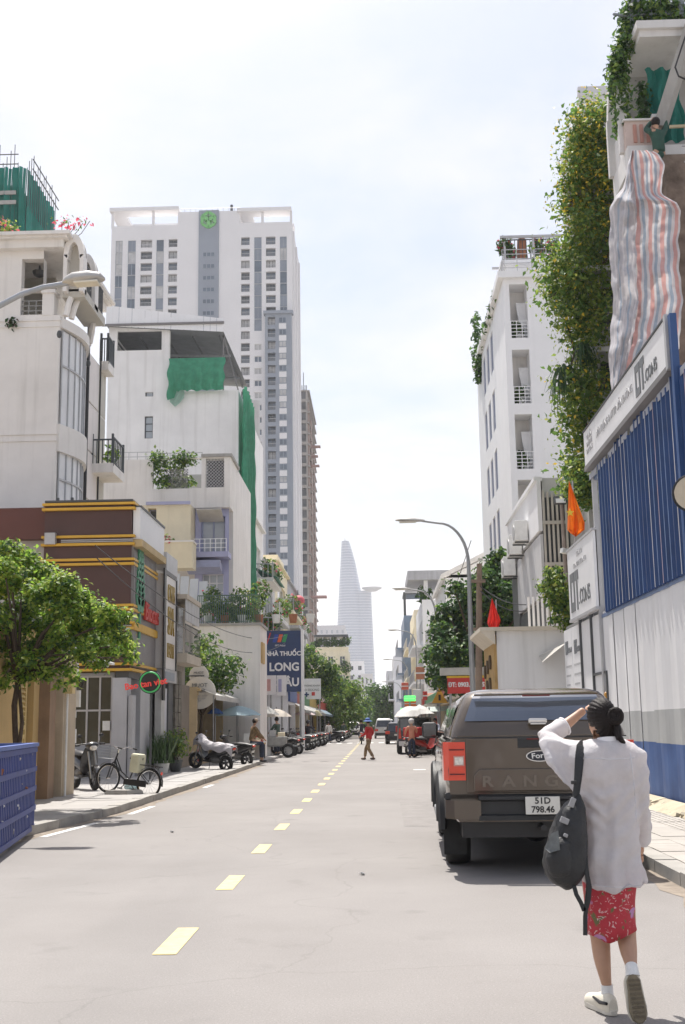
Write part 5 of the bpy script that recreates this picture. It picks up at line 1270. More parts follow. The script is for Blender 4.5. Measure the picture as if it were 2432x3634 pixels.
def signs():
 # long strip sign on top
 y1, y0 = 23.9, 16.85; t = thing('strip_sign', 'long white strip sign with grey company lettering above the blue corrugated sheets', 'sign', (HX - .15, 21, 7)); F = street_r(HX - .16, y1)
 seams = [0, 1.25, 4.75, y1 - y0]
 for a, b_ in zip(seams, seams[1:]):
  q = MB(); fbox(q, F, a + .01, b_ - .01, 6.74, 7.46, 0, .1); q.build('panel', signw, t)
 q = MB(); fbox(q, F, 0, y1 - y0, 6.63, 6.725, -.02, .14); q.build('bottom_frame', greyp, t); q = MB(); fbox(q, F, 0, y1 - y0, 7.465, 7.495, -.02, .12); q.build('top_frame', greyd, t)
 q = MB(); fbox(q, F, y1 - y0 + .003, y1 - y0 + .12, 6.65, 7.5, -.03, .12); q.build('end_frame', greyl, t)
 logo_qt(F, 4.95, 6.82, .54, t)
 lettering('XÂY DỰNG & KTTP VĂN PHÒNG', F, 3.05, 7.08, .22, printl, t, .008, .006)
 lettering('TƯ VẤN\nTHIẾT KẾ\nTHI CÔNG', F, .62, 7.12, .14, printl, t, .008, .006)
 # square board
 y1, y0 = 26.95, 23.72; t = thing('square_board', 'large white site board with grey company letters beside the corrugated sheets', 'sign', (HX - .1, 26, 3.8)); F = street_r(HX - .12, y1)
 q = MB(); fbox(q, F, 0, y1 - y0, 3.78, 5.36, 0, .08); q.build('board', signw, t)
 for a, b_, c, d in ((-.03, y1 - y0 + .03, 3.72, 3.78), (-.03, y1 - y0 + .03, 5.36, 5.41)):
  q = MB(); fbox(q, F, a, b_, c, d, -.02, .1); q.build('board_frame', greyl, t)
 logo_qt(F, .25, 3.92, .88, t); lettering('CÔNG TY', F, 1.6, 5.14, .17, printl, t, .006, .006); lettering('CONSTRUCTION CO.', F, 1.6, 4.92, .17, printl, t, .006, .006)
 # gate leaves with site notices
 t = thing('site_gate', 'white steel site gate with printed notices below the square board', 'gate', (HX, 26, .1))
 for i, (a, b_) in enumerate([(28.75, 27.65), (27.6, 26.3), (26.25, 24.95), (24.9, 23.5)]):
  F = street_r(HX, a); w = a - b_; q = MB(); fbox(q, F, 0, w, .14, 3.66, 0, .05); o = q.build('gate_leaf', whiteb if i > 1 else signw, t)
  if i < 2:
   logo_qt(F, .2 if i == 0 else .3, 3.06 - .04 * i, .32, t)
   for k in range(10):
    q = MB(); v = 2.75 - k * .22; fbox(q, F, .15, w - .15 - .3 * ((k * 7) % 3) / 2, v, v + .045, -.004, -.001); q.build('notice_line', printl, t)
 for yy in (26.27, 24.92): MB().box(HX - .05, HX + .02, yy - .03, yy + .03, .13, 3.75).build('gate_post', greyd, t)
 MB().box(HX - .04, HX, 23.5, 24.9, 2.42, 2.47).build('gate_bar', greyd, t); MB().box(HX - .04, HX, 23.5, 23.54, .15, 2.42).build('gate_bar', greyd, t)
 MB().ball((HX - .05, 23.6, 1.95), (.04, .04, .1), 8, 6).build('gate_lamp', M('amber', (.6, .3, .05), .4), t)
 # rubble strip at the hoarding foot
 b = MB(); rg = np.random.default_rng(8)
 for k in range(260):
  y = 9 + rg.random() * 16; x = HX - .02 - rg.random() ** 2 * .35; s_ = .03 + rg.random() * .07
  b.obox((x, y, .12 + s_ * .3), (s_ * 1.4, s_, s_ * .8), Euler(tuple(rg.random(3) * 3)).to_matrix())
 tag(b.build('rubble', M('rubble_stone', (.40, .36, .28), .9, .2, 5), base=(HX - .2, 16, .1)), 'crumbled mortar and rubble along the foot of the hoarding', 'rubble', kind='stuff')
 for k in range(8):
  y = 9.2 + k * 2.0; q = MB(); pts = [(HX - .02, .12), (HX - .34 - .05 * (k % 3), .12), (HX - .28, .17 + .02 * (k % 2)), (HX - .08, .24), (HX - .02, .25)]
  q.prism(pts, lambda a, b_, d: (a + .03 * math.sin(d * 3 + k), d, b_), y, y + 1.9); o = q.build('mortar_bed', M('mortar', (.46, .40, .29), .9, .2, 3, .4, 20), pr_)
 # round convex plate at the edge
 c = atY(1585, 1128, 16.0); t = thing('round_plate', 'round cream plate with dark rim on a bracket above the hoarding', 'sign', (c.x, c.y, c.z - .26)); MB().disc(c, (-.35, -1, 0), .25, .03, 28).build('plate', M('cream_plate', (.70, .60, .44), .4, .08, 3), t); MB().torus(c, (-.35, -1, 0), .26, .022, 28, 6).build('rim', black, t); q = MB(); q.bar(c, (HX + .1, 16.3, c.z), .03, .03); q.build('bracket', greyd, t)
signs()

# ---- tall white house with open stair windows
def white_tall():
 Y = 50.0; X = atY(1170, 1097, Y).x; x1 = X + 7.5; F = front(X, Y); Fs = street_r(X, 64.0)
 z = lambda vy, vx=1190: atY(vx, vy, Y).z
 u = lambda vx, vy: atY(vx, vy, Y).x - X
 t = thing('white_stair_house', 'tall white house with open stair windows and potted balconies', 'house', (X, Y, .1)); zt = z(638)
 wins = [(u(1167, 700), u(1207, 700), z(773), z(650)), (u(1174, 860), u(1214, 860), z(923), z(800)), (u(1180, 1010), u(1220, 1010), z(1073), z(948)), (u(1186, 1130), u(1227, 1130), z(1215), z(1098))]
 b = MB(); b.wall(F, 0, x1 - X, .1, zt, wins, 1.1); wall_box(b, X, x1, Y, 64, .1, zt, 0, 'rbt')
 sh = []
 for k in range(6):
  for (a, c) in ((5.2, 6.6), (7.2, 8.6), (9.2, 10.4)):
   v = zt - 2.6 - 3.0 * k; sh.append((14 - a - 1.2, 14 - a, v, v + 2.0))
 b.wall(Fs, 0, 14, .1, zt, sh, .2); b.build('wall', white3, t)
 for h in sh: window(Fs, *h, t, .05, 2, 1, .08, M('blue_grey_frame'), glassl, sub=False)
 for i, h in enumerate(wins):
  q = MB(); q.face([F(h[0] - .2, h[2] - .1, 1.1), F(h[1] + .2, h[2] - .1, 1.1), F(h[1] + .2, h[3] + .1, 1.1), F(h[0] - .2, h[3] + .1, 1.1)]); q.build('stair_wall', white2, t)
  # curved inner screen
  pts = [(h[0] + (h[1] - h[0]) * (.9 - .45 * math.sin(s_ * 1.4)), h[2] + (h[3] - h[2]) * s_ * .75) for s_ in np.linspace(0, 1, 8)]
  q = MB(); q.prism([(h[1], h[2])] + [(a, b_) for a, b_ in pts] + [(h[1], h[2] + (h[3] - h[2]) * .75)], F, .7, .8); q.build('curved_screen', white3, t)
  railing(F, h[0] + .02, h[1] - .02, h[2], (h[3] - h[2]) * .33, t, .08, 3, white3, 'h', 5, .03)
  cl_ = [(*F((h[0] * .65 + h[1] * .35), h[2] + .5, .5), .28, .28, .4, 1)]; foliage('potted_shrub', cl_, 200, .18, t, [leaf1, leaf3], [.6, .4])
  q = MB(); q.lathe([(.1, 0), (.16, .3), (.001, .3)], F(h[0] * .5 + h[1] * .5, h[2] + .01, .45), 10); q.build('pot', plasticw, t)
 # roof slabs, railings, pergola with plants
 q = MB(); fbox(q, F, -.25, x1 - X, zt, zt + .3, -.25, 14); q.build('roof_slab', white3, t)
 railing(F, .0, 4, zt + .3, 1.1, t, -.1, 6, greyl, 'h', 5, .03); railing(Fs, 4, 13.8, zt + .3, 1.0, t, .1, 10, greyl, 'h', 4, .03)
 z2 = z(577); q = MB(); fbox(q, F, .35, x1 - X, zt + .3, z2, 1.5, 12); q.build('upper_storey', white3, t)
 q = MB(); fbox(q, F, .1, x1 - X, z2, z2 + .15, 1.2, 12); q.build('upper_slab', white3, t)
 railing(F, .25, 2.75, z2 + .15, 1.0, t, 1.3, 14, greyd, t=.03)
 for uu in (.25, 1.6, 2.75):
  q = MB(); fbox(q, F, uu, uu + .1, z2 + .15, z(519), 1.25, 1.35); q.build('pergola_post', greyl, t)
 for d in (1.2, 5.0):
  q = MB(); fbox(q, F, .1, 3.0, z(519), z(519) + .12, d, d + .1); q.build('pergola_beam', greyl, t)
 cl_ = [(*F(uu, z2 + .7 + dz, 1.6), .35, .35, .45, 1) for uu, dz in ((.3, .3), (.55, 0), (1.9, .2), (2.6, .1))]; foliage('roof_plants', cl_, 700, .2, t, [leaf1, leaf3, flowerr], [.5, .35, .15])
 q = MB(); q.tube([F(1.15, z2 + .15, 1.6), F(1.15, z2 + 1.3, 1.6)], [.28, .2], 9); q.build('garden_statue', M('terracotta'), t)
 rg = random.Random(4); cl_ = []
 for k in range(9):
  y = 52.5 + k * 1.2; cl_.append((X - .12 - .08 * rg.random(), y, zt + .25 - .3 * rg.random(), .12, .25, .2, .3))
 for vx, vy in ((1120, 735), (1113, 770), (1108, 800), (1102, 860), (1106, 840)):
  p = atY(vx, vy, 62.0); cl_.append((X - .15, 62 + .5 * math.sin(vy), p.z, .22, .5, .5, 1.2))
 foliage('edge_plants', cl_, 800, .2, t, [leaf3, leaf1], [.55, .45])
white_tall()

# ---- pale slab block behind, and narrow vine-clad house
t, F, W, zt = plain_block('pale_slab_block', 'pale grey blank tower slab rising behind the yellow-flowered vine', 1326, 1480, 217, 62, 2.2, M('pale_slab', (.60, .60, .63), .7, .04, .4), 0, 0)
lettering('SEN TOWER', F, 4.2, zt - 1.5, .5, printl, t)
def vine_house():
 Y = 33.0; x0 = atY(1322, 700, Y).x; x1 = x0 + 5; zt = atY(1380, 300, Y).z
 t = thing('vine_house', 'narrow grey house half hidden by the hanging vine', 'house', (x0, Y, .1)); b = MB(); wall_box(b, x0, x1, Y, Y + 1.5, .1, zt, 0, 'flrbt'); b.build('wall', M('grey_render'), t)
 F = front(x0, Y)
 for vy in (470, 640, 820, 960):
  z = atY(1350, vy, Y).z; q = MB(); fbox(q, F, -.3, 3, z - .15, z, -1.1, .05); q.build('balcony_slab', M('grey_render'), t)
 for vy in (560, 760, 900):
  z = atY(1350, vy, Y).z; window(F, .5, 1.9, z, z + 1.4, t, -.06, 2, 1, .06, greyl, glassd)
 c = thing('flowering_vine', 'huge hanging green vine with yellow flowers spilling down the narrow house', 'vine', (x0, Y - .8, 7)); st = MB()
 prof = [(1350, 262, 30), (1395, 285, 40), (1330, 300, 35), (1375, 330, 50), (1320, 350, 30), (1425, 290, 22), (1415, 320, 26), (1340, 390, 45), (1390, 400, 38), (1315, 430, 32), (1360, 450, 42), (1325, 480, 35), (1300, 470, 18), (1365, 500, 32), (1330, 520, 32), (1385, 540, 20),
   (1310, 570, 34), (1350, 570, 42), (1385, 600, 30), (1275, 600, 30), (1255, 620, 20), (1310, 630, 45), (1360, 650, 40), (1285, 660, 40), (1260, 680, 25), (1340, 700, 42), (1300, 710, 35), (1375, 710, 26), (1325, 750, 38), (1360, 770, 30), (1300, 750, 20), (1345, 800, 28),
   (1335, 830, 20), (1300, 870, 24), (1330, 880, 28), (1360, 890, 34), (1385, 870, 16), (1305, 910, 28), (1345, 930, 38), (1310, 950, 26), (1375, 950, 20), (1325, 980, 30), (1345, 1000, 26), (1310, 1010, 20), (1330, 1040, 22), (1320, 1070, 24), (1340, 1090, 30), (1300, 1080, 14), (1325, 1110, 30), (1345, 1130, 26)]
 up_, lo = [], []
 for i, (vx, vy, r) in enumerate(prof):
  p = atY(vx, vy, Y - 1.0 - .5 * math.sin(i)); rr = r * S / FPX * Y * .95; (up_ if vy < 520 else lo).append((p.x, p.y, p.z, rr, rr * .9, rr * 1.1, rr ** 2))
 for a, b_ in zip(prof[::3], prof[3::3]):
  p, q = atY(a[0], a[1], Y - .9), atY(b_[0], b_[1], Y - .9); st.tube([p, (p + q) / 2 + Vector((.15, -.2, 0)), q], [.035, .03, .03], 5)
 st.build('stems', bark, c)
 leaf_object('leaves', [(leaves_np(up_, 2600, .15, .24), leaf1), (leaves_np(up_, 4200, .10, .24), leaf2), (leaves_np(up_, 900, .13, .24), leaf4), (leaves_np(lo, 2600, .16, .24), leaf1), (leaves_np(lo, 6000, .11, .24), leaf2), (leaves_np(lo, 2400, .09, .24), leaf4)], c)
 leaf_object('flowers', [(leaves_np(up_, 1700, .09, .26), flowery), (leaves_np(lo, 380, .11, .2), flowery)], c)
 # dark cascade of thin hanging leaves and palm tufts
 q = MB(); rg = np.random.default_rng(9)
 for vx, vy, n, L in ((1290, 850, 60, 1.6), (1335, 800, 50, 1.4)):
  p0 = atY(vx, vy, Y - 1.4)
  for k in range(n):
   a = rg.random() * 6.28; r = .1 + .5 * rg.random(); d = Vector((math.cos(a), math.sin(a), 0)); p = [p0 + d * r * s_ + Vector((0, 0, .35 * math.sin(s_ * 2.2) - L * (s_ ** 2) * (.4 + .6 * rg.random()) * .7)) for s_ in (0, .4, .8, 1.1)]
   w = Vector((-d.y, d.x, 0)) * .025
   for i in range(3): q.face([p[i] - w, p[i] + w, p[i + 1] + w * (1 - i * .35), p[i + 1] - w * (1 - i * .35)])
 q.build('hanging_fronds', leaf3, c)
vine_house()

# ---- house with loggia at the top right, green net, tarpaulin
def loggia_house():
 Y = 27.0; X = atY(1424, 250, Y).x; x1 = X + 6; F = front(X, Y)
 z = lambda vy, vx=1500: atY(vx, vy, Y).z
 u = lambda vx, vy=200: atY(vx, vy, Y).x - X
 wm = M('loggia_white', (.68, .67, .66), .75, .05, 1, streak=.25); gm = M('loggia_grey', (.42, .41, .40), .8, .08, 1, streak=.25)
 t = thing('loggia_house', 'narrow house with an arched loggia, green net and overgrown roof', 'house', (X, Y, .1)); zs = z(112); zf = z(345)
 b = MB(); b.box(X + .25, x1, Y, Y + 1.4, .1, zf - .6); b.box(X + .25, x1, Y + 1.3, Y + 1.5, zf, zs); b.box(X + 1.8, x1, Y + 1.5, Y + 8, .1, zs); b.build('wall', gm, t)
 q = MB(); fbox(q, F, u(1452, 100), 6, zs, zs + .18, -.55, 1.6); q.build('slab', wm, t); q = MB(); fbox(q, F, u(1450, 100) - .06, 6, zs + .18, z(80), -.65, 1.65); q.build('slab_moulding', wm, t)
 q = MB(); fbox(q, F, 0, 6, zf - .6, zf, -.3, 1.5); q.build('floor_slab', wm, t)
 # arched side frame along the road edge
 AD = 1.5; Fs = street_r(X, Y + AD); pts = []
 for k in range(15):
  a = math.pi * k / 14; pts.append((AD / 2 - (AD / 2 - .1) * math.cos(a), zf + 1.35 + 1.0 * math.sin(a)))
 path = [(.1, zf)] + pts + [(AD - .1, zf)]
 for k in range(len(path) - 1):
  (a0, b0), (a1, b1) = path[k], path[k + 1]; q = MB(); q.bar(Fs(a0, b0, 0), Fs(a1, b1, 0), .16, .22); q.build('arch_frame', wm, t)
 q = MB(); fbox(q, Fs, 0, AD, zf - .3, zf + .9, .05, .2); q.build('side_parapet', wm, t)
 # front parapet with pink balusters
 q = MB(); fbox(q, F, 0, .9, zf, z(283), -.15, .05); q.build('front_parapet', M('parapet_pink', (.58, .47, .42), .8, .08, 2), t)
 for k in range(4): q = MB(); fbox(q, F, .2 + k * .16, .28 + k * .16, zf + .15, z(292), -.19, -.15); q.build('baluster', M('baluster_red', (.48, .25, .20), .8), t)
 q = MB(); fbox(q, F, -.05, .95, z(283), z(279), -.2, .1); q.build('parapet_cap', wm, t)
 q = MB(); fbox(q, F, u(1485), u(1500), zf, z(265), -.1, .1); q.build('white_post', wm, t)
 # net
 n = MB(); NU, NV = 14, 12; P_ = lambda i, j: F(u(1486) + (u(1568) - u(1486)) * i / NU + .05 * math.sin(j), z(140) + (z(310) - z(140)) * j / NV, .35 - .1 * math.sin(i * 1.2 + j * .3))
 for i in range(NU):
  for j in range(NV): n.face([P_(i, j), P_(i, j + 1), P_(i + 1, j + 1), P_(i + 1, j)])
 n.build('green_net', gnetd, t, smooth='all')
 q = MB(); q.bar(F(u(1500), z(300), -.2), F(u(1575), z(95), -.8), .24, .28); q.build('leaning_beam', concrete, t)
 q = MB(); q.tube([F(u(1568), z(95), -1.0), F(u(1540), z(160), -1.0), F(u(1522), z(205), -1.0), F(u(1528), z(225), -1.0), F(u(1568), z(245), -1.0)], .022, 6); q.build('cable', black, t)
 cl_ = [(*F(u(1476), z(vy), .3), .16, .2, .45, 1) for vy in (200, 235, 265, 290, 320)]; foliage('loggia_creeper', cl_, 500, .13, t, [leaf3, leaf1], [.7, .3])
 # roof terrace: frame, railing, creepers
 zr = z(80); fm = M('terrace_frame', (.22, .24, .27), .5, .1, 2)
 for vx in (1447, 1466, 1561):
  q = MB(); fbox(q, F, u(vx, 40) - .06, u(vx, 40) + .06, zr, zr + 2.8, .0, .12); q.build('frame_post', fm, t)
 for k, zz in enumerate((.55, 1.15, 2.1)): q = MB(); fbox(q, F, u(1447, 40), 4, zr + zz, zr + zz + .06, -.02, .05); q.build('frame_rail', fm, t)
 for k in range(12): q = MB(); fbox(q, F, u(1470, 40) + k * .12, u(1470, 40) + k * .12 + .02, zr, zr + 1.15, .01, .03); q.build('bar', fm, t)
 q = MB(); q.bar(F(u(1400, 40), z(40), -.2), F(u(1470, 30), z(30), .2), .05, .05); q.build('pole', fm, t)
 cl_ = [(*F(u(vx, vy), z(vy), .2), r * .0098, .35, r * .0098, r) for vx, vy, r in ((1490, 20, 30), (1520, 15, 34), (1550, 20, 30), (1500, 50, 26), (1530, 55, 26), (1560, 50, 24), (1460, 40, 18), (1440, 60, 20), (1428, 95, 20), (1420, 130, 20), (1418, 165, 18), (1412, 150, 14), (1419, 195, 12), (1424, 225, 9), (1425, 250, 9), (1427, 275, 8), (1455, 10, 22), (1440, 20, 14))]
 foliage('roof_creeper', cl_, 4200, .13, t, [leaf1, leaf3, leaf2], [.4, .42, .18], .1)
 # rough dark masonry below, beside the tarpaulin
 q = MB(); fbox(q, F, u(1505, 500), 6, .1, z(345) - .62, -1.0, -.02); q.build('rough_wall', M('rough_brown', (.16, .12, .09), .95, .4, 2, .6, 8, col2=(.26, .20, .16)), t)
 for a, b_, c, d in ((1530, 1568, 390, 393), (1540, 1543, 400, 480), (1540, 1568, 478, 482), (1536, 1568, 425, 428)):
  q = MB(); fbox(q, F, u(a, c), u(b_, c), z(d, a), z(c, a), -1.3, -1.26); q.build('window_guard', greyl, t)
 q = MB(); q.bar(F(u(1505, 345), z(346), -1.2), F(u(1575, 345), z(345), -1.2), .06, .06); q.build('tarp_pole', M('bamboo', (.45, .38, .25), .7), t)
 # tarpaulin
 red_s, blue_s, wh_s = M('tarp_red', (.64, .38, .36), .9, .1, 4, translucent=.25), M('tarp_blue', (.36, .42, .50), .9, .1, 4, translucent=.25), M('tarp_pale', (.66, .64, .66), .9, .08, 4, translucent=.3)
 greyt = M('tarp_reverse', (.54, .53, .56), .9, .12, 4, .2, 20, translucent=.3)
 tp = thing('striped_tarpaulin', 'creased red, white and blue striped tarpaulin hanging over the hoarding', 'tarpaulin', F(1, 8, -1.5))
 Lb = [(345, 1452), (372, 1441), (400, 1434), (432, 1424), (448, 1408), (470, 1394), (600, 1397), (690, 1401), (780, 1398), (840, 1393), (905, 1398)]
 Rb = [(345, 1498), (352, 1510), (376, 1522), (436, 1513), (446, 1516), (462, 1548), (480, 1555), (600, 1556), (700, 1560), (800, 1556), (905, 1480)]
 Mb = [(345, 1449), (372, 1446), (440, 1452), (480, 1455), (600, 1458), (700, 1458), (760, 1452), (820, 1440), (860, 1425), (905, 1405)]
 ip = lambda pts, v: float(np.interp(v, [p[0] for p in pts], [p[1] for p in pts])); YT = 25.2; NV = 120
 def sheetpart(A, B, nu, cols, name, dofs, amp):
  q = MB(); g = []
  for j in range(NV + 1):
   vy = 345 + 560 * j / NV; a, b_ = ip(A, vy), ip(B, vy); row = []
   for i in range(nu + 1):
    s_ = i / nu; vx = a + (b_ - a) * s_; crease = .05 * math.sin(vy * .045 + 3 * s_) + .16 * mnoise.noise(Vector((s_ * 4, vy * .02, dofs * 7))) + .06 * mnoise.noise(Vector((s_ * 7 + vy * .02, vy * .05 - s_ * 6, 3))) + .03 * abs(mnoise.noise(Vector((s_ * 16, vy * .10, 9)))) - .22 * math.exp(-((vy - 452 - 14 * s_) / 9) ** 2)
    row.append(atY(vx + 2 * math.sin(vy * .03) + 4 * mnoise.noise(Vector((s_ * 3, vy * .03, 5))), vy + 6 * mnoise.noise(Vector((s_ * 4, vy * .02, 8))), YT + dofs + amp * s_ + crease - .25 * math.sin(s_ * 3.1)))
   g.append(row)
  k = len(q.v)
  for row in g: q.v += [tuple(p) for p in row]
  for j in range(NV):
   for i in range(nu):
    q.f.append((k + j * (nu + 1) + i, k + (j + 1) * (nu + 1) + i, k + (j + 1) * (nu + 1) + i + 1, k + j * (nu + 1) + i + 1)); q.m.append(cols[i % len(cols)])
  return q.build(name, [red_s, blue_s, wh_s, greyt], tp, smooth='all')
 sheetpart(Lb, Mb, 34, [3] * 5 + [2] * 2 + [3] * 3 + [1] * 2, 'reverse_fold', .5, -.5)
 sheetpart(Mb, Rb, 56, [0] * 5 + [2] * 3 + [1] * 4 + [2] * 4, 'striped_sheet', .0, -.35)
loggia_house()

# ---- air-conditioner balcony house with slatted screen
def ac_house():
 X = 4.95; y0, y1 = 33.7, 41.6; t = thing('balcony_unit_house', 'house with white balcony box, hanging air conditioners and slatted screen', 'house', (X, y0, .1)); Fs = street_r(X, y1)
 w = y1 - y0; b = MB(); b.box(X + .05, X + 5, y0 + .1, y1, .1, 8.6); b.build('wall', M('dove_wall'), t)
 q = MB(); fbox(q, Fs, 0, w, 7.0, 8.5, -.12, 0); q.build('balcony_parapet', white3, t); q = MB(); fbox(q, Fs, 0, w, 8.5, 8.62, -.2, .05); q.build('parapet_cap', white3, t)
 q = MB(); fbox(q, Fs, 2, w, 5.1, 6.9, -.08, 0); q.build('lower_panel', M('grey_sheet', (.55, .55, .56), .6, .06, 2, streak=.2), t)
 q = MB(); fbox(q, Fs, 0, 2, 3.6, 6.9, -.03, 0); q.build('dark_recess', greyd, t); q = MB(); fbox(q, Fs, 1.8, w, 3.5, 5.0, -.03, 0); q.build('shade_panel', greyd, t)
 for k, (yy, zz) in enumerate(((39.8, 6.7), (37.9, 7.15), (36.3, 7.35))):
  a = thing('air_conditioner', ['far air conditioner box hung on the white balcony', 'middle air conditioner box hung on the white balcony', 'near air conditioner box hung on the white balcony'][k], 'air conditioner', (X - .5, yy, zz))
  q = MB(); q.box(X - .55, X - .15, yy - .45, yy + .45, zz - .3, zz + .35); q.build('case', plasticw, a, bevel=.02); MB().disc((X - .56, yy - .1, zz), (1, 0, 0), .24, .02, 20).build('fan_grille', greyl, a)
  for dy in (-.3, .3): q = MB(); q.bar((X - .55, yy + dy, zz - .33), (X, yy + dy, zz - .33), .04, .04); q.build('bracket', greyd, a)
 # slatted screen facing the camera
 F = front(X, y0); zt = atY(1260, 1122, y0).z
 for k in range(6): q = MB(); fbox(q, F, .02 + k * .13, .08 + k * .13, 3.4, zt - k * .05, -.06, .0); q.build('screen_slat', M('screen_beige', (.56, .52, .46), .7, .1, 2), t)
 for vy in (1200, 1295, 1350): q = MB(); fbox(q, F, .0, .75, atY(1270, vy, y0).z, atY(1270, vy, y0).z + .1, -.1, -.06); q.build('screen_rail', M('screen_beige'), t)
 q = MB(); fbox(q, F, 0, .8, 3.4, zt - .2, .05, .1); q.build('screen_back', greyd, t)
 for k in range(9): q = MB(); fbox(q, F, -.6 + k * .13, -.54 + k * .13, 3.7, 5.0, -.5, -.45); q.build('fence_bar', white3, t)
ac_house()
# steel pole with floodlight and flags
def pole_thing():
 c = atY(1290, 1300, 31.0); t = thing('floodlight_pole', 'leaning pipe pole with floodlight and camera beside the site boards', 'pole', (c.x + .15, 31, .1)); pm = M('pipe_brown', (.32, .26, .22), .7, .2, 4)
 p0, p1 = atY(1303, 1440, 31.0), atY(1285, 1150, 31.0); MB().cyl((p0.x + .05, 31, .1), p1, .05).build('pipe', pm, t)
 q = atY(1282, 1145, 30.9); MB().obox(q, (.32, .12, .2), Euler((R(-25), 0, 0)).to_matrix()).build('floodlight', greyd, t); MB().obox(q + Vector((0, -.075, -.02)), (.26, .01, .14), Euler((R(-25), 0, 0)).to_matrix()).build('lens', M('lens_white', (.85, .85, .8), .2, 0), t)
 q = atY(1296, 1262, 30.9); MB().obox(q, (.3, .14, .13), Euler((0, .2, .4)).to_matrix()).build('camera', plasticw, t)
pole_thing()
def flag(label, pts, Y, m, vpole, name='flag', emblem=False):
 """hanging pennant: outline given by points, with folds"""
 t = thing(name, label, 'flag', atY(vpole[0], vpole[3], Y)); cx = sum(p[0] for p in pts) / len(pts)
 ys = [p[1] for p in pts]; y0, y1 = min(ys), max(ys); q = MB(); NV, NU = 16, 8
 def span(vy):
  xs = []
  for (xa, ya), (xb, yb) in zip(pts, pts[1:] + pts[:1]):
   if (ya - vy) * (yb - vy) <= 0 and ya != yb: xs.append(xa + (xb - xa) * (vy - ya) / (yb - ya))
  return (min(xs), max(xs)) if xs else (cx, cx)
 g = []
 for j in range(NV + 1):
  vy = y0 + .01 + (y1 - y0 - .02) * j / NV; a, b_ = span(vy); g.append([atY(a + (b_ - a) * i / NU, vy, Y + .10 * math.sin(i * 1.7 + j * .2) * (j / NV + .2)) for i in range(NU + 1)])
 for j in range(NV):
  for i in range(NU): q.face([g[j][i], g[j + 1][i], g[j + 1][i + 1], g[j][i + 1]])
 q.build('cloth', m, t, smooth='all')
 MB().cyl(atY(vpole[0], vpole[1], Y + .12), atY(vpole[2], vpole[3], Y + .12), .02, n=6).build('flagpole', greyl, t)
 if emblem:
  c = atY(cx - 14, (y0 + y1) / 2 + 10, Y - .12); st = MB(); pp = [(.11 * (1 if k % 2 == 0 else .42) * math.sin(math.pi * k / 5), .11 * (1 if k % 2 == 0 else .42) * math.cos(math.pi * k / 5)) for k in range(10)]
  st.prism(pp, lambda a, b_, d: (c.x + a, c.y + d, c.z + b_), -.01, .01); st.build('star', M('star_yellow', (.8, .55, .05), .6), t)
flag('orange flag drooping from a pole above the site boards', [(1302, 1098), (1338, 1195), (1338, 1212), (1318, 1228), (1298, 1215)], 28.2, orangef, (1310, 1100, 1318, 1300), emblem=True)
flag('small orange-red flag half hidden behind the square site board', [(1305, 1290), (1315, 1300), (1316, 1345), (1303, 1338)], 28.6, redflag, (1312, 1280, 1316, 1380))
flag('red flag with pale stripe hanging before the dark street tree', [(1126, 1368), (1146, 1420), (1138, 1445), (1122, 1440), (1115, 1425)], 36.0, redflag, (1135, 1372, 1139, 1470))
flag('upper lime green pennant beside the utility pole', [(1118, 1494), (1125, 1520), (1115, 1556), (1110, 1525)], 35.5, limef, (1114, 1490, 1118, 1600))
flag('second lime green pennant nearer the white kiosk', [(1138, 1515), (1142, 1535), (1136, 1560), (1131, 1530)], 34.5, M('lime_dull', (.48, .55, .10), .8), (1137, 1510, 1139, 1600))
# green climber round the pole and boards
t = thing('climbing_plant', 'leafy green climber between the slatted screen and the site boards', 'plant', atY(1285, 1440, 29.8)); q = MB(); cl_ = []
for i, (vx, vy, r) in enumerate(((1268, 1320, 22), (1255, 1345, 24), (1282, 1350, 24), (1290, 1385, 22), (1270, 1375, 20), (1300, 1425, 20), (1305, 1390, 14), (1325, 1075, 24), (1345, 1100, 26), (1320, 1125, 26), (1348, 1140, 24), (1300, 1110, 12), (1278, 1415, 14))):
 p = atY(vx, vy, 29.6 + .2 * math.sin(i * 2)); rr = r * S / FPX * 29.6; cl_.append((p.x, p.y, p.z, rr, rr, rr, rr ** 2)); q.tube([atY(1300, vy + 40, 30), p], [.015, .006], 4)
q.build('stem', bark, t); foliage('leaves', cl_, 2600, .11, t, [leaf1, leaf2, leaf4, leaf3], [.35, .35, .15, .15], .08)
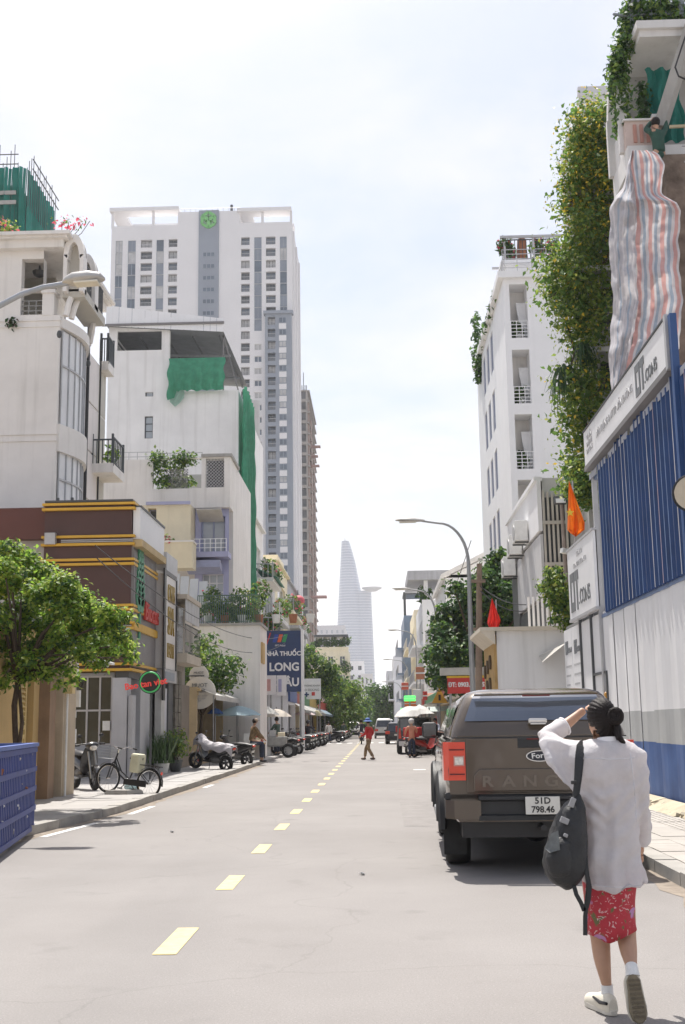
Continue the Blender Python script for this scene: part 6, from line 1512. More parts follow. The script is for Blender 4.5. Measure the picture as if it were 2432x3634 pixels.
# white kiosk
def kiosk():
 Y = 31.2; x0 = atY(1139, 1520, Y).x; x1 = HX + .6; zt = atY(1200, 1443, Y).z; t = thing('white_kiosk', 'small white walled kiosk with ochre carved side behind the truck', 'kiosk', (x0, Y, .1)); F = front(x0, Y)
 b = MB(); wall_box(b, x0, x1, Y, Y + 3.1, .1, zt, 0, 'flrbt'); b.build('wall', white, t)
 q = MB(); fbox(q, F, -.45, x1 - x0, zt, zt + .1, -.15, 3.3); q.build('roof_slab', M('slab_cream', (.62, .56, .46), .7, .08, 2, streak=.2), t)
 q = MB(); q.prism([(-.45, zt), (-.05, zt), (-.05, zt - .35)], F, -.12, 3.2); q.build('eave', M('slab_cream'), t)
 Fs = street_r(x0, Y + 3.1); q = MB(); fbox(q, Fs, .1, 3.0, 2.2, zt - .1, -.08, 0); q.build('carved_panel', M('carved_ochre', (.42, .27, .10), .7, .15, 3), t)
 for k, (a, v) in enumerate(((.5, 2.9), (1.3, 3.0), (2.1, 3.1), (1.0, 2.45), (1.9, 2.5))): q = MB(); q.cyl(Fs(a, v, -.13), Fs(a, v, -.07), .2, n=10); q.build('carved_rosette', M('carved_dark', (.10, .07, .04), .8), t)
 q = MB(); fbox(q, Fs, .3, 2.8, .12, 2.1, -.05, 0); q.build('dark_opening', greyd, t)
 q = MB(); q.face([F(1.1, 3.2, -.02), F(1.75, 3.5, -.02), F(1.75, 3.5, -.7), F(1.1, 3.0, -.6)]); q.build('small_awning', M('awning_beige'), t)
kiosk()
# ---- lamps
def lamp_column(label, base, h, arm, head_len, dirx, m=alu, group=None, rise=.9):
 t = thing('street_lamp', label, 'street lamp', base, group); x, y, z = base; pts = [(x, y, z)]
 pts += [(x, y, z + h * .5), (x, y, z + h - rise * 1.6)]
 for k in range(1, 10):
  a = math.pi / 2 * k / 9; pts.append((x + dirx * arm * .62 * (1 - math.cos(a)), y, z + h - rise * 1.6 + rise * 1.5 * math.sin(a)))
 pts.append((x + dirx * arm, y, z + h))
 rr = [.10, .085, .06] + [.055 - .02 * k / 9 for k in range(9)] + [.035]
 MB().tube(pts, rr, 10).build('column', m, t, smooth=True); MB().cyl((x, y, z), (x, y, z + .9), .13, .12, 12).build('base', m, t)
 hx = x + dirx * arm; hm = MB(); L = head_len
 ring = lambda xx, w, hh, zz: [(xx, y + w * math.cos(2 * math.pi * k / 12), zz + hh * math.sin(2 * math.pi * k / 12) * (1 if math.sin(2 * math.pi * k / 12) > 0 else .35)) for k in range(12)]
 hm.loft([ring(hx - dirx * .12, .05, .05, z + h), ring(hx, .09, .07, z + h), ring(hx + dirx * L * .3, .16, .11, z + h + .01), ring(hx + dirx * L * .8, .15, .08, z + h + .03), ring(hx + dirx * L, .06, .04, z + h + .03)])
 hm.build('lamp_head', M('lamp_head', (.45, .44, .42), .5, .06, 4), t, smooth=True)
 q = MB(); q.box(hx + dirx * L * .2, hx + dirx * L * .85, y - .1, y + .1, z + h - .05, z + h - .02); q.build('lens', M('lamp_lens', (.70, .68, .60), .25, .05, 3), t)
 return t
for k, (vx, vtop, vhead, Y, lab) in enumerate([(1083, 1192, 950, 37.8, 'tall curved street lamp beside the leaning utility pole'), (1003, 1348, 925, 62, 'street lamp standing before the flat roofed white house'), (956, 1442, 905, 92, 'street lamp before the beige narrow house'), (935, 1509, 890, 122, 'street lamp before the blue glass house'), (920, 1560, 884, 160, 'last small street lamp near the far trees')]):
 p = atY(vx, 1600, Y); hd = atY(vhead, vtop, Y); lamp_column(lab, (p.x, Y, .1), hd.z - .1, p.x - hd.x - .2, .85, -1)
def near_lamp():
 Y = 19.0; h0, h1 = atY(150, 648, Y), atY(240, 634, Y); t = thing('street_lamp', 'street lamp arm reaching in over the white villa', 'street lamp', (-7.9, Y, .1))
 pts = [(-7.9, Y, .1), (-7.9, Y, 4), (-7.85, Y, 7.0), atY(-110, 765, Y), atY(-55, 728, Y), atY(0, 699, Y), atY(50, 673, Y), atY(100, 657, Y), h0 + Vector((.05, 0, 0))]
 MB().tube(pts, [.12, .1, .08, .06, .055, .052, .05, .048, .046], 10).build('column', M('lamp_arm_grey', (.36, .38, .41), .45, .06, 4, metal=.3), t, smooth=True)
 L = h1.x - h0.x; ring = lambda x, w, hh, z: [(x, Y + w * math.cos(2 * math.pi * k / 14), z + hh * math.sin(2 * math.pi * k / 14) * (1 if math.sin(2 * math.pi * k / 14) > 0 else .45)) for k in range(14)]
 hm = MB(); z = h0.z; hm.loft([ring(h0.x - .04, .06, .05, z), ring(h0.x + .02, .12, .10, z + .02), ring(h0.x + L * .2, .17, .16, z + .03), ring(h0.x + L * .6, .18, .15, z + .06), ring(h0.x + L * .9, .14, .10, z + .07), ring(h0.x + L, .05, .03, z + .06)]); hm.build('lamp_head', M('lamp_head'), t, smooth=True)
 MB().obox((h0.x + L * .55, Y, z - .015), (L * .62, .26, .04), Euler((0, -.05, 0)).to_matrix()).build('lens', M('lamp_lens'), t, bevel=.015)
near_lamp()
# utility pole with wires
p = atY(1090, 1600, 39.2); t = thing('utility_pole', 'brown leaning concrete utility pole with wires beside the street lamp', 'pole', (p.x, 39.2, .1)); tp = atY(1097, 1290, 39.2); pm = M('pole_brown', (.27, .20, .15), .85, .2, 3)
MB().cyl((p.x, 39.2, .1), tp, .14, .09).build('pole', pm, t)
for vy in (1330, 1440, 1470): q = atY(1094, vy, 39.1); MB().box(q.x - .25, q.x + .25, 39.0, 39.1, q.z - .05, q.z + .05).build('crossarm', pm, t)
for k, vy in enumerate((1340, 1350, 1445)):
 a = atY(1097, vy, 39.2); pts = [a + Vector((.0 + 1.1 * s_, -3.5 * s_, -.8 * math.sin(s_ * 2.6) * (.3 + .1 * k) - .9 * s_)) for s_ in np.linspace(0, 1, 9)]; MB().tube(pts, .016, 5).build('wire', black, t)
# right street tree
p = atY(1098, 1560, 46.0)
def big_tree():
 Y = 46.0; t = thing('dark_street_tree', 'dense dark green street tree behind the utility pole', 'tree', (p.x, Y, .1)); b = MB(); b.tube([(p.x, Y, .05), (p.x + .1, Y, 1.5), (p.x + .05, Y + .1, 3.0)], [.24, .2, .17], 10); cl_ = []
 for vx, vy, r in ((1135, 1300, 34), (1150, 1335, 34), (1110, 1330, 36), (1165, 1365, 36), (1090, 1360, 36), (1130, 1380, 44), (1190, 1400, 24), (1060, 1390, 34), (1090, 1420, 44), (1150, 1430, 44), (1180, 1440, 30), (1035, 1430, 36), (1010, 1450, 28), (1060, 1460, 40), (1110, 1470, 44), (1020, 1490, 36), (990, 1500, 24), (1050, 1510, 40), (1085, 1520, 40), (1000, 1540, 28), (1030, 1555, 34), (1065, 1560, 34), (1130, 1500, 30), (1000, 1420, 16), (1140, 1272, 18), (1040, 1345, 20), (1018, 1395, 18)):
  c = atY(vx, vy, Y + 1.2 * math.sin(vx * .7)); rr = r * S / FPX * Y * .95; cl_.append((c.x, c.y, c.z, rr, rr, rr * .85, rr ** 2)); b.tube([(p.x + .05, Y + .1, 2.9), ((p.x + c.x) / 2, (Y + c.y) / 2, (3.2 + c.z) / 2 + .2), c], [.09, .06, .015], 5)
 b.build('trunk', bark, t, smooth=True); foliage('crown', cl_, 15000, .17, t, [leaf3, leaf1, leaf2], [.62, .28, .10], .12)
big_tree()
# red phone number sign on a shop, street signs
A, B = atY(1025, 1587, 44), atY(1116, 1550, 44); t = thing('phone_sign', 'red shop sign with white telephone number and yellow top strip', 'sign', ((A.x + B.x) / 2, 44, .1)); F = front(A.x, 44, A.z); W, H = B.x - A.x, B.z - A.z
MB().box(A.x, B.x, 44, 44.15, A.z, B.z).build('board', redp, t); MB().box(A.x - .02, B.x + .02, 43.97, 44.2, B.z, B.z + .08).build('top_strip', M('sign_yellow', (.70, .45, .03), .5), t); MB().box(A.x - .25, B.x + .05, 43.9, 44.6, B.z + .1, B.z + .38).build('roller_box', M('roller_grey', (.45, .44, .40), .6), t)
lettering('ĐT: 0903.890.052', F, W * .5, H * .55, .235, signw, t, .02, .015, .008, .86)
for x in (A.x + .1, B.x - .1): MB().cyl((x, 44.1, .1), (x, 44.1, A.z), .05).build('post', steel, t)
c = atY(1006, 1592, 52); t = thing('warning_sign', 'yellow triangular warning sign between the shop signs', 'sign', (c.x, 52, .1)); pp = [(-.36, -.32), (.36, -.32), (0, .34)]
MB().prism(pp, lambda a, b_, d: (c.x + a, 52 + d, c.z + b_), -.02, .02).build('plate', M('warn_yellow', (.55, .30, .03), .5), t); MB().cyl((c.x, 52.05, .1), (c.x, 52.05, c.z + .3), .03).build('post', steel, t); MB().obox((c.x, 51.965, c.z - .08), (.1, .01, .25)).build('mark', black, t)
for i, (vx, vy, w, h, m, lab) in enumerate([(938, 1598, 26, 12, M('led_green', (.10, .85, .15), .5, 0, emit=1.0), 'bright green lit shop sign over the far right shops'), (939, 1610, 26, 12, M('sign_orange', (.75, .16, .03), .5, .05), 'orange striped sign under the bright green one'), (923, 1625, 12, 10, M('led_green'), 'small green lit sign above the white covered load'), (927, 1570, 16, 16, M('sign_coral', (.70, .15, .10), .5), 'coral round-edged shop sign before the far grey house'), (973, 1592, 10, 20, redp, 'narrow red shop sign right of the orange sign'), (955, 1595, 18, 34, signw, 'pale vertical shop sign between red and orange signs'), (962, 1540, 20, 28, M('sign_rust', (.45, .18, .10), .6), 'rust red banner high on the far right houses'), (984, 1598, 22, 24, M('sign_pale_red', (.60, .32, .28), .6), 'faded pink shop sign beside the yellow triangle')]):
 Y = 72 + 3 * i; c = atY(vx, vy, Y); k = S / FPX * Y; t = thing('shop_sign', lab, 'sign', (c.x, Y, .1)); MB().box(c.x - w / 2 * k, c.x + w / 2 * k, Y, Y + .2, c.z - h / 2 * k, c.z + h / 2 * k).build('board', m, t, bevel=.03); MB().box(c.x - w / 2 * k, c.x + w / 2 * k, Y - .03, Y - .002, c.z - .06 * h * k, c.z + .06 * h * k).build('stripe', signw, t); MB().cyl((c.x, Y + .25, .1), (c.x, Y + .25, c.z + h / 2 * k), .05).build('post', steel, t)
# ---- houses further down on the right
def far_house(name, label, v0, vtop, Y, dep, m, width=9, floors=4, cat='house', seed=0):
 X = atY(v0, 1600, Y).x; zt = atY(v0, vtop, Y).z; t = thing(name, label, cat, (X, Y, .1)); F = front(X, Y); Fs = street_r(X, Y + dep); rg = random.Random(seed); hs = []
 for k in range(floors):
  v = zt - .9 - 3.1 * (k + 1)
  if v < 3: break
  for j in range(max(1, int(dep / 3))): hs.append((.8 + 3 * j, 2.6 + 3 * j, v + .6, v + 2.3))
 b = MB(); b.wall(Fs, 0, dep, .1, zt, hs, .25); wall_box(b, X, X + width, Y, Y + dep, .1, zt, 0, 'frbt'); b.build('wall', m, t)
 for h in hs: window(Fs, *h, t, .2, 2, 1, .08, white3, rg.choice([glassb, glassd, glassl]), sub=False)
 for k in range(floors - 1):
  v = zt - .9 - 3.1 * (k + 1)
  if v > 3: q = MB(); fbox(q, Fs, .3, dep - .3, v - .1, v + .1, -.9, .02); q.build('balcony_slab', m, t); railing(Fs, .35, dep - .35, v + .1, .9, t, -.85, 10, greyl, t=.05)
 return t, F, Fs, zt
t, F, Fs, zt = far_house('gabled_house', 'white house with slanted roof edge behind the dark street tree', 1028, 1315, 76, 14, white3, seed=1)
q = MB(); q.prism([(-.3, zt - .3), (7, zt + 3.2), (7, zt + 3.6), (-.3, zt)], F, -.4, 13); q.build('slanted_roof', white2, t)
q = MB(); q.prism([(0, zt - .2), (7, zt - .2), (7, zt + 3.1)], F, .0, .3); q.build('gable_wall', white3, t)
t, F, Fs, zt = far_house('flat_roof_house', 'white house with raised flat roof slab on posts down the street', 972, 1372, 100, 16, white3, seed=2)
q = MB(); fbox(q, F, -1.2, 6, zt + 1.7, zt + 2.5, -.4, 10); q.build('raised_roof', M('ash_wall'), t)
for a in (.2, 3, 5.5): q = MB(); fbox(q, F, a, a + .35, zt, zt + 1.7, .2, .5); q.build('roof_post', white3, t)
foliage('roof_plants', [(*F(.3, zt + .5, .5), .8, .6, .7, 1)], 150, .35, t, [leaf3, leaf1], [.6, .4])
t, F, Fs, zt = far_house('beige_house', 'narrow beige house with dark drainpipe down the street', 953, 1395, 122, 16, cream, seed=3)
q = MB(); fbox(q, F, 1.2, 1.4, .1, zt, -.1, -.01); q.build('drainpipe', greyd, t)
t, F, Fs, zt = far_house('blue_glass_house', 'blue glass fronted narrow house with open roof frame', 929, 1408, 142, 18, M('blue_glass_wall', (.16, .22, .32), .3, .15, .8), seed=4)
for a in (0, 2.2): q = MB(); fbox(q, F, a, a + .3, zt, zt + 2.6, .2, .5); q.build('roof_frame_post', greyd, t)
q = MB(); fbox(q, F, 0, 2.5, zt + 2.6, zt + 2.9, .1, 6); q.build('roof_frame', greyd, t)
q = MB(); fbox(q, F, 1.0, 8, 3, zt - 1, -.12, -.01); q.build('pale_front', M('dove_wall'), t)
far_house('far_grey_house', 'small grey house left of the blue glass house', 903, 1500, 190, 20, M('pale_far'), seed=5, floors=4)
far_house('farthest_house', 'farthest pale low house before the street end trees', 886, 1535, 245, 26, M('pale_far'), seed=6, floors=3)
# street level shops on the right and the pale awning
def rshop(name, label, y0, y1, m, fas, X=3.6, h=3.4, awn=None, out=.8):
 t = thing(name, label, 'shop', (X, y0, .1)); F = street_r(X, y1); W = y1 - y0; b = MB(); b.wall(F, 0, W, .1, h, [(.2, W - .2, .12, 2.5)], .3); wall_box(b, X, X + 8, y0, y1, .1, h, 0, 'frbt'); b.build('wall', m, t)
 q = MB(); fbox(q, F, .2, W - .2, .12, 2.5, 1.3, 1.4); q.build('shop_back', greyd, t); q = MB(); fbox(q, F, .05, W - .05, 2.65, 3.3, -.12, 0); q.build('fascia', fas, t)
 for k in range(4): q = MB(); fbox(q, F, .3 + (W - .8) * k / 4, .3 + (W - .8) * (k + .8) / 4, .12, .9 + .5 * ((k * 5) % 3), .4, 1.0); q.build('goods_rack', [ochre, redp, M('mustard'), cream][k], t)
 if awn:
  q = MB(); fbox(q, F, 0, W, 2.55, 2.6, -out, 0); q.build('awning', awn, t)
rshop('yellow_stall_shop', 'shop crammed with yellow goods behind the truck mirror', 46.5, 56, M('mustard'), redp, 3.75, awn=tarpw)
rshop('middle_shop', 'shop with red fascia past the yellow goods shop', 56.1, 70, cream, M('fascia_red2'), 3.7, awn=tarpg)
rshop('tree_side_shop', 'low white shop below the slanted roof house', 70.1, 90, white2, M('fascia_green2'), 3.7, awn=tarpw)
rshop('crossing_shop', 'low shop by the zebra crossing on the sunny side', 90.1, 125, cream, redp, 3.6, awn=tarpb)
rshop('end_shop', 'last low shop row on the sunny side', 125.1, 185, white2, M('fascia_blue2'), 3.4, awn=tarpw)
t = thing('pale_canopy', 'sloping pale green translucent canopy sheet on poles over the right kerb', 'canopy', (3.4, 62, .1)); g = []
for j in range(7):
 row = []
 for i in range(13):
  s_, r_ = i / 12, j / 6; vx = 977 + (1125 - 977) * s_; vy = 1628 - 28 * s_ ** 1.1 + 7 * math.sin(s_ * 3.1) - 11 * r_; row.append(atY(vx, vy, 58 + 2.5 * r_))
 g.append(row)
q = MB()
for j in range(6):
 for i in range(12): q.face([g[j][i], g[j][i + 1], g[j + 1][i + 1], g[j + 1][i]])
q.build('sheet', M('canopy_pale_green', (.62, .70, .66), .5, .06, 2, translucent=.4), t, smooth='all')
for vx, y in ((982, 58.2), (1050, 58.3), (1118, 58.4)): a = atY(vx, 1618, y); MB().cyl((a.x, y, .1), (a.x, y, a.z), .04, n=8).build('pole', steel, t)
# ================================================================== pickup truck
paint = M('truck_paint', (.088, .066, .047), .25, .06, 3, metal=.3, coat=1.0)
tglass = M('truck_glass', (.012, .014, .018), .04, .1, 1, spec=.9, coat=.6)
blackp = M('black_plastic', (.022, .023, .025), .55, .15, 6, .1, 120)
def wheel(parent, c, r, w, axis=(1, 0, 0), spokes=6, name='wheel', rimm=None, tyre_r=None):
 ax = Vector(axis).normalized(); c = Vector(c); b = MB(); n = 28; prof = [(r * .62, -w / 2), (r * .92, -w / 2), (r * .985, -w * .38), (r, -w * .2), (r, w * .2), (r * .985, w * .38), (r * .92, w / 2), (r * .62, w / 2)]
 a = ax.cross(Vector((0, 0, 1))).normalized(); u = ax.cross(a); k = len(b.v)
 for rr, d in prof:
  for j in range(n): an = 2 * math.pi * j / n; b.v.append(tuple(c + ax * d + (a * math.cos(an) + u * math.sin(an)) * rr))
 for i in range(len(prof) - 1):
  for j in range(n): j2 = (j + 1) % n; b.f.append((k + i * n + j, k + i * n + j2, k + (i + 1) * n + j2, k + (i + 1) * n + j)); b.m.append(0)
 o = b.build(name, rubber, parent, smooth=True); q = MB(); q.torus(c, ax, r * .6, r * .06, 24, 6); q.cyl(c - ax * w * .4, c + ax * w * .4, r * .14, n=10)
 for j in range(spokes): an = 2 * math.pi * j / spokes; d = a * math.cos(an) + u * math.sin(an); q.bar(c + d * r * .1, c + d * r * .6, r * .14, w * .5, 0, up=ax)
 q.build('rim', rimm or steel, o); return o
def pickup():
 t = thing('pickup_truck', 'brown-grey pickup truck with canopy parked along the right kerb, seen from behind', 'pickup truck')
 ra, fa, WR = 1.12, 4.39, .385
 def sill(y):
  z = .52
  for a in (ra, fa):
   d = abs(y - a)
   if d < .52: z = max(z, .40 + math.sqrt(max(0, .52 ** 2 - d ** 2)) * .98)
  return z
 ys = [0, .04, .12, .3, .5] + [.6 + .06 * k for k in range(18)] + [1.8, 2.2, 2.8, 3.4, 3.8] + [3.87 + .06 * k for k in range(18)] + [5.0, 5.15, 5.25, 5.3]
 rings = []
 for y in ys:
  e = min(1, max(0, y) / .12); ef = min(1, max(0, 5.3 - y) / .35); hw = .93 * (.965 + .035 * e) * (.86 + .14 * ef ** .5); zb = sill(y); fl = .035 * max(0, 1 - abs(min(abs(y - ra), abs(y - fa)) / .6) ** 2)
  belt = 1.36 if y < 3.9 else 1.36 - .12 * (y - 3.9) / 1.4
  prof = [(hw * .90, zb), (hw * .985 + fl, max(zb + .02, .62)), (hw * 1.0 + fl, max(zb + .06, .82)), (hw * 1.012, max(zb + .09, 1.02)), (hw * .995, 1.18), (hw * .965, 1.28), (hw * .90, belt)]
  rings.append([(-x, y, z) for x, z in prof] + [(x, y, z) for x, z in prof[::-1]])
 MB().loft(rings).build('body', paint, t, smooth=True)
 MB().box(-.78, .78, .1, 5.1, .36, .66).build('underbody', black, t)
 # greenhouse: cab and canopy grown as one shell of rings
 def ring(y0, y1, hx, z, r=.14):
  p = []
  for cx, cy, a0 in ((hx - r, y0 + r, -90), (hx - r, y1 - r, 0), (-hx + r, y1 - r, 90), (-hx + r, y0 + r, 180)):
   for k in range(6): a = R(a0 + 18 * k); p.append((cx + r * math.cos(a), cy + r * math.sin(a), z))
  return p
 MB().loft([ring(.00, 4.35, .885, 1.345), ring(.015, 4.3, .875, 1.40), ring(.06, 4.1, .84, 1.50), ring(.13, 3.85, .79, 1.62), ring(.20, 3.65, .735, 1.74), ring(.27, 3.5, .68, 1.795), ring(.38, 3.3, .58, 1.825), ring(.6, 3.0, .4, 1.838)]).build('canopy', paint, t, smooth=True)
 # rear screen, curved, and dark side glass
 q = MB(); g = []
 for j in range(9):
  s_ = j / 8; z = 1.505 + .262 * s_; hx = .73 - .105 * s_; row = []; zz = [1.345, 1.40, 1.50, 1.62, 1.74, 1.795]
  y0 = float(np.interp(z, zz, [0, .015, .06, .13, .20, .27])); hw = float(np.interp(z, zz, [.885, .875, .84, .79, .735, .68]))
  for i in range(17):
   a = -1 + i / 8; e = max(0, abs(hx * a) - (hw - .14)); row.append((hx * a, y0 + .14 - math.sqrt(.14 ** 2 - min(e, .135) ** 2) - .014 - .02 * math.sin(s_ * 3.14) * (1 - a * a), z))
  g.append(row)
 for j in range(8):
  for i in range(16): q.face([g[j][i], g[j][i + 1], g[j + 1][i + 1], g[j + 1][i]])
 q.build('rear_screen', M('tinted_rear_glass', (.16, .18, .22), .10, .06, 2, metal=.55, coat=.4), t, smooth='all')
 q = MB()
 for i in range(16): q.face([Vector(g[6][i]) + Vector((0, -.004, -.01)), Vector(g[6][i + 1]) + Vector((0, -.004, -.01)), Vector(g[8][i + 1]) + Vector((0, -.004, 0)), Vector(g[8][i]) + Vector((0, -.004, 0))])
 q.build('dark_reflection_band', tglass, t, smooth='all')  # dark reflection along the top of the screen, put in as a darker strip
 q = MB(); q.loft([[(x, .10 + .04 * abs(x) + d, 1.785 + e) for d, e in ((0, 0), (-.06, -.012), (-.05, -.03), (.02, -.03))] for x in np.linspace(-.62, .62, 13)]); q.build('spoiler', paint, t, smooth=True)
 q = MB(); q.box(-.14, .14, .05, .10, 1.745, 1.762); q.build('brake_light', M('dark_red_lens', (.12, .01, .01), .2), t)
 for sx in (-1, 1):
  for y0, y1, nm in ((.35, 1.75, 'canopy_window'), (1.95, 2.75, 'rear_door_window'), (2.85, 3.6, 'front_door_window')):
   q = MB(); P_ = lambda y, z: (sx * (.885 - (z - 1.345) * .335 + .012), y, z); q.face([P_(y0, 1.47), P_(y1, 1.47), P_(y1 - .06, 1.70), P_(y0 + .1, 1.70)]); q.build(nm, tglass, t)
  q = MB(); q.obox((sx * .955, 2.62, 1.14), (.04, .2, .04)); q.build('door_handle', chrome, t, bevel=.01)
  # wing mirror
  m_ = MB(); m_.box(sx * .93, sx * 1.13, 3.40, 3.50, 1.30, 1.50); mo = m_.build('wing_mirror', blackp, t, bevel=.04); q = MB(); q.box(sx * .95, sx * 1.11, 3.392, 3.398, 1.32, 1.48); q.build('mirror_glass', tglass, mo); q = MB(); q.bar((sx * .88, 3.5, 1.34), (sx * 1.0, 3.48, 1.36), .06, .05); q.build('mirror_arm', blackp, mo)
  # lights
  L = MB(); cxx = sx * .845; L.loft([[(sx * .735, -.012, z), (sx * .90, -.004, z), (sx * .952, .05, z), (sx * .962, .22, z), (sx * .90, .2, z), (sx * .735, .1, z)] for z in np.linspace(.925, 1.30, 6)]); lo = L.build('tail_light', M('tail_red', (.72, .055, .02), .22, .06, 9, coat=.6), t, smooth=True)
  q = MB(); q.obox((sx * .80, -.018, 1.115), (.085, .012, .075)); q.build('reverse_lamp', M('lamp_clear', (.72, .68, .62), .2, .25, 30), lo); q = MB(); q.obox((sx * .80, -.016, 1.115), (.105, .008, .10)); q.build('lamp_surround', M('lamp_pink', (.60, .25, .2), .3), lo)
  for z in (.985, 1.225): q = MB(); q.obox((sx * .82, -.012, z), (.15, .01, .012)); q.build('lamp_line', M('dark_red_lens'), lo)
  # bumper ends, mud flaps, side step
  q = MB(); q.loft([[(sx * x, y, z) for x, y, z in ((.60, -.10, z0), (.86, -.085, z0), (.945, .02, z0), (.95, .32, z0), (.86, .30, z0), (.60, .02, z0))] for z0 in (.555, .60, .70, .735)]); q.build('bumper_end', paint, t, smooth=True)
  q = MB(); q.box(sx * .72, sx * .955, ra + .42 - 1.0 + .12, ra + .42 - 1.0 + .135, .14, .56); q.build('mud_flap', rubber, t)
  q = MB(); q.tube([(sx * .90, 1.75, .42), (sx * .96, 1.95, .42), (sx * .96, 3.55, .42), (sx * .90, 3.75, .42)], .045, 8); q.build('side_step', steel, t)
  for a in (ra, fa):
   pts = [(sx * (.945 + .02), a - .54 * math.cos(math.pi * k / 16), .40 + .54 * math.sin(math.pi * k / 16)) for k in range(17)]; q = MB(); q.tube(pts, .045, 6); q.build('wheel_arch', blackp, t, smooth=True)
   wheel(t, (sx * .80, a, WR), WR, .26, (1, 0, 0), 6)
 # tailgate with lettering
 q = MB(); q.box(-.728, .728, -.022, .0, .80, 1.335); q.build('tailgate', paint, t, bevel=.008)
 F = Fr(0, -.022, 0, 0)
 q = MB(); q.prism([(-.66, .815), (.66, .815), (.66, .97), (.60, 1.035), (-.60, 1.035), (-.66, .97)], F, -.02, -.001); q.build('tailgate_step', paint, t, bevel=.012)
 Fl = Fr(0, -.042, 0, 0)
 for k, ch in enumerate('RANGER'): lettering(ch, Fl, -.525 + k * .21, .908, .15, M('emboss_paint', (.17, .145, .12), .38, .05, 3, metal=.5), t, .014, .004, .004, 1.25, name='letter')
 q = MB(); q.prism([(.135 * math.cos(2 * math.pi * k / 28), 1.155 + .056 * math.sin(2 * math.pi * k / 28)) for k in range(28)], F, -.03, -.001); q.build('badge_rim', chrome, t)
 q = MB(); q.prism([(.122 * math.cos(2 * math.pi * k / 28), 1.155 + .046 * math.sin(2 * math.pi * k / 28)) for k in range(28)], F, -.036, -.028); q.build('badge', M('badge_blue', (.012, .016, .03), .3), t)
 lettering('Ford', Fr(0, -.058, 0, 0), 0, 1.158, .072, plasticw, t, .006, .006, .0015, 1.2, R(4), name='badge_lettering')
 q = MB(); q.box(-.21, .21, -.03, -.02, 1.235, 1.335); q.build('handle_recess', blackp, t, bevel=.02); q = MB(); q.box(-.12, .0, -.036, -.03, 1.315, 1.33); q.build('high_light', M('dark_red_lens'), t)
 q = MB(); q.box(-.095, .095, -.035, .03, 1.475, 1.525); o = q.build('canopy_handle', M('handle_chrome', (.75, .72, .68), .25, .05, 3, metal=.6), t, bevel=.018); q = MB(); q.box(-.075, .075, -.045, -.03, 1.465, 1.478); q.build('handle_grip', chrome, o)
 for z in (1.342,): q = MB(); q.box(-.87, .87, -.008, .02, z - .006, z + .006); q.build('shut_line', black, t)
 # bumper centre and plate
 q = MB(); q.loft([[(x, y, z) for y, z in ((-.06, .785), (-.12, .77), (-.12, .74), (-.07, .72), (-.07, .60), (-.10, .585), (-.10, .54), (.1, .54), (.1, .785))] for x in (-.62, -.58, .58, .62)]); q.build('bumper', blackp, t, smooth=True)
 q = MB(); q.box(-.95, .95, .0, .12, .735, .80); q.build('bumper_shelf', blackp, t, bevel=.012)
 pl = MB().box(-.168, .168, -.150, -.140, .598, .768).build('number_plate', M('plate_white', (.70, .69, .64), .45, .05, 8), t, bevel=.004); Fp = Fr(0, -.150, 0, 0)
 lettering('51D', Fp, 0, .727, .085, black, pl, .003, .002, .002, 1.05, name='plate_text'); lettering('798.46', Fp, 0, .643, .085, black, pl, .003, .002, .002, .98, name='plate_text')
 q = MB(); q.cyl((-.5, .25, .42), (-.5, .6, .44), .035); q.build('exhaust', steel, t); q = MB(); q.cyl((-.75, ra, WR), (.75, ra, WR), .07); q.ball((.05, ra, WR), (.16, .18, .17)); q.build('rear_axle', black, t, smooth=True)
 q = MB(); q.torus((0, .75, .52), (0, 0, 1), .27, .10, 20, 8); q.build('spare_tyre', rubber, t, smooth=True); q = MB(); q.cyl((0, -.16, .47), (0, .15, .47), .03); q.build('tow_bar', black, t)
 c = atY(1234, 1737, 11.85); place(t, (c.x, 11.85, 0), R(-1.6)); return t
pickup()

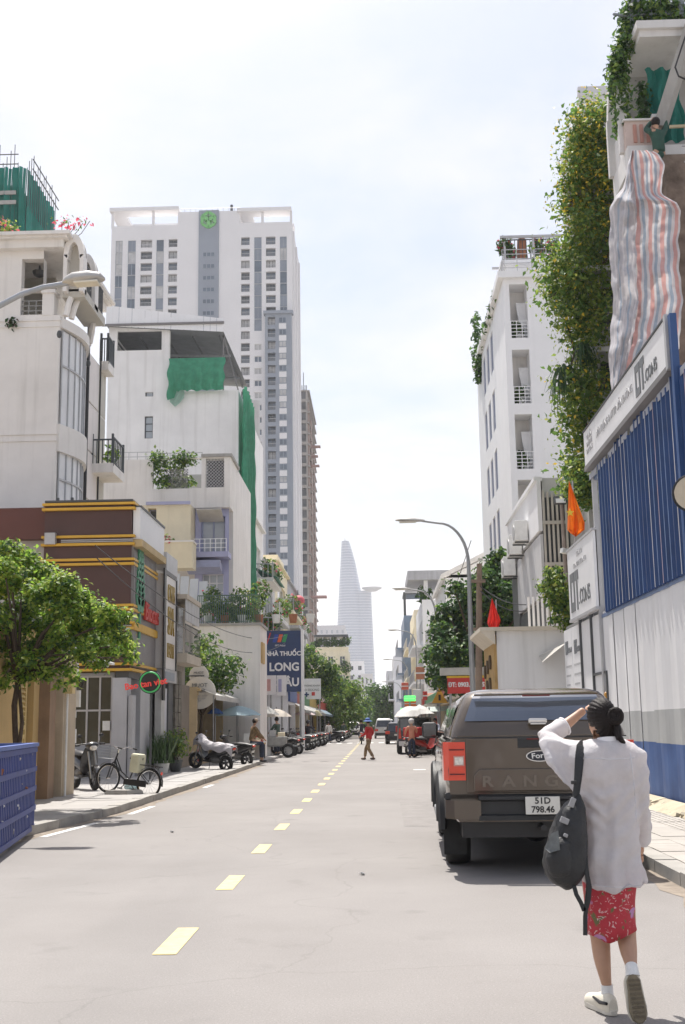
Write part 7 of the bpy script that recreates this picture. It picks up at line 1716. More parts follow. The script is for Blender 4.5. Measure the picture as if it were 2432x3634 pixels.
# ================================================================== two-wheelers
def scooter(name, label, body, seatm=None, loc=(0, 0, 0), rz=0, lean=0.0, group=None, sheet=None, box=None, rack=False, front_basket=False):
 """step-through motorbike, +x is forward, origin on the ground"""
 t = thing(name, label, 'motorbike', (0, 0, 0), group); r = .265
 for x in (-.62, .62): wheel(t, (x, 0, r), r, .10 if x < 0 else .085, (0, 1, 0), 5, 'wheel', M('alloy_dark', (.14, .14, .15), .4, .1, 4, metal=.6))
 b = MB(); b.loft([[(x, w * math.cos(2 * math.pi * k / 12), z + h * math.sin(2 * math.pi * k / 12)) for k in range(12)] for x, w, z, h in ((-.95, .02, .80, .03), (-.85, .09, .76, .08), (-.6, .13, .68, .13), (-.3, .14, .60, .16), (-.05, .11, .50, .14), (.12, .08, .40, .09), (.22, .05, .36, .06))])
 b.build('rear_body', body, t, smooth=True)
 b = MB(); b.loft([[(x + .0, w * math.cos(2 * math.pi * k / 12), z + h * math.sin(2 * math.pi * k / 12)) for k in range(12)] for x, w, z, h in ((-.82, .08, .80, .03), (-.6, .13, .82, .05), (-.25, .14, .80, .06), (.0, .10, .78, .05), (.06, .05, .76, .03))]); b.build('seat', seatm or M('seat_vinyl', (.03, .03, .032), .5, .15, 8), t, smooth=True)
 b = MB(); b.loft([[(x + dx * (abs(math.sin(2 * math.pi * k / 12)) * -.06), w * math.sin(2 * math.pi * k / 12), z + .025 * math.cos(2 * math.pi * k / 12)) for k in range(12)] for x, w, z, dx in ((.16, .10, .34, 0), (.28, .19, .42, 1), (.36, .21, .60, 1), (.42, .18, .80, 1), (.47, .13, .93, 1), (.46, .06, 1.0, 0))]); b.build('leg_shield', body, t, smooth=True)
 b = MB(); b.box(-.1, .22, -.15, .15, .28, .33); b.build('floor_board', blackp, t, bevel=.02)
 b = MB(); b.ball((.50, 0, .98), (.13, .16, .09), 12, 8); b.build('handlebar_cowl', body, t, smooth=True)
 b = MB(); b.tube([(.38, .33, 1.0), (.42, .22, 1.02), (.47, .0, 1.02), (.42, -.22, 1.02), (.38, -.33, 1.0)], .016, 7); b.build('handlebar', black, t)
 for s_ in (-1, 1):
  b = MB(); b.cyl((.37, s_ * .24, 1.0), (.36, s_ * .36, 1.0), .024, n=8); b.build('grip', rubber, t)
  b = MB(); b.tube([(.44, s_ * .2, 1.03), (.43, s_ * .25, 1.16)], .008, 5); b.ball((.43, s_ * .26, 1.20), (.018, .06, .04), 10, 6); b.build('mirror', black, t)
  b = MB(); b.tube([(.46, s_ * .075, .85), (.62, s_ * .075, r)], .022, 7); b.build('fork', steel, t)
  b = MB(); b.tube([(-.35, s_ * .12, .5), (-.62, s_ * .09, r)], .02, 7); b.build('swing_arm', black, t)
 b = MB(); b.loft([[(.62 + (r + .03) * math.cos(a), w, r + (r + .03) * math.sin(a)) for w in (-.06, -.05, .05, .06)] for a in np.linspace(R(25), R(150), 9)], caps=False, closed=False); b.build('front_fender', body, t, smooth=True)
 b = MB(); b.ball((.60, 0, .93), (.05, .09, .06), 12, 8); b.build('headlight', M('lamp_clear'), t, smooth=True)
 b = MB(); b.ball((-.92, 0, .78), (.05, .09, .045), 10, 6); b.build('tail_light', M('tail_red'), t, smooth=True)
 b = MB(); b.obox((-.88, 0, .56), (.01, .16, .12), Euler((0, R(-15), 0)).to_matrix()); b.build('number_plate', M('plate_white'), t); b = MB(); b.bar((-.78, 0, .72), (-.9, 0, .48), .12, .01); b.build('rear_fender', black, t)
 b = MB(); b.ball((-.2, 0, .36), (.24, .15, .13), 12, 8); b.build('engine', M('engine_grey', (.11, .11, .11), .5, .2, 9), t, smooth=True)
 b = MB(); b.tube([(-.05, -.14, .26), (-.4, -.16, .27), (-.85, -.17, .36)], [.025, .05, .055], 9); b.build('exhaust', steel, t, smooth=True)
 b = MB(); b.tube([(-.75, .1, .86), (-.95, .09, .88), (-.97, 0, .88), (-.95, -.09, .88), (-.75, -.1, .86)], .014, 6); b.build('grab_rail', steel, t)
 b = MB(); b.tube([(-.05, .1, .3), (-.1, .22, .0)], .012, 5); b.build('kick_stand', black, t)
 if sheet is not None:
  q = MB(); g = []
  for i in range(25):
   s_ = i / 24; x = .64 - 1.60 * s_; zt_ = float(np.interp(x, [-.96, -.85, -.3, 0, .25, .45, .55, .64], [.84, .90, .92, .90, 1.0, 1.14, 1.10, .78])); row = []
   for j in range(15):
    a = -1 + j / 7; w = .24 + .05 * math.sin(s_ * 3) + (.10 if .35 < x < .6 else 0); dz = abs(a) ** 2.2 * (.26 + .05 * math.sin(i * .8 + j)); row.append((x + .02 * math.sin(j * 1.3), w * a * (1 - .25 * abs(a) ** 3), zt_ + .01 - dz + .015 * math.sin(i * 1.1 + j * .7)))
   g.append(row)
  for i in range(24):
   for j in range(14): q.face([g[i][j], g[i + 1][j], g[i + 1][j + 1], g[i][j + 1]])
  q.build('dust_sheet', sheet, t, smooth='all')
 if box is not None: b = MB(); b.box(-1.05, -.55, -.28, .28, .88, 1.28); b.build('delivery_box', box, t, bevel=.03)
 t.rotation_mode = 'XYZ'; t.location = loc; t.rotation_euler = (lean, 0, rz); return t
def put(t, rear, frnt):
 """stand a two-wheeler with its wheels at two ground points"""
 rear, frnt = Vector(rear), Vector(frnt); d = frnt - rear; t.location = (rear + frnt) / 2; t.rotation_mode = 'XYZ'
 t.rotation_euler = (t.rotation_euler[0], -math.atan2(d.z, math.hypot(d.x, d.y)), math.atan2(d.y, d.x)); return t
mb_black, mb_red, mb_white, mb_blue, mb_silver = M('mb_black', (.02, .02, .022), .3, .1, 4, coat=.5), M('mb_red', (.38, .03, .025), .3, .1, 4, coat=.5), M('mb_white', (.62, .62, .61), .35, .08, 4, coat=.4), M('mb_blue', (.03, .06, .18), .3, .1, 4, coat=.5), M('mb_silver', (.35, .36, .37), .35, .08, 4, metal=.4)
sc = scooter('scooter', 'dark scooter under a grey dust sheet on the kerb', mb_black, sheet=M('dust_sheet', (.46, .44, .46), .6, .1, 9, .2, 60), lean=-.06); put(sc, (-4.96, 38.28, 0), (-6.1, 38.9, .12))
sb = scooter('scooter', 'black motorbike parked in the dark forecourt beside the bicycle', mb_black, lean=.05); put(sb, (-7.25, 27.6, .12), (-6.15, 26.0, .12))
sr = scooter('scooter', 'black scooter with red tail lamp beside the sheeted scooter', mb_black, lean=-.05); put(sr, (-4.85, 43.0, 0), (-5.9, 43.6, .12))
p_red = scooter('scooter', 'red motorbike carrying red delivery bags parked before the open tailgate vehicle', mb_red, box=redf, lean=.05); put(p_red, (1.55, 52.0, 0), (2.6, 52.7, .0))
p_white = scooter('scooter', 'white scooter ridden down the middle of the street', mb_white)
place(p_white, (-1.25, 86.3, 0), R(90))
def bike_copy(src, label, rear, frnt, group=None): c = copy_tree(src); c['label'] = label; put(c, rear, frnt); return c
rows = [(sr, 'dark scooter parked alone by the food cart wheel', (-4.15, 57.2), (-5.1, 57.9)), (sb, 'black motorbike with pale seat beside the blue awning pole', (-4.1, 60.2), (-5.0, 61.0))]
for src, lab, a, b_ in rows: bike_copy(src, lab, (*a, .0), (*b_, .1))
ordinals = 'first second third fourth fifth sixth seventh eighth ninth tenth eleventh twelfth thirteenth fourteenth fifteenth'.split()
G = 'motorbikes parked in a row under the umbrellas'
pool = [sr, sb, p_white, p_red]; rg = random.Random(12)
def simple_copy(src, label, loc, rz, group):
 c = copy_tree(src); c['label'] = label; c['group'] = group
 if 'category' not in c: c['category'] = 'motorbike'
 c.location = loc; c.rotation_euler = (0, 0, rz); return c
for k in range(15): simple_copy([sr, sb, sr, p_white][k % 4], ordinals[k] + ' motorbike counted from the food cart along the left kerb', (-4.35 - .5 * rg.random(), 65 + k * 1.7 + rg.random() * .9, 0.05), R(125 + rg.random() * 60), G)
for k in range(12): simple_copy([sr, sb, p_white][k % 3], ordinals[k] + ' motorbike of the far row past the mustard shop', (-3.9 + .2 * rg.random(), 97 + k * 3.2, 0), R(150 + rg.random() * 30), 'motorbikes parked in a row by the far trees')
for k in range(8): simple_copy([sr, p_red, sb][k % 3], ordinals[k] + ' motorbike counted past the dark cargo vehicle at the right kerb', (2.15 + .2 * rg.random(), 68 + k * 3.3, 0), R(20 + rg.random() * 25), 'motorbikes parked at the right kerb')
for k in range(4): simple_copy([sr, p_red][k % 2], ordinals[k] + ' motorbike squeezed in beyond the red delivery bags', (2.0 + .25 * k, 54.2 + .9 * k, 0), R(25), 'motorbikes around the red delivery bags')

def bicycle():
 t = thing('bicycle', 'black city bicycle with wire basket and cream seat pad leaning at the kerb', 'bicycle', (0, 0, 0)); r = .315
 for x in (-.53, .53):
  w = MB(); w.torus((x, 0, r), (0, 1, 0), r - .02, .02, 32, 6); o = w.build('wheel', rubber, t, smooth=True); q = MB(); q.torus((x, 0, r), (0, 1, 0), r - .05, .010, 28, 5); q.cyl((x, -.05, r), (x, .05, r), .022, n=8); q.build('rim', chrome, o)
  for k in range(14):
   a = 2 * math.pi * k / 14; s_ = MB(); s_.cyl((x, 0, r), (x + (r - .05) * math.cos(a), 0, r + (r - .05) * math.sin(a)), .0028, n=4); s_.build('spoke', steel, o)
  f = MB(); f.loft([[(x + (r + .025) * math.cos(a), w_, r + (r + .025) * math.sin(a)) for w_ in (-.03, -.02, .02, .03)] for a in np.linspace(R(20 if x < 0 else 40), R(185 if x < 0 else 150), 10)], caps=False, closed=False); f.build('mudguard', black, t, smooth=True)
 fr = MB()
 for pts, rad in (([(.53, .045, r), (.45, .045, .62), (.42, 0, .68)], .013), ([(.53, -.045, r), (.45, -.045, .62), (.42, 0, .68)], .013), ([(.42, 0, .66), (.36, 0, .86)], .018), ([(.41, 0, .70), (.25, 0, .42), (.0, 0, .27)], .018), ([(.40, 0, .78), (.2, 0, .48), (-.02, 0, .36)], .014), ([(0, 0, .27), (-.16, 0, .74)], .016), ([(0, .04, .27), (-.53, .05, r)], .011), ([(0, -.04, .27), (-.53, -.05, r)], .011), ([(-.13, .03, .62), (-.53, .05, r)], .009), ([(-.13, -.03, .62), (-.53, -.05, r)], .009)): fr.tube(pts, rad, 7)
 fr.build('frame', black, t, smooth=True)
 q = MB(); q.tube([(.16, .27, .98), (.30, .25, 1.0), (.36, .08, .95), (.36, -.08, .95), (.30, -.25, 1.0), (.16, -.27, .98)], .012, 7); q.tube([(.36, 0, .84), (.36, 0, .96)], .014, 7); q.build('handlebar', chrome, t, smooth=True)
 for s_ in (-1, 1): q = MB(); q.cyl((.18, s_ * .27, .98), (.08, s_ * .275, .97), .017, n=8); q.build('grip', rubber, t)
 q = MB(); q.loft([[(x, w * math.cos(2 * math.pi * k / 10), z + .03 * math.sin(2 * math.pi * k / 10)) for k in range(10)] for x, w, z in ((-.30, .03, .80), (-.24, .10, .80), (-.12, .08, .80), (.02, .03, .79))]); q.build('saddle', black, t, smooth=True)
 q = MB(); q.box(-.30, -.06, -.14, .14, .50, .90); q.build('seat_pad', M('cream_pad', (.60, .58, .42), .7, .08, 6), t, bevel=.05)
 q = MB()
 for y in (-.07, 0, .07): q.bar((-.28, y, .68), (-.78, y, .68), .014, .014)
 for x in (-.35, -.55, -.76): q.bar((x, -.075, .682), (x, .075, .682), .014, .014)
 q.tube([(-.7, .07, .68), (-.53, .06, r)], .007, 5); q.tube([(-.7, -.07, .68), (-.53, -.06, r)], .007, 5); q.build('carrier', black, t)
 bk = MB(); x0, x1, y0, y1, z0, z1 = .44, .74, -.17, .17, .72, .96
 for k in range(5):
  z = z0 + (z1 - z0) * k / 4; e = .03 * k / 4; bk.tube([(x0 - e, y0 - e, z), (x1 + e, y0 - e, z), (x1 + e, y1 + e, z), (x0 - e, y1 + e, z)], .004, 4, closed=True)
 for k in range(9):
  y = y0 + (y1 - y0) * k / 8
  for x, e in ((x0, -.03), (x1, .03)): bk.tube([(x, y, z0), (x + e, y, z1)], .0035, 4)
  bk.tube([(x0, y, z0), (x1, y, z0)], .0035, 4)
 for k in range(7):
  x = x0 + (x1 - x0) * k / 6
  for y, e in ((y0, -.03), (y1, .03)): bk.tube([(x, y, z0), (x, y + e, z1)], .0035, 4)
 bk.build('basket', steel, t)
 q = MB(); q.torus((0, .05, .27), (0, 1, 0), .085, .008, 20, 5); q.build('chainring', steel, t); q = MB(); q.box(-.5, .08, .04, .065, .23, .36); q.build('chain_guard', black, t, bevel=.015)
 for s_ in (-1, 1): q = MB(); q.tube([(0, s_ * .07, .27), (s_ * .12, s_ * .08, .15)], .009, 5); q.box(s_ * .12 - .04, s_ * .12 + .04, s_ * .09 - .03, s_ * .09 + .05, .135, .16); q.build('pedal', black, t)
 q = MB(); q.ball((-.82, 0, .55), (.02, .035, .035), 8, 6); q.build('reflector', M('tail_red'), t); t.rotation_euler = (.06, 0, 0); return t
bc = bicycle(); put(bc, (-4.86, 24.83, .0), (-5.90, 25.29, .12))

# ================================================================== cars further off
def car(name, label, loc, rz, paintm, kind='suv', L=4.5, W=1.8, H=1.7):
 t = thing(name, label, 'car', (0, 0, 0)); hw = W / 2; ys = np.linspace(0, L, 22); r = .33; ra, fa = .19 * L, .80 * L; rings = []
 for y in ys:
  e = min(1, y / .2 + .75); ef = min(1, (L - y) / .5 + .7); w = hw * min(e, ef); zb = .25
  for a in (ra, fa):
   if abs(y - a) < .40: zb = max(zb, r + math.sqrt(.40 ** 2 - (y - a) ** 2) * .9)
  zt_ = .55 * H if y < .72 * L else .55 * H - .08 * (y - .72 * L) / (.28 * L); p = [(w * .9, zb), (w, max(zb + .02, .45)), (w, max(zb + .05, .75)), (w * .93, zt_)]; rings.append([(-x, y, z) for x, z in p] + [(x, y, z) for x, z in p[::-1]])
 MB().loft(rings).build('body', paintm, t, smooth=True)
 def ring(y0, y1, hx, z, r_=.1):
  p = []
  for cx, cy, a0 in ((hx - r_, y0 + r_, -90), (hx - r_, y1 - r_, 0), (-hx + r_, y1 - r_, 90), (-hx + r_, y0 + r_, 180)):
   for k in range(4): a = R(a0 + 30 * k); p.append((cx + r_ * math.cos(a), cy + r_ * math.sin(a), z))
  return p
 back = .05 if kind != 'sedan' else .9
 MB().loft([ring(back, .74 * L, hw * .92, .54 * H), ring(back + .12, .66 * L, hw * .84, .75 * H), ring(back + .28, .58 * L, hw * .74, .95 * H), ring(back + .45, .52 * L, hw * .6, H), ring(back + .6, .48 * L, hw * .4, H + .01)]).build('cabin', paintm, t, smooth=True)
 q = MB(); z0, z1 = .58 * H, .90 * H; q.face([(-hw * .8, back + .005, z0), (hw * .8, back + .005, z0), (hw * .68, back + .22, z1), (-hw * .68, back + .22, z1)]); q.build('rear_window', tglass, t)
 q = MB(); q.face([(hw * .8, .735 * L, z0), (-hw * .8, .735 * L, z0), (-hw * .68, .62 * L, z1), (hw * .68, .62 * L, z1)]); q.build('windscreen', tglass, t)
 for sx in (-1, 1):
  q = MB(); q.face([(sx * hw * .925, .3 + back, z0), (sx * hw * .925, .66 * L, z0), (sx * hw * .80, .58 * L, z1), (sx * hw * .80, .4 + back, z1)]); q.build('side_window', tglass, t)
  for y in (ra, fa): wheel(t, (sx * (hw - .1), y, r), r, .2, (1, 0, 0), 5)
  q = MB(); q.box(sx * hw * .6, sx * hw * .96, -.015, .1, .72, .92); q.build('tail_light', M('tail_red'), t, bevel=.02)
  q = MB(); q.box(sx * hw * .55, sx * hw * .9, L - .08, L + .005, .62, .76); q.build('headlight', M('lamp_clear'), t, bevel=.02)
  q = MB(); q.ball((sx * (hw + .08), .64 * L, .62 * H), (.1, .06, .08), 8, 6); q.build('wing_mirror', paintm, t, smooth=True)
 q = MB(); q.box(-hw * .92, hw * .92, -.05, .1, .3, .55); q.build('rear_bumper', blackp, t, bevel=.03); q = MB(); q.box(-hw * .92, hw * .92, L - .06, L + .06, .3, .55); q.build('front_bumper', blackp, t, bevel=.03)
 q = MB(); q.box(-.22, .22, -.06, -.05, .6, .72); q.build('number_plate', M('plate_white'), t); q = MB(); q.box(-.2, .2, L + .06, L + .07, .4, .5); q.build('number_plate', M('plate_white'), t); q = MB(); q.box(-.5, .5, L - .02, L + .03, .58, .72); q.build('grille', blackp, t)
 return place(t, loc, rz)
cw, csv, cdk = M('car_white', (.66, .66, .65), .3, .04, 3, coat=.5), M('car_silver', (.42, .43, .44), .3, .04, 3, metal=.5, coat=.5), M('car_dark', (.03, .03, .035), .3, .05, 3, coat=.5)
car('parked_car', 'white people carrier coming up the left lane', (-2.75, 128, 0), R(180), cw, L=4.6, H=1.75);
car('parked_car', 'silver van with dark rear glass driving away in the right lane', (1.3, 158, 0), 0, csv, L=4.8, W=1.95, H=2.0)
car('parked_car', 'dark car with white bumper parked behind the red delivery motorbikes', (1.35, 84, 0), R(-3), cdk, L=4.4, H=1.55)
car('parked_car', 'small white van half hidden behind the dark parked car', (.55, 116, 0), 0, cw, L=4.6, W=1.9, H=1.95)
# covered three-wheel cargo vehicle with white tarp load
def cargo():
 t = thing('cargo_vehicle', 'dark cargo vehicle with red lights and a white tarp load on its roof', 'vehicle', (1.75, 57, 0)); x, y = 1.78, 57.0; hw = .85
 b = MB(); b.loft([[(x - hw, y + d, z), (x + hw, y + d, z), (x + hw * w2, y + d + .1, z2), (x - hw * w2, y + d + .1, z2)] for d, z, z2, w2 in ((0, .45, 1.75, .9), (3.6, .45, 1.75, .9))]); b.build('body', cdk, t)
 q = MB(); q.face([(x - hw * .85, y - .012 + .04, 1.12), (x + hw * .85, y - .012 + .04, 1.12), (x + hw * .82, y + .06, 1.68), (x - hw * .82, y + .06, 1.68)]); q.build('rear_window', tglass, t)
 for s_ in (-1, 1):
  q = MB(); q.prism([(-.07, .75), (.07, .75), (.03, 1.25), (-.03, 1.25)], lambda a, b_, d: (x + s_ * hw * .88 + a, y + d, b_), -.04, .02); q.build('tail_light', M('tail_red'), t)
  for yy in (.7, 2.9): wheel(t, (x + s_ * (hw - .1), y + yy, .33), .33, .22, (1, 0, 0), 5)
 q = MB(); q.box(x - .8, x + .8, y - .1, y + .02, .4, .62); q.build('bumper', plasticw, t, bevel=.02); q = MB(); q.box(x - .22, x + .22, y - .12, y - .1, .66, .8); q.build('number_plate', M('plate_white'), t)
 q = MB(); g = []
 for i in range(15):
  s_ = i / 14; row = []
  for j in range(11):
   r_ = j / 10; h = .5 * (math.sin(math.pi * min(1, s_ * 1.05)) ** .6) * (math.sin(math.pi * r_) ** .5) * (1 + .25 * mnoise.noise(Vector((s_ * 5, r_ * 4, 0)))); row.append((x - hw * 1.15 + hw * 2.3 * s_, y - .05 + 2.8 * r_, 1.80 + h + (.12 if s_ > .6 else 0)))
  g.append(row)
 for i in range(14):
  for j in range(10): q.face([g[i][j], g[i + 1][j], g[i + 1][j + 1], g[i][j + 1]])
 q.build('tarp_load', tarpw, t, smooth='all')
 for xx in (x - .8, x, x + .8): q = MB(); q.box(xx - .03, xx + .03, y + .1, y + 3.3, 1.76, 1.82); q.build('roof_rail', steel, t)
cargo()
# ================================================================== people
def skin_mesh(name, pts, edges, radii, m, parent, sub=2, root=0, base=None):
 me = bpy.data.meshes.new(name); me.from_pydata([tuple(p) for p in pts], edges, []); o = link(name, me, parent)
 off = BASE.get(parent, Vector()) if parent is not None else Vector()
 for v in me.vertices: v.co -= off
 sk = o.modifiers.new('skin', 'SKIN'); sk.use_smooth_shade = True; sk.branch_smoothing = .6
 for i, v in enumerate(me.skin_vertices[0].data): r = radii[i]; v.radius = (r, r) if not isinstance(r, (tuple, list)) else r; v.use_root = (i == root)
 ss = o.modifiers.new('sub', 'SUBSURF'); ss.levels = sub; ss.render_levels = sub
 return finish(o, None, m)
def chain(pts, radii, lists):
 """append a joint chain; the first entry may be an existing index"""
 P_, E, Rr = lists; prev = None; ids = []
 for p, r in zip(pts, radii):
  if isinstance(p, int): i = p
  else: i = len(P_); P_.append(Vector(p)); Rr.append(r)
  if prev is not None: E.append((prev, i))
  prev = i; ids.append(i)
 return ids
def figure(name, label, loc, rz, pose, shirt, trousers, shoes=None, hair=hairm, hat=None, hatm=None, scale=1.0, skirt=False, group=None, sleeves=True, mask=None):
 """pose: pelvis, chest lean, feet and hands in local coordinates (x right, y forward)"""
 t = thing(name, label, 'person', (0, 0, 0), group); g = pose.get
 pel = Vector(g('pelvis', (0, 0, .90))); lean = g('lean', 0.0); up = Vector((g('side', 0.0), math.sin(lean), math.cos(lean)))
 che = pel + up * .30; nk = pel + up * .53; hd = pel + up * .66 + Vector(g('head', (0, .02, 0)))
 P_, E, Rr = [], [], []; L_ = (P_, E, Rr)
 sp = chain([pel, pel + up * .15, che, pel + up * .46, nk, hd, hd + Vector((0, 0, .09))], [.115, .105, .12, .10, .048, .085, .075], L_)
 def mid(a, b, bend): return (Vector(a) + Vector(b)) / 2 + Vector(bend)
 legs, arms = {}, {}
 for s_, nm in ((-1, 'l'), (1, 'r')):
  hip = pel + Vector((s_ * .09, 0, -.06)); foot = Vector(g('foot_' + nm, (s_ * .1, 0, .07))); kn = Vector(g('knee_' + nm)) if g('knee_' + nm) else mid(hip, foot, (0, .05, 0))
  chain([sp[0], hip, kn, foot, foot + Vector((0, .12, -.03))], [0, .085, .058, .04, .032], L_); legs[nm] = (hip, kn, foot)
  sh = pel + up * .45 + Vector((s_ * .165, 0, 0)); hand = Vector(g('hand_' + nm, (s_ * .26, .05, pel.z - .12))); el = Vector(g('elbow_' + nm)) if g('elbow_' + nm) else mid(sh, hand, (s_ * .04, -.05, 0))
  chain([sp[3], sh, el, hand, hand + (hand - el).normalized() * .09], [0, .055, .042, .03, .026], L_); arms[nm] = (sh, el, hand)
 skin_mesh('body', P_, E, Rr, skin, t)
 P_, E, Rr = [], [], []; L_ = (P_, E, Rr); a0 = chain([pel + up * -.08, pel + up * .06, che, pel + up * .46, nk - up * .03], [.145, .14, .15, .125, .06], L_)
 for nm in 'lr':
  sh, el, hand = arms[nm]; chain([a0[3], sh, el] + ([el.lerp(hand, .85)] if sleeves else []), [0, .078, .062] + ([.05] if sleeves else []), L_)
 skin_mesh('shirt', P_, E, Rr, shirt, t)
 P_, E, Rr = [], [], []; L_ = (P_, E, Rr); a0 = chain([pel + up * .02, pel + Vector((0, 0, -.06))], [.13, .12], L_)
 for nm in 'lr':
  hip, kn, foot = legs[nm]; chain([a0[1], hip + Vector((0, 0, -.06)), kn, kn.lerp(foot, .88)], [0, .10, .078, .066], L_)
 skin_mesh('trousers', P_, E, Rr, trousers, t)
 for nm in 'lr':
  f = legs[nm][2]; b = MB(); b.ball(f + Vector((0, .06, -.025)), (.05, .13, .05), 10, 6); b.build('shoe', shoes or black, t, smooth=True)
 if hat == 'helmet': b = MB(); b.ball(hd + Vector((0, -.005, .055)), (.135, .145, .125), 14, 10); b.build('helmet', hatm or black, t, smooth=True)
 elif hat == 'brim': b = MB(); b.lathe([(.20, -.02), (.20, -.01), (.11, .03), (.10, .10), (.06, .13), (.001, .135)], hd + Vector((0, 0, .055)), 16); b.build('hat', hatm, t, smooth=True)
 elif hat == 'cap': b = MB(); b.ball(hd + Vector((0, 0, .06)), (.10, .11, .085), 12, 8); b.obox(hd + Vector((0, .12, .055)), (.14, .10, .012)); b.build('cap', hatm, t, smooth=True)
 if hat != 'helmet': b = MB(); b.ball(hd + Vector((0, -.02, .04)), (.098, .10, .11), 12, 8); b.build('hair', hair, t, smooth=True)
 # plain face
 f = hd + Vector((0, .085, .02))
 b = MB(); b.ball(f + Vector((0, .012, -.01)), (.014, .02, .02), 8, 6); b.build('nose', skin, t, smooth=True)
 for s_ in (-1, 1): b = MB(); b.ball(f + Vector((s_ * .032, -.008, .022)), .011, 8, 6); b.build('eye', black, t)
 b = MB(); b.obox(f + Vector((0, -.002, -.045)), (.04, .01, .008)); b.build('mouth', M('lips', (.3, .1, .09), .5), t)
 t.location = loc; t.rotation_euler = (0, 0, rz); t.scale = (scale,) * 3; return t
camo = M('patterned_trousers', (.14, .085, .05), .85, .2, 14, col2=(.40, .28, .16)); dshirt = M('dark_shirt', (.03, .03, .045), .8, .15, 6); bshirt = M('brown_check_shirt', (.16, .10, .05), .85, .3, 14, col2=(.30, .20, .10))
jeans = M('dark_jeans', (.03, .04, .07), .85, .2, 9); gshirt = M('green_grey_shirt', (.07, .11, .09), .85, .2, 8); wshirt = M('white_shirt_far', (.62, .60, .58), .8, .08, 8); blueh = M('blue_hat', (.05, .12, .36), .7, .1, 6)
figure('person', 'person in red jacket, patterned trousers and blue hat crossing the road', (-.40, 49.2, 0), R(62), dict(pelvis=(0, 0, .88), lean=.04, foot_l=(-.08, -.26, .08), foot_r=(.08, .26, .07), knee_l=(-.08, .0, .47), knee_r=(.09, .2, .49), hand_l=(-.22, .30, .95), elbow_l=(-.25, .02, 1.08), hand_r=(.22, .16, .86), elbow_r=(.24, -.08, 1.1)), redf, camo, M('sandal', (.12, .08, .06), .7), hat='brim', hatm=blueh, scale=1.0)
figure('person', 'person in dark shirt riding the white scooter away down the street', (-1.25, 86.3, 0), 0, dict(pelvis=(0, -.15, .95), lean=.05, foot_l=(-.13, .12, .40), foot_r=(.13, .12, .40), knee_l=(-.2, .28, .82), knee_r=(.2, .28, .82), hand_l=(-.33, .36, 1.08), hand_r=(.33, .36, 1.08), elbow_l=(-.36, .05, 1.12), elbow_r=(.36, .05, 1.12)), dshirt, jeans, scale=1.02)
figure('person', 'seated person in brown checked shirt and cap beside the parked scooters', (-4.75, 44.6, .1), R(-65), dict(pelvis=(0, -.05, .86), lean=.15, foot_l=(-.14, .35, .08), foot_r=(.14, .3, .08), knee_l=(-.16, .36, .72), knee_r=(.16, .32, .72), hand_l=(-.15, .4, .85), hand_r=(.15, .4, .85)), bshirt, jeans, hat='cap', hatm=M('tan_cap', (.35, .27, .2), .8))
figure('person', 'person in grey-green shirt standing at the food cart', (-4.75, 55.2, .1), R(60), dict(hand_l=(-.2, .32, 1.0), hand_r=(.2, .32, 1.0), lean=.05), gshirt, jeans, scale=1.04)
figure('person', 'helmeted rider waiting among the motorbikes under the pink umbrella', (-4.3, 72.5, 0), R(-20), dict(pelvis=(0, -.1, .92), foot_l=(-.2, .1, .08), foot_r=(.2, .1, .08), hand_l=(-.3, .35, 1.05), hand_r=(.3, .35, 1.05)), dshirt, jeans, hat='helmet', hatm=M('helmet_dark', (.05, .05, .06), .3))
figure('person', 'helmeted delivery rider in orange-pink top beside the red bags', (1.45, 51.5, 0), R(10), dict(pelvis=(0, 0, .9), hand_l=(-.25, .3, 1.0), hand_r=(.25, .3, 1.0)), M('coral_shirt', (.62, .26, .17), .8, .1, 7), jeans, hat='helmet', hatm=wshirt, scale=.97)
figure('person', 'person in pale blue shirt under the pale green canopy', (2.75, 57.0, .1), R(170), dict(hand_l=(-.2, .3, 1.0)), M('pale_blue_shirt', (.38, .42, .52), .8, .1, 7), jeans, scale=.95)
figure('person', 'person walking on the left past the clinic sign', (-3.9, 92, 0), R(20), dict(foot_l=(-.1, .2, .07), foot_r=(.1, -.2, .1)), wshirt, jeans)
figure('person', 'person on foot among the far parked motorbikes', (-3.3, 112, 0), R(-15), dict(foot_l=(-.1, .15, .07), foot_r=(.1, -.15, .08)), gshirt, jeans)
_wk = figure('person', 'worker in dark green reaching up on the loggia with the net', atY(1508, 340, 26.4) + Vector((0, 0, -1.1)), R(20), dict(hand_l=(.05, .25, 1.75), elbow_l=(-.12, .25, 1.5), hand_r=(.32, .2, 1.85), elbow_r=(.3, .12, 1.58), lean=.08), M('worker_green', (.03, .08, .06), .85, .15, 7), M('worker_green'), scale=1.15)

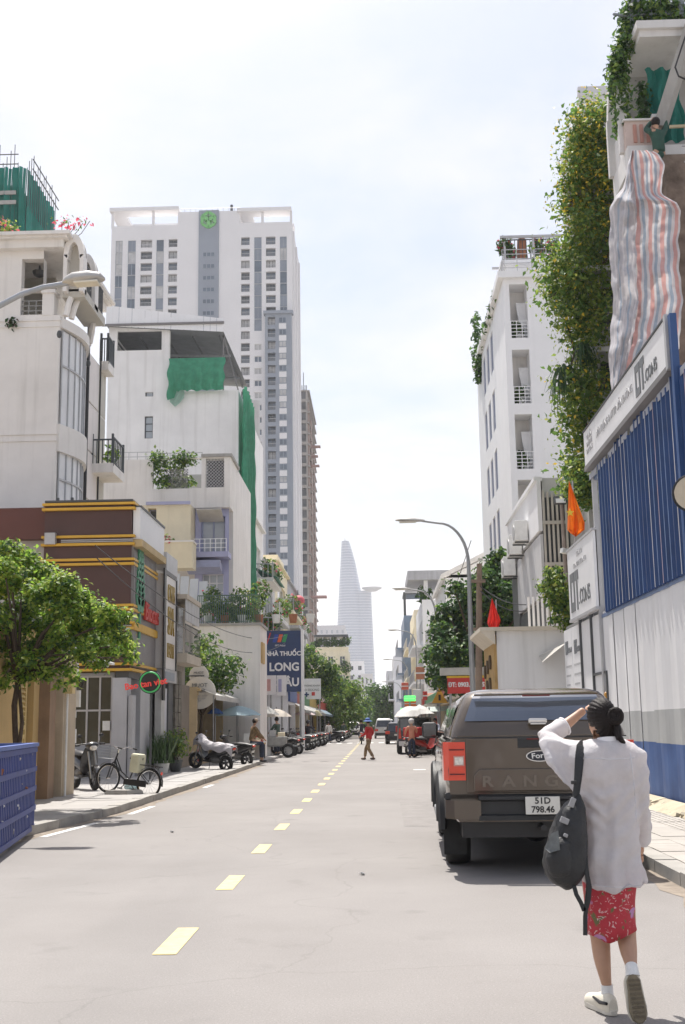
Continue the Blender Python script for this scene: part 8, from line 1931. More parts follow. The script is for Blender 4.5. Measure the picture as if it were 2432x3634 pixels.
# ------------------------------------------------------------------ the woman in the white shirt
def woman():
 Y0 = 6.42
 def w(cx, cy, Y=Y0): return atY((1850 + cx / 1.8986) / S, (2400 + cy / 1.8986) / S, Y)
 K = w(100, 1000).x - w(0, 1000).x; K /= 100           # metres per unit
 t = thing('person', 'woman in loose white shirt and red floral skirt shading her eyes, walking away', 'person', (w(640, 2280).x, Y0, 0))
 P_, E, Rr = [], [], []; L_ = (P_, E, Rr)
 sp = chain([w(610, 1330), w(605, 1150), w(600, 900), w(600, 640), w(595, 500), w(560, 430), w(545, 380, 6.44), w(540, 300, 6.46), w(540, 215, 6.46)], [.12, .11, .11, .11, .085, .050, .048, .072, .068], L_)
 chain([sp[0], w(530, 1480), w(528, 1640), w(534, 1775, 6.46), w(542, 1885, 6.43), w(562, 2000, 6.42), w(578, 2090, 6.42), w(580, 2180, 6.42), w(555, 2235, 6.50), w(528, 2248, 6.58)], [0, .085, .072, .054, .052, .037, .027, .030, .034, .028], L_)
 chain([sp[0], w(680, 1480), w(690, 1620, 6.42), w(708, 1745, 6.40), w(722, 1840, 6.33), w(738, 1925, 6.26), w(748, 1985, 6.21), w(760, 2080, 6.19), w(785, 2200, 6.19), w(800, 2290, 6.20)], [0, .085, .070, .055, .050, .035, .027, .030, .034, .026], L_)
 # raised left arm
 chain([sp[4], w(440, 520), w(300, 475, 6.5), w(150, 420, 6.58), w(225, 375, 6.62), w(310, 320, 6.66), w(395, 250, 6.68), w(432, 222, 6.68)], [0, .05, .044, .036, .036, .033, .024, .026], L_)
 # hanging right arm bent slightly forward
 chain([sp[4], w(745, 560), w(790, 760), w(795, 900, 6.46), w(808, 1060, 6.56), w(812, 1120, 6.60)], [0, .052, .042, .036, .026, .027], L_)
 skin_mesh('body', P_, E, Rr, skin, t)
 # fingers
 def hand(c, d, n, s_, nm):
  c, d, n = Vector(c), Vector(d).normalized(), Vector(n).normalized(); a = d.cross(n).normalized(); b = MB()
  b.ball(c + d * .03, (.04, .04, .014), 10, 8, rot=Matrix((a, d, n)).transposed())
  for k, (L, o_) in enumerate(((.062, -.028), (.072, -.009), (.068, .010), (.052, .028))):
   p = c + d * .06 + a * o_; b.tube([p, p + d * L * .5 + n * .006, p + d * L - n * .008], [.0095, .0085, .006], 7)
  p = c + d * .01 + a * s_ * .035; b.tube([p, p + (d * .5 + a * s_ * .8).normalized() * .03, p + (d + a * s_ * .4).normalized() * .055], [.011, .010, .007], 7)
  b.build(nm, skin, t, smooth=True)
 hand(w(440, 215, 6.66), (1, -.25, .22), (0, -.3, 1), 1, 'hand'); hand(w(812, 1125, 6.60), (-.1, .3, -1), (1, 0, 0), -1, 'hand')
 # white shirt
 shm = M('linen_white', (.80, .785, .80), .8, .03, 30, .35, 160, translucent=.38)
 b = MB(); rings = []
 for cy, xl, xr, dp in ((428, 520, 688, .060), (455, 462, 728, .075), (490, 425, 762, .09), (540, 400, 785, .105), (620, 392, 795, .118), (760, 395, 792, .125), (900, 400, 790, .128), (1050, 408, 795, .130), (1180, 414, 806, .135), (1290, 418, 828, .142), (1370, 420, 850, .150)):
  a, c = w(xl, cy), w(xr, cy); cx, hw = (a.x + c.x) / 2, (c.x - a.x) / 2
  rings.append([(cx + hw * math.copysign(abs(math.cos(q)) ** .8, math.cos(q)), Y0 + dp * math.copysign(abs(math.sin(q)) ** .85, math.sin(q)), a.z) for q in [2 * math.pi * k / 28 for k in range(28)]])
 last = []
 for k, p in enumerate(rings[-1]):
  q = 2 * math.pi * k / 28; last.append((p[0] + .004 * math.sin(5 * q), p[1], p[2] - .022 - .030 * max(0, -math.sin(q)) * (1 - abs(math.cos(q)) * .6) + .006 * math.sin(4 * q)))
 b.loft(rings + [last])
 b.tube([w(520, 580), w(430, 575), w(350, 545, 6.46), w(270, 500, 6.50), w(190, 450, 6.56), w(140, 425, 6.59)], [.125, .128, .108, .082, .058, .045], 18)
 b.tube([w(140, 425, 6.59), w(185, 395, 6.61), w(240, 365, 6.63), w(288, 338, 6.645)], [.045, .052, .054, .053], 16)
 b.loft([[w(390, 470, Y), w(150, 412, Y + .06), w(112, 440, Y + .06), w(200, 590, Y), w(285, 710, Y - .02), w(372, 815, Y - .02), w(440, 800, Y - .02)] for Y in (6.36, 6.50)])
 b.tube([w(700, 540), w(752, 570), w(785, 660), w(797, 780), w(798, 900, 6.45), w(806, 1010, 6.52), w(812, 1095, 6.57)], [.085, .082, .070, .062, .056, .050, .042], 16)
 sh = remeshed(b, 'shirt', shm, t, .009, 4)
 me = sh.data; off = BASE[t]; n = len(me.vertices); co = np.empty(n * 3); no = np.empty(n * 3); me.vertices.foreach_get('co', co); me.vertices.foreach_get('normal', no); co = co.reshape(-1, 3); no = no.reshape(-1, 3)
 d = np.zeros(n)
 for i in range(n):
  x, y, z = co[i]; v = Vector((x * 9, y * 5, z * 3.2)); d[i] = .020 * mnoise.noise(v) + .015 * mnoise.noise(Vector((x * 4 + z * 9, y * 6, z * 11 - x * 8))) + .0035 * mnoise.noise(Vector((x * 30, y * 30, z * 12)))
  d[i] += .013 * math.sin((z * 1.0 - x * .35) * 42 + 3 * mnoise.noise(Vector((x * 6, 0, z * 5)))) * max(0, mnoise.noise(Vector((x * 3 + 8, y * 3, z * 4))) + .1)
  lo_ = min(1, max(0, (1.15 - z) / .5)); d[i] += .016 * lo_ * math.sin(x * 62 + 1.5 * mnoise.noise(Vector((x * 4, y * 4, z * 3))) * 2) * (.4 + abs(mnoise.noise(Vector((x * 5, 1, z * 2)))))
  e = (z - .98 - .9 * abs(x + .02)); d[i] += .007 * math.sin(e * 75) * max(0, 1 - abs(z - 1.05) / .18)
 co += no * d[:, None]; me.vertices.foreach_set('co', co.ravel()); me.update()
 from mathutils.bvhtree import BVHTree
 bv = BVHTree.FromPolygons([tuple(p) for p in co + np.array(off)], [tuple(p.vertices) for p in me.polygons])
 def seam(pts, r_=.0026, nm='seam'):
  out = []
  for cx, cy in pts:
   p = w(cx, cy, 5.6); h = bv.ray_cast(p, Vector((p.x, p.y, p.z - CAM_H)).normalized())[0]
   if h: out.append(h)
  if len(out) > 1: MB().tube(out, r_, 6).build(nm, M('linen_seam', (.60, .59, .62), .85), t)
 seam([(430 + 13 * k, 548 + 10 * math.sin(k * .12)) for k in range(27)]); seam([(470 + 14 * k, 1402 + 20 * math.sin(math.pi * k / 26)) for k in range(27)]); seam([(735 + 40 * math.sin(k * .07), 520 + 22 * k) for k in range(22)])
 # collar, yoke seam, cuffs, hem line
 cm = M('linen_collar', (.80, .79, .81), .75, .03, 30, .2, 200); q = MB(); rr = []
 for k in range(22):
  a = 2 * math.pi * k / 22; rx, ry = .069, .062; c0 = w(596, 432, Y0 + .01); f = .5 - .5 * math.sin(a); rr.append([c0 + Vector((rx * 1.12 * math.cos(a), ry * 1.1 * math.sin(a), -.035 - .012 * f)), c0 + Vector((rx * .98 * math.cos(a), ry * math.sin(a), .018 * f + .004)), c0 + Vector((rx * .92 * math.cos(a), ry * .93 * math.sin(a), .016 * f)), c0 + Vector((rx * 1.02 * math.cos(a), ry * 1.0 * math.sin(a), -.035))])
 q.loft(rr + [rr[0]], caps=False); q.build('collar', cm, t, smooth=True)
 q = MB(); q.torus(w(292, 336, 6.646), (w(292, 336, 6.646) - w(240, 365, 6.63)), .050, .005, 20, 6); q.build('cuff', cm, t, smooth=True); q = MB(); q.torus(w(812, 1095, 6.57), (w(812, 1095, 6.57) - w(806, 1010, 6.52)), .042, .008, 20, 6); q.build('cuff', cm, t, smooth=True)
 # floral skirt
 fm = M('floral_red', (.42, .030, .045), .75, .1, 20); nt_ = fm.node_tree; bs = nt_.nodes['Principled BSDF']; LK_ = nt_.links.new; base_s = bs.inputs['Base Color'].links[0].from_socket; geo = nt_.nodes.new('ShaderNodeNewGeometry')
 def blot(scale, thr, col, src, seed, dist=.6):
  mp = nt_.nodes.new('ShaderNodeMapping'); mp.inputs['Location'].default_value = (seed, seed * 2.1, seed * .7); LK_(geo.outputs['Position'], mp.inputs['Vector']); nz_ = nt_.nodes.new('ShaderNodeTexNoise'); nz_.inputs['Scale'].default_value = scale; nz_.inputs['Detail'].default_value = 2; nz_.inputs['Distortion'].default_value = dist; LK_(mp.outputs[0], nz_.inputs['Vector'])
  mr = nt_.nodes.new('ShaderNodeMapRange'); mr.inputs['From Min'].default_value = thr; mr.inputs['From Max'].default_value = thr + .04; LK_(nz_.outputs['Fac'], mr.inputs['Value']); mx = nt_.nodes.new('ShaderNodeMix'); mx.data_type = 'RGBA'; LK_(mr.outputs[0], mx.inputs['Factor']); LK_(src, mx.inputs['A']); mx.inputs['B'].default_value = (*col, 1); return mx.outputs['Result']
 o_ = blot(14, .60, (.13, .13, .05), base_s, 3.1); o_ = blot(34, .61, (.62, .42, .42), o_, 7.7, 1.5); o_ = blot(11, .64, (.45, .22, .42), o_, 1.3); LK_(o_, bs.inputs['Base Color'])
 b = MB(); rings = []
 for cy, xl, xr, dp in ((1290, 425, 785, .115), (1400, 420, 768, .120), (1500, 432, 756, .122), (1600, 440, 752, .122), (1660, 444, 757, .124), (1725, 447, 768, .128)):
  a, c = w(xl, cy), w(xr, cy); cx, hw = (a.x + c.x) / 2, (c.x - a.x) / 2; r_ = []
  for k in range(32):
   an = 2 * math.pi * k / 32; fold = 1 + .018 * math.sin(an * 5 + cy * .006) + .012 * math.sin(an * 9); u_ = math.cos(an); dz = 0
   if cy > 1600: e = (cy - 1600) / 125; dz = e * (-.030 * math.exp(-((u_ + .25) / .35) ** 2) + .030 * max(0, u_ - .2) - .004)
   r_.append((cx + hw * fold * math.copysign(abs(u_) ** .85, u_), Y0 + dp * fold * math.sin(an), a.z + dz))
  rings.append(r_)
 b.loft(rings, caps=False); sk = b.build('skirt', fm, t, smooth='all'); so = sk.modifiers.new('solid', 'SOLIDIFY'); so.thickness = .006
 # hair: cap with combed ridges, bun, loose tail
 hc = w(541, 262, 6.455); b = MB(); b.ball(hc, (.079, .095, .098), 20, 14); b.ball(hc + Vector((.012, -.03, -.035)), (.068, .07, .085), 16, 12); b.ball(hc + Vector((.02, -.035, -.075)), (.050, .052, .06), 12, 10)
 hr = remeshed(b, 'hair', hairm, t, .006, 4); me = hr.data; n = len(me.vertices); co = np.empty(n * 3); no = np.empty(n * 3); me.vertices.foreach_get('co', co); me.vertices.foreach_get('normal', no); co = co.reshape(-1, 3); no = no.reshape(-1, 3); lc = np.array(hc - off); bun = np.array(w(635, 262, 6.37) - off)
 ang = np.arctan2(co[:, 2] - bun[2], co[:, 0] - bun[0]); co += no * (.0022 * np.sin(ang * 34) + .0014 * np.sin(ang * 71 + 1))[:, None]; me.vertices.foreach_set('co', co.ravel()); me.update()
 b = MB(); bc = w(632, 268, 6.37)
 for k in range(7):
  a0 = k * .9; pts = [bc + Vector(((.018 + .016 * (k % 3) / 2) * math.cos(a0 + s_ * 5.5) , -.012 + .010 * math.sin(s_ * 3 + k), (.020 + .018 * (k % 3) / 2) * math.sin(a0 + s_ * 5.5))) for s_ in np.linspace(0, 1, 12)]; b.tube(pts, [.008 + .006 * math.sin(math.pi * s_) for s_ in np.linspace(0, 1, 12)], 7)
 b.ball(bc, (.032, .026, .035), 12, 8); b.build('bun', hairm, t, smooth=True)
 b = MB(); b.tube([w(640, 315, 6.38), w(650, 360, 6.36), w(660, 410, 6.35), w(690, 450, 6.36), w(708, 480, 6.37)], [.018, .022, .018, .012, .006], 9); b.tube([w(625, 310, 6.38), w(636, 370, 6.37), w(648, 430, 6.36)], [.012, .014, .005], 7); b.build('loose_tail', hairm, t, smooth=True)
 for k in range(22):
  a = k * .29; p = hc + Vector((.078 * math.cos(a), -.03 + .02 * math.sin(k * 3), .088 * abs(math.sin(a)) - .02 * (k % 3))); e = p + Vector((.010 * math.cos(a + .8 * math.sin(k)), -.008, .003 - .012 * (k % 4) / 3)); q = MB(); q.tube([p * .6 + hc * .4, p, e], [.0016, .0013, .0006], 4); q.build('hair_strand', hairm, t)
 b = MB(); b.torus(w(706, 474, 6.37), (1, 0, -1), .014, .008, 14, 6); b.build('hair_tie', redp, t, smooth=True)
 # ear, jaw side and face details (turned away)
 b = MB(); b.ball(w(478, 345, 6.46), (.010, .020, .028), 10, 8); b.build('ear', skin, t, smooth=True); b = MB(); b.ball(w(618, 345, 6.46), (.010, .020, .028), 10, 8); b.build('ear', skin, t, smooth=True)
 f = w(535, 300, 6.46); b = MB(); b.ball(f + Vector((0, .04, -.012)), (.058, .052, .085), 14, 10); b.build('face', skin, t, smooth=True); b = MB(); b.ball(f + Vector((0, .098, -.01)), (.012, .018, .018), 8, 6); b.build('nose', skin, t, smooth=True)
 for s_ in (-1, 1): b = MB(); b.ball(f + Vector((s_ * .03, .082, .015)), .011, 8, 6); b.build('eye', black, t, smooth=True)
 b = MB(); b.obox(f + Vector((0, .086, -.05)), (.04, .012, .01)); b.build('mouth', M('lips'), t)
 # socks and shoes
 sockm = M('sock_white', (.74, .74, .73), .85, .05, 40, .3, 150); shoem = M('shoe_cream', (.66, .62, .52), .6, .08, 14); solem = M('sole_tan', (.20, .165, .11), .8, .15, 30, .4, 120)
 b = MB(); b.tube([w(577, 2078), w(580, 2130), w(582, 2190)], [.031, .032, .036], 14); b.build('sock', sockm, t, smooth=True); b = MB(); b.tube([w(742, 1950, 6.235), w(748, 1985, 6.21), w(752, 2020, 6.20)], [.031, .033, .036], 14); b.build('sock', sockm, t, smooth=True)
 A = w(600, 2262, 6.38); dirf = Vector((-.30, .95, 0)).normalized(); sd = Vector((dirf.y, -dirf.x, 0)); rings = []
 for s_, hw, h in ((-.035, .026, .055), (-.02, .036, .075), (.03, .040, .078), (.08, .040, .070), (.13, .044, .055), (.18, .046, .046), (.215, .036, .038), (.235, .015, .028)):
  c = A + dirf * s_; rings.append([(c.x + sd.x * hw * math.cos(a), c.y + sd.y * hw * math.cos(a), .028 + h * max(0, math.sin(a)) ** .8 - .008 * (math.sin(a) < 0)) for a in [2 * math.pi * k / 16 for k in range(16)]])
 b = MB(); b.loft(rings); shoe = b.build('shoe', shoem, t, smooth=True)
 foot = [(-.042, .018), (-.046, 0), (-.042, -.018), (-.01, -.036), (.05, -.037), (.11, -.043), (.17, -.047), (.215, -.036), (.238, -.012), (.238, .012), (.215, .036), (.17, .046), (.11, .042), (.05, .037), (-.01, .036)]
 b = MB(); b.prism([(a, c) for a, c in foot], lambda a, c, d: A * 1 + dirf * a + sd * c + Vector((0, 0, d - A.z)), .002, .030); b.build('sole', M('sole_white', (.60, .57, .50), .7, .1, 20), shoe, bevel=.004)
 b = MB(); pts = [A + dirf * s_ - sd * -.0 + Vector((0, 0, 0)) for s_ in (-.03,)]; b.tube([A + dirf * -.03 + sd * -.034 + Vector((0, 0, .062 - A.z)), A + dirf * .03 + sd * -.0415 + Vector((0, 0, .058 - A.z)), A + dirf * .10 + sd * -.0415 + Vector((0, 0, .070 - A.z))], [.008, .010, .006], 6); b.build('side_stripe', black, shoe)
 # raised foot: sole towards the camera
 H_, T_ = w(750, 2015, 6.17), w(800, 2330, 6.11); T_.z = max(T_.z, .03); fd = (T_ - H_).normalized(); Lf = (T_ - H_).length * 1.05; sx = Vector((1, .05, 0)); sx = (sx - fd * sx.dot(fd)).normalized(); nn = fd.cross(sx); nn = nn if nn.y > 0 else -nn; k_ = Lf / .28
 b = MB(); b.prism([(a, c) for a, c in foot], lambda a, c, d: H_ + fd * (a + .04) * k_ + sx * c * k_ * 1.15 + nn * d, -.012, .014); so_ = MB(); rings = []
 for s_, hw, h in ((0.0, .030, .04), (.03, .038, .085), (.08, .040, .095), (.13, .042, .075), (.18, .046, .055), (.23, .044, .042), (.265, .030, .03)):
  c = H_ + fd * s_ * k_; rings.append([c + sx * hw * 1.1 * math.cos(a) + nn * (.012 + h * max(0, math.sin(a)) ** .8) for a in [2 * math.pi * k / 16 for k in range(16)]])
 so_.loft(rings); s2 = so_.build('shoe', shoem, t, smooth=True); b.build('sole', solem, s2, bevel=.005)
 for k in range(9):
  q = MB(); c = H_ + fd * (.03 + .026 * k) * k_; q.obox(c - nn * .0135, (.058, .010, .004), Matrix((sx, fd, nn)).transposed()); q.build('tread', M('sole_dark', (.13, .105, .07), .85, .2, 30), s2)
 # ---- backpack hanging from the left shoulder
 bpm = M('backpack_black', (.020, .021, .023), .6, .2, 14, .3, 60); YB = 6.30
 bp = thing('backpack', 'black backpack slung from the left shoulder of the woman', 'backpack', w(300, 1400, YB)); b = MB(); rings = []
 for cy, xl, xr, dp in ((800, 335, 385, .03), (830, 290, 405, .055), (900, 245, 428, .085), (1000, 200, 440, .105), (1120, 165, 446, .115), (1230, 145, 446, .12), (1310, 165, 440, .115), (1370, 215, 425, .095), (1415, 300, 395, .05)):
  a, c = w(xl, cy, YB), w(xr, cy, YB); cx, hw = (a.x + c.x) / 2, (c.x - a.x) / 2; rings.append([(cx + hw * math.copysign(abs(math.cos(q)) ** .75, math.cos(q)), YB + dp * math.copysign(abs(math.sin(q)) ** .75, math.sin(q)), a.z - .02 * math.cos(q) * -1) for q in [2 * math.pi * k / 26 for k in range(26)]])
 b.loft(rings); remeshed(b, 'main_body', bpm, bp, .010, 4, .006, .06)
 b = MB(); rings = []
 for cy, xl, xr, dp in ((1080, 220, 330, .02), (1120, 190, 350, .045), (1220, 165, 360, .06), (1320, 185, 350, .05), (1360, 220, 330, .02)):
  a, c = w(xl, cy, YB - .10), w(xr, cy, YB - .10); cx, hw = (a.x + c.x) / 2, (c.x - a.x) / 2; rings.append([(cx + hw * math.cos(q), YB - .085 + dp * math.sin(q), a.z) for q in [2 * math.pi * k / 18 for k in range(18)]])
 b.loft(rings); remeshed(b, 'front_pocket', bpm, bp, .009, 3, .004, .05)
 q = MB(); q.face([w(205, 1060, YB - .12), w(250, 1040, YB - .13), w(262, 1170, YB - .145), w(195, 1190, YB - .14), w(160, 1160, YB - .11)]); so = q.build('mesh_pocket', M('mesh_grey', (.13, .14, .14), .6, .25, 30), bp); m_ = so.modifiers.new('s', 'SOLIDIFY'); m_.thickness = .006
 def strap(pts, wd_, nm, th=.007, m_=None):
  q = MB(); rings = []
  for i, p in enumerate(pts):
   tt = (pts[min(i + 1, len(pts) - 1)] - pts[max(i - 1, 0)]).normalized(); sx_ = tt.cross(Vector((0, 1, 0))); sx_ = sx_.normalized() if sx_.length > .1 else Vector((1, 0, 0)); nn_ = sx_.cross(tt); ww = wd_[i] if isinstance(wd_, list) else wd_
   rings.append([p + sx_ * ww / 2 + nn_ * th / 2, p - sx_ * ww / 2 + nn_ * th / 2, p - sx_ * ww / 2 - nn_ * th / 2, p + sx_ * ww / 2 - nn_ * th / 2])
  q.loft(rings); return q.build(nm, m_ or bpm, bp, smooth=True)
 strap([w(430, 458, 6.46), w(412, 455, 6.40), w(402, 475, 6.335), w(392, 540, 6.295), w(382, 640, 6.275), w(372, 720, 6.265), w(360, 810, 6.26)], [.045, .046, .047, .044, .036, .026, .022], 'shoulder_strap', .010)
 strap([w(430, 462, 6.47), w(418, 470, 6.42), w(408, 560, 6.30), w(396, 680, 6.28), w(378, 800, 6.27)], .022, 'shoulder_strap')
 q = MB(); q.obox(w(355, 715, 6.255), (.03, .012, .018)); q.build('buckle', black, bp, bevel=.003)
 strap([w(428, 1180, 6.25), w(438, 1280, 6.22), w(452, 1400, 6.22), w(450, 1450, 6.22), w(440, 1530, 6.22), w(432, 1620, 6.22), w(432, 1745, 6.22)], .022, 'loose_strap'); strap([w(355, 1410, 6.24), w(372, 1470, 6.22), w(405, 1530, 6.22), w(425, 1580, 6.22)], .022, 'loose_strap'); strap([w(442, 1330, 6.23), w(462, 1420, 6.21), w(455, 1500, 6.215), w(440, 1560, 6.22)], .022, 'loose_strap')
 for cx, cy, sz in ((292, 972, (.045, .02, .03)), (300, 1072, (.022, .02, .018)), (345, 850, (.028, .014, .05))): q = MB(); q.obox(w(cx, cy, YB - .115 if cy > 900 else YB - .075), sz, Euler((0, .4, 0)).to_matrix()); q.build('buckle', M('buckle_grey', (.28, .28, .29), .4), bp, bevel=.004)
woman()
# ================================================================== small things along the street
# blue slatted waste crate at the left edge
def crate():
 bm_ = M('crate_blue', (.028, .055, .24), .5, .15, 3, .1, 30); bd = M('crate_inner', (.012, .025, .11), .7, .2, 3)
 A, B = Vector((-4.40, 13.4, 0)), Vector((-5.06, 17.25, 0)); d = (B - A).normalized(); n = Vector((d.y, -d.x, 0)); n = n if n.x < 0 else -n; L, Wd, H = (B - A).length, 1.5, 1.24
 t = thing('waste_crate', 'large blue slatted waste crate on the road edge', 'crate', A); F = Fr(A.x, A.y, 0, math.atan2(d.y, d.x))
 def side(F_, L_, k0=1.0):
  for k in range(5):
   v = .06 + (H - .14) * k / 4; q = MB(); fbox(q, F_, 0, L_, v, v + .07, -.03, .03); q.build('rail', bm_, t)
  m = int(L_ / .15)
  for k in range(m + 1):
   u_ = L_ * k / m; q = MB(); fbox(q, F_, max(0, u_ - .04), min(L_, u_ + .04), .06, H, -.012, .02); q.build('slat', bm_, t)
  q = MB(); fbox(q, F_, 0, L_, H, H + .05, -.05, .06); q.build('rim', M('crate_rim', (.10, .16, .42), .5), t)
 side(F, L); C = B + n * Wd; F2 = Fr(B.x, B.y, 0, math.atan2(n.y, n.x)); side(F2, Wd); F3 = Fr((A + n * Wd).x, (A + n * Wd).y, 0, math.atan2(d.y, d.x)); side(F3, L); F4 = Fr(A.x, A.y, 0, math.atan2(n.y, n.x)); side(F4, Wd)
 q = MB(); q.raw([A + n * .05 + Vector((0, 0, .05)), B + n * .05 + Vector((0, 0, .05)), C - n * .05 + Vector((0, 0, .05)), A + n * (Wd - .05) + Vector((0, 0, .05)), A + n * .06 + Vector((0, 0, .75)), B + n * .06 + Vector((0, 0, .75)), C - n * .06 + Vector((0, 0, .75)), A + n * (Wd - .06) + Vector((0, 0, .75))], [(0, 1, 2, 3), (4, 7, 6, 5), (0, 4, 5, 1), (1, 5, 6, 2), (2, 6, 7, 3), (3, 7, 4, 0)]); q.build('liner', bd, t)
 rg = np.random.default_rng(6)
 for k in range(14):
  p = A + d * (.3 + (L - .6) * rg.random()) + n * .03 + Vector((0, 0, .2 + .9 * rg.random())); q = MB(); q.obox(p, (.05 + .07 * rg.random(), .03, .05 + .08 * rg.random()), Euler(tuple(rg.random(3))).to_matrix()); q.build('rubbish_scrap', [plasticw, cream, terra, greyl][k % 4], t)
 for s_ in (.3, L - .3):
  for o_ in (.15, Wd - .15): p = A + d * s_ + n * o_; q = MB(); q.cyl(p + d.cross(Vector((0, 0, 1))) * -.02 + Vector((0, 0, .03)), p + d.cross(Vector((0, 0, 1))) * .02 + Vector((0, 0, .03)), .03, n=10); q.build('castor', rubber, t)
crate()
# leafy tree at the left edge
def left_tree():
 Y = 20.5; b0 = atY(36, 1700, Y); t = thing('leafy_street_tree', 'bright green leafy street tree with twining trunk before the ochre house', 'tree', (b0.x, Y, .11)); b = MB(); x = b0.x
 b.tube([(x, Y, .05), (x + .03, Y, .9), (x - .05, Y, 1.9), (x + .05, Y, 2.7)], [.07, .055, .05, .04], 9); b.tube([(x + .22, Y - .1, .05), (x + .18, Y - .1, .5), (x + .06, Y - .06, .9), (x + .12, Y - .05, 1.6), (x + .02, Y, 2.3)], [.035, .035, .04, .035, .03], 7)
 cl_ = []; sizes = [(20, 1260, 30), (60, 1280, 34), (10, 1300, 30), (100, 1310, 34), (50, 1330, 40), (140, 1335, 36), (10, 1350, 34), (100, 1360, 44), (180, 1365, 32), (60, 1390, 40), (150, 1395, 42), (215, 1395, 32), (10, 1400, 30), (245, 1400, 22), (110, 1430, 42), (190, 1430, 40), (250, 1425, 28), (40, 1440, 36), (285, 1410, 18), (150, 1465, 38), (220, 1465, 36), (270, 1455, 24), (80, 1480, 32), (20, 1480, 28), (190, 1495, 28), (250, 1490, 24), (290, 1475, 18), (295, 1500, 14), (130, 1500, 24), (60, 1510, 24), (155, 1530, 18), (170, 1550, 14), (305, 1505, 10), (90, 1530, 16), (-30, 1330, 50), (-30, 1420, 50), (20, 1530, 26), (60, 1545, 20), (110, 1540, 20), (225, 1520, 16), (0, 1560, 20), (140, 1565, 12)]
 for i, (vx, vy, r) in enumerate(sizes):
  c = atY(vx, vy, Y + .7 * math.sin(i * 2.3)); rr = r * S / FPX * Y; cl_.append((c.x, c.y, c.z, rr * 1.05, rr, rr * .62, rr ** 2));
  if i % 2 == 0: b.tube([(x, Y, 2.3), ((x + c.x) / 2, (Y + c.y) / 2, (2.5 + c.z) / 2 + .12), c], [.04, .025, .008], 5)
 b.build('trunk', bark, t, smooth=True); foliage('crown', cl_, 17000, .08, t, [leaf1, M('leaf_bright', (.22, .36, .05), .5, .3, 7, translucent=.6), M('leaf_lime', (.40, .48, .09), .5, .25, 7, translucent=.6), leaf3], [.22, .40, .28, .10], .06, up=.8)
left_tree()
# potted plants by the framed sign
p = Vector((-6.5, 35.3, .11)); pot_plant('potted_plant', 'tall spiky leaved plant in a white pot before the framed sign', p, 1.1, .9, n=150, potm=plasticw, ph=.38, spiky=True, mats=[M('leaf_spiky', (.06, .11, .035), .5, .3, 8)])
p = Vector((-6.35, 36.7, .11)); pot_plant('potted_plant', 'bushy pale leaved plant in a dark pot beside the spiky plant', p, 1.0, .9, n=420, size=.11, potm=greyd, mats=[leaf1, leaf2, leaf4], mix=[.5, .3, .2], ph=.35)
# broken kerb block, bags by the bicycle
A = atZ(285, 1830, .0); t = thing('rubble_block', 'broken concrete block lying at the kerb before the bicycle', 'rubble', A)
b = MB(); b.loft([[(A.x + dx * s_, A.y + dy * s_, z) for dx, dy in ((-.42, -.12), (.1, -.2), (.42, -.05), (.38, .16), (-.3, .2))] for z, s_ in ((.0, 1), (.15, .95), (.2, .85))]); b.build('block', kerbm, t)
A = atZ(300, 1808, .12); t = thing('plastic_bag', 'pale blue plastic bag by the bicycle wheel', 'bag', A); b = MB(); b.ball(A + Vector((0, 0, .08)), (.16, .12, .09), 12, 8); o = remeshed(b, 'bag', M('bag_blue', (.40, .55, .58), .4, .1, 8), t, .015, 2, .03, .06)
# umbrellas
def umbrella(label, vx0, vx1, vrim, vtop, Y, m, pole=True, tilt=0.0, n=8, name='market_umbrella'):
 a, c = atY(vx0, vrim, Y), atY(vx1, vrim, Y); top = atY((vx0 + vx1) / 2, vtop, Y); r = (c.x - a.x) / 2; cx = (a.x + c.x) / 2; h = top.z - a.z; t = thing(name, label, 'umbrella', (cx, Y, .1)); q = MB(); K_ = 6
 for k in range(n * 2):
  for j in range(K_):
   P_ = lambda kk, jj: Vector((cx + r * (jj / K_) * math.cos(2 * math.pi * kk / (2 * n)) * (1 - (.03 * (jj / K_) if kk % 2 else 0)), Y + r * (jj / K_) * math.sin(2 * math.pi * kk / (2 * n)), top.z - h * (jj / K_) ** 1.7 - (.03 * r * (jj / K_) if kk % 2 else 0) + tilt * (jj / K_) * r * math.cos(2 * math.pi * kk / (2 * n))))
   if j == 0: q.face([P_(k, 0), P_(k, 1), P_(k + 1, 1)])
   else: q.face([P_(k, j), P_(k, j + 1), P_(k + 1, j + 1), P_(k + 1, j)])
 q.build('canopy', m, t, smooth='all'); MB().cyl((cx, Y, .1), (cx, Y, top.z + .1), .025, n=8).build('pole', steel, t)
 for k in range(n): q = MB(); q.bar((cx, Y, top.z - .03), (cx + r * .97 * math.cos(2 * math.pi * k / n), Y + r * .97 * math.sin(2 * math.pi * k / n), a.z), .012, .012); q.build('rib', steel, t)
 q = MB(); q.lathe([(.25, 0), (.25, .08), (.04, .12)], (cx, Y, .1), 14); q.build('foot', concrete, t); return t
umbrella('pale blue market umbrella behind the sheeted scooter', 493, 598, 1637, 1615, 49.0, M('umb_blue', (.42, .58, .66), .6, .06, 4, translucent=.35))
umbrella('dark blue umbrella half hidden by the pale blue one', 474, 512, 1633, 1620, 48.3, M('umb_navy', (.05, .14, .45), .6, .1, 4, translucent=.3))
umbrella('grey tent-like umbrella beyond the pale blue umbrella', 540, 640, 1630, 1608, 55.0, tarpg, tilt=-.12)
umbrella('cream square-edged umbrella by the food cart', 598, 668, 1640, 1622, 58.5, M('umb_cream', (.66, .60, .52), .6, .06, 4, translucent=.35), n=4)
umbrella('pink and white striped umbrella before the clinic shops', 668, 722, 1636, 1626, 76.0, M('umb_pink', (.66, .54, .54), .6, .25, 3, translucent=.35))
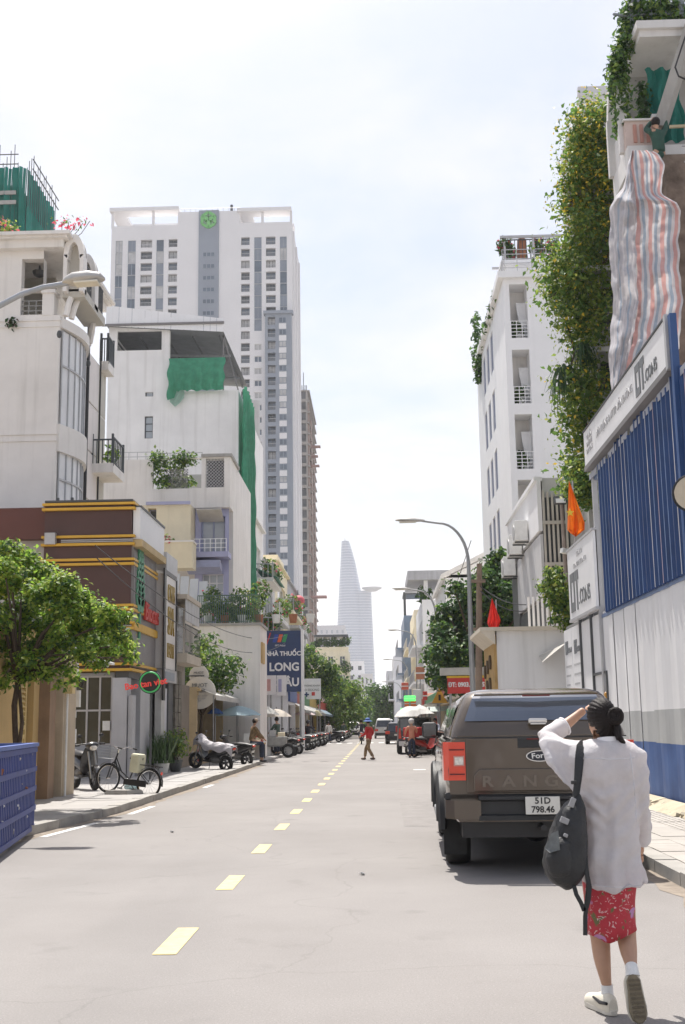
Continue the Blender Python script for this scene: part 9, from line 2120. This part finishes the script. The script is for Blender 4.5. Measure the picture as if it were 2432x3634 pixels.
umbrella('yellowish umbrella beside the pink one', 712, 738, 1638, 1625, 84.0, M('umb_yellow', (.66, .60, .38), .6, .15, 3, translucent=.35))
umbrella('small pale umbrella over the far right kerb', 955, 990, 1640, 1632, 96.0, M('umb_pink'))
# food cart with wheels and boxes
def food_cart():
 x, y = -4.35, 54.4; t = thing('food_cart', 'street food cart with metal box, large wheel and stacked baskets', 'cart', (x, y, .02)); MB().box(x - 1.3, x + .1, y - .35, y + .35, .55, .95).build('tray', M('cart_steel', (.30, .30, .29), .5, .15, 5, metal=.4), t, bevel=.02)
 wheel(t, (x + .2, y - .4, .32), .32, .06, (.2, 1, 0), 8, 'wheel', steel); wheel(t, (x + .2, y + .4, .32), .32, .06, (.2, 1, 0), 8, 'wheel', steel); MB().box(x - 1.5, x + .6, y - .03, y + .03, .5, .56).build('axle_bar', steel, t)
 for k, (dx, w_, z0, z1, m) in enumerate(((-1.05, .42, .95, 1.75, plasticw), (-.55, .3, .95, 1.25, greyl), (-.15, .3, .95, 1.15, cream), (-.9, .5, .06, .5, plasticw))): MB().box(x + dx - w_ / 2, x + dx + w_ / 2, y - .25, y + .25, z0, z1).build('goods_box', m, t, bevel=.02)
 MB().tube([(x + .1, y, .8), (x + .6, y, .95), (x + .75, y, .95)], .02, 6).build('handle', steel, t)
food_cart()
def stall(label, x, y, w_, mats, seed):
 rg = random.Random(seed); t = thing('market_stall', label, 'stall', (x, y, .1)); MB().box(x - .4, x + .4, y, y + w_, .7, .76).build('table_top', ochre, t)
 for dx in (-.36, .33):
  for dy in (.05, w_ - .1): MB().box(x + dx, x + dx + .05, y + dy, y + dy + .05, .1, .7).build('leg', greyd, t)
 for k in range(6): a = rg.random() * .5 - .3; yy = y + .1 + (w_ - .4) * k / 6; h = .15 + .3 * rg.random(); MB().box(x + a - .15, x + a + .2, yy, yy + .28, .76, .76 + h).build('goods_box', mats[k % len(mats)], t, bevel=.015)
stall('low stall table with goods under the pale blue umbrella', -5.2, 48.4, 1.6, [plasticw, cream, redp], 1); stall('stall table with boxes under the cream umbrella', -5.0, 57.6, 1.6, [greyl, ochre, plasticw], 2)
stall('stall of yellow goods in front of the right hand shop', 3.35, 47.2, 2.2, [M('mustard'), cream, redp], 3); stall('stall table under the pink umbrella', -4.95, 75.2, 1.8, [redp, plasticw, greyl], 4)
# overhead cables crossing near the left houses
for k, (a, b_, sag, lab) in enumerate([((-6.4, 26, 5.6), (-4.9, 62, 6.2), .9, 'black overhead cable sagging along the left shopfronts'), ((-6.35, 26, 5.3), (-4.9, 62, 5.8), 1.2, 'lower black overhead cable along the left shopfronts'), ((3.3, 39.2, 7.6), (3.2, 92, 7.0), 1.0, 'overhead cable running between the right street lamps')]):
 a, b_ = Vector(a), Vector(b_); pts = [a.lerp(b_, s_) - Vector((0, 0, sag * 4 * s_ * (1 - s_))) for s_ in np.linspace(0, 1, 20)]; tag(MB().tube(pts, .014, 5).build('overhead_cable', black, base=a), lab, 'cable')
# ================================================================== hazy air round everything
hz = bpy.data.materials.new('haze_air'); hz.use_nodes = True; n_ = hz.node_tree; n_.nodes.remove(n_.nodes['Principled BSDF']); pv = n_.nodes.new('ShaderNodeVolumePrincipled'); pv.inputs['Density'].default_value = .0002; pv.inputs['Color'].default_value = (.93, .95, 1.0, 1); pv.inputs['Anisotropy'].default_value = .3
n_.links.new(pv.outputs[0], n_.nodes['Material Output'].inputs['Volume'])
h_ = MB().box(-3100, 3100, -300, 4300, -1.2, 285).build('haze', hz); tag(h_, 'pale midday haze over the whole street', 'haze', kind='stuff')
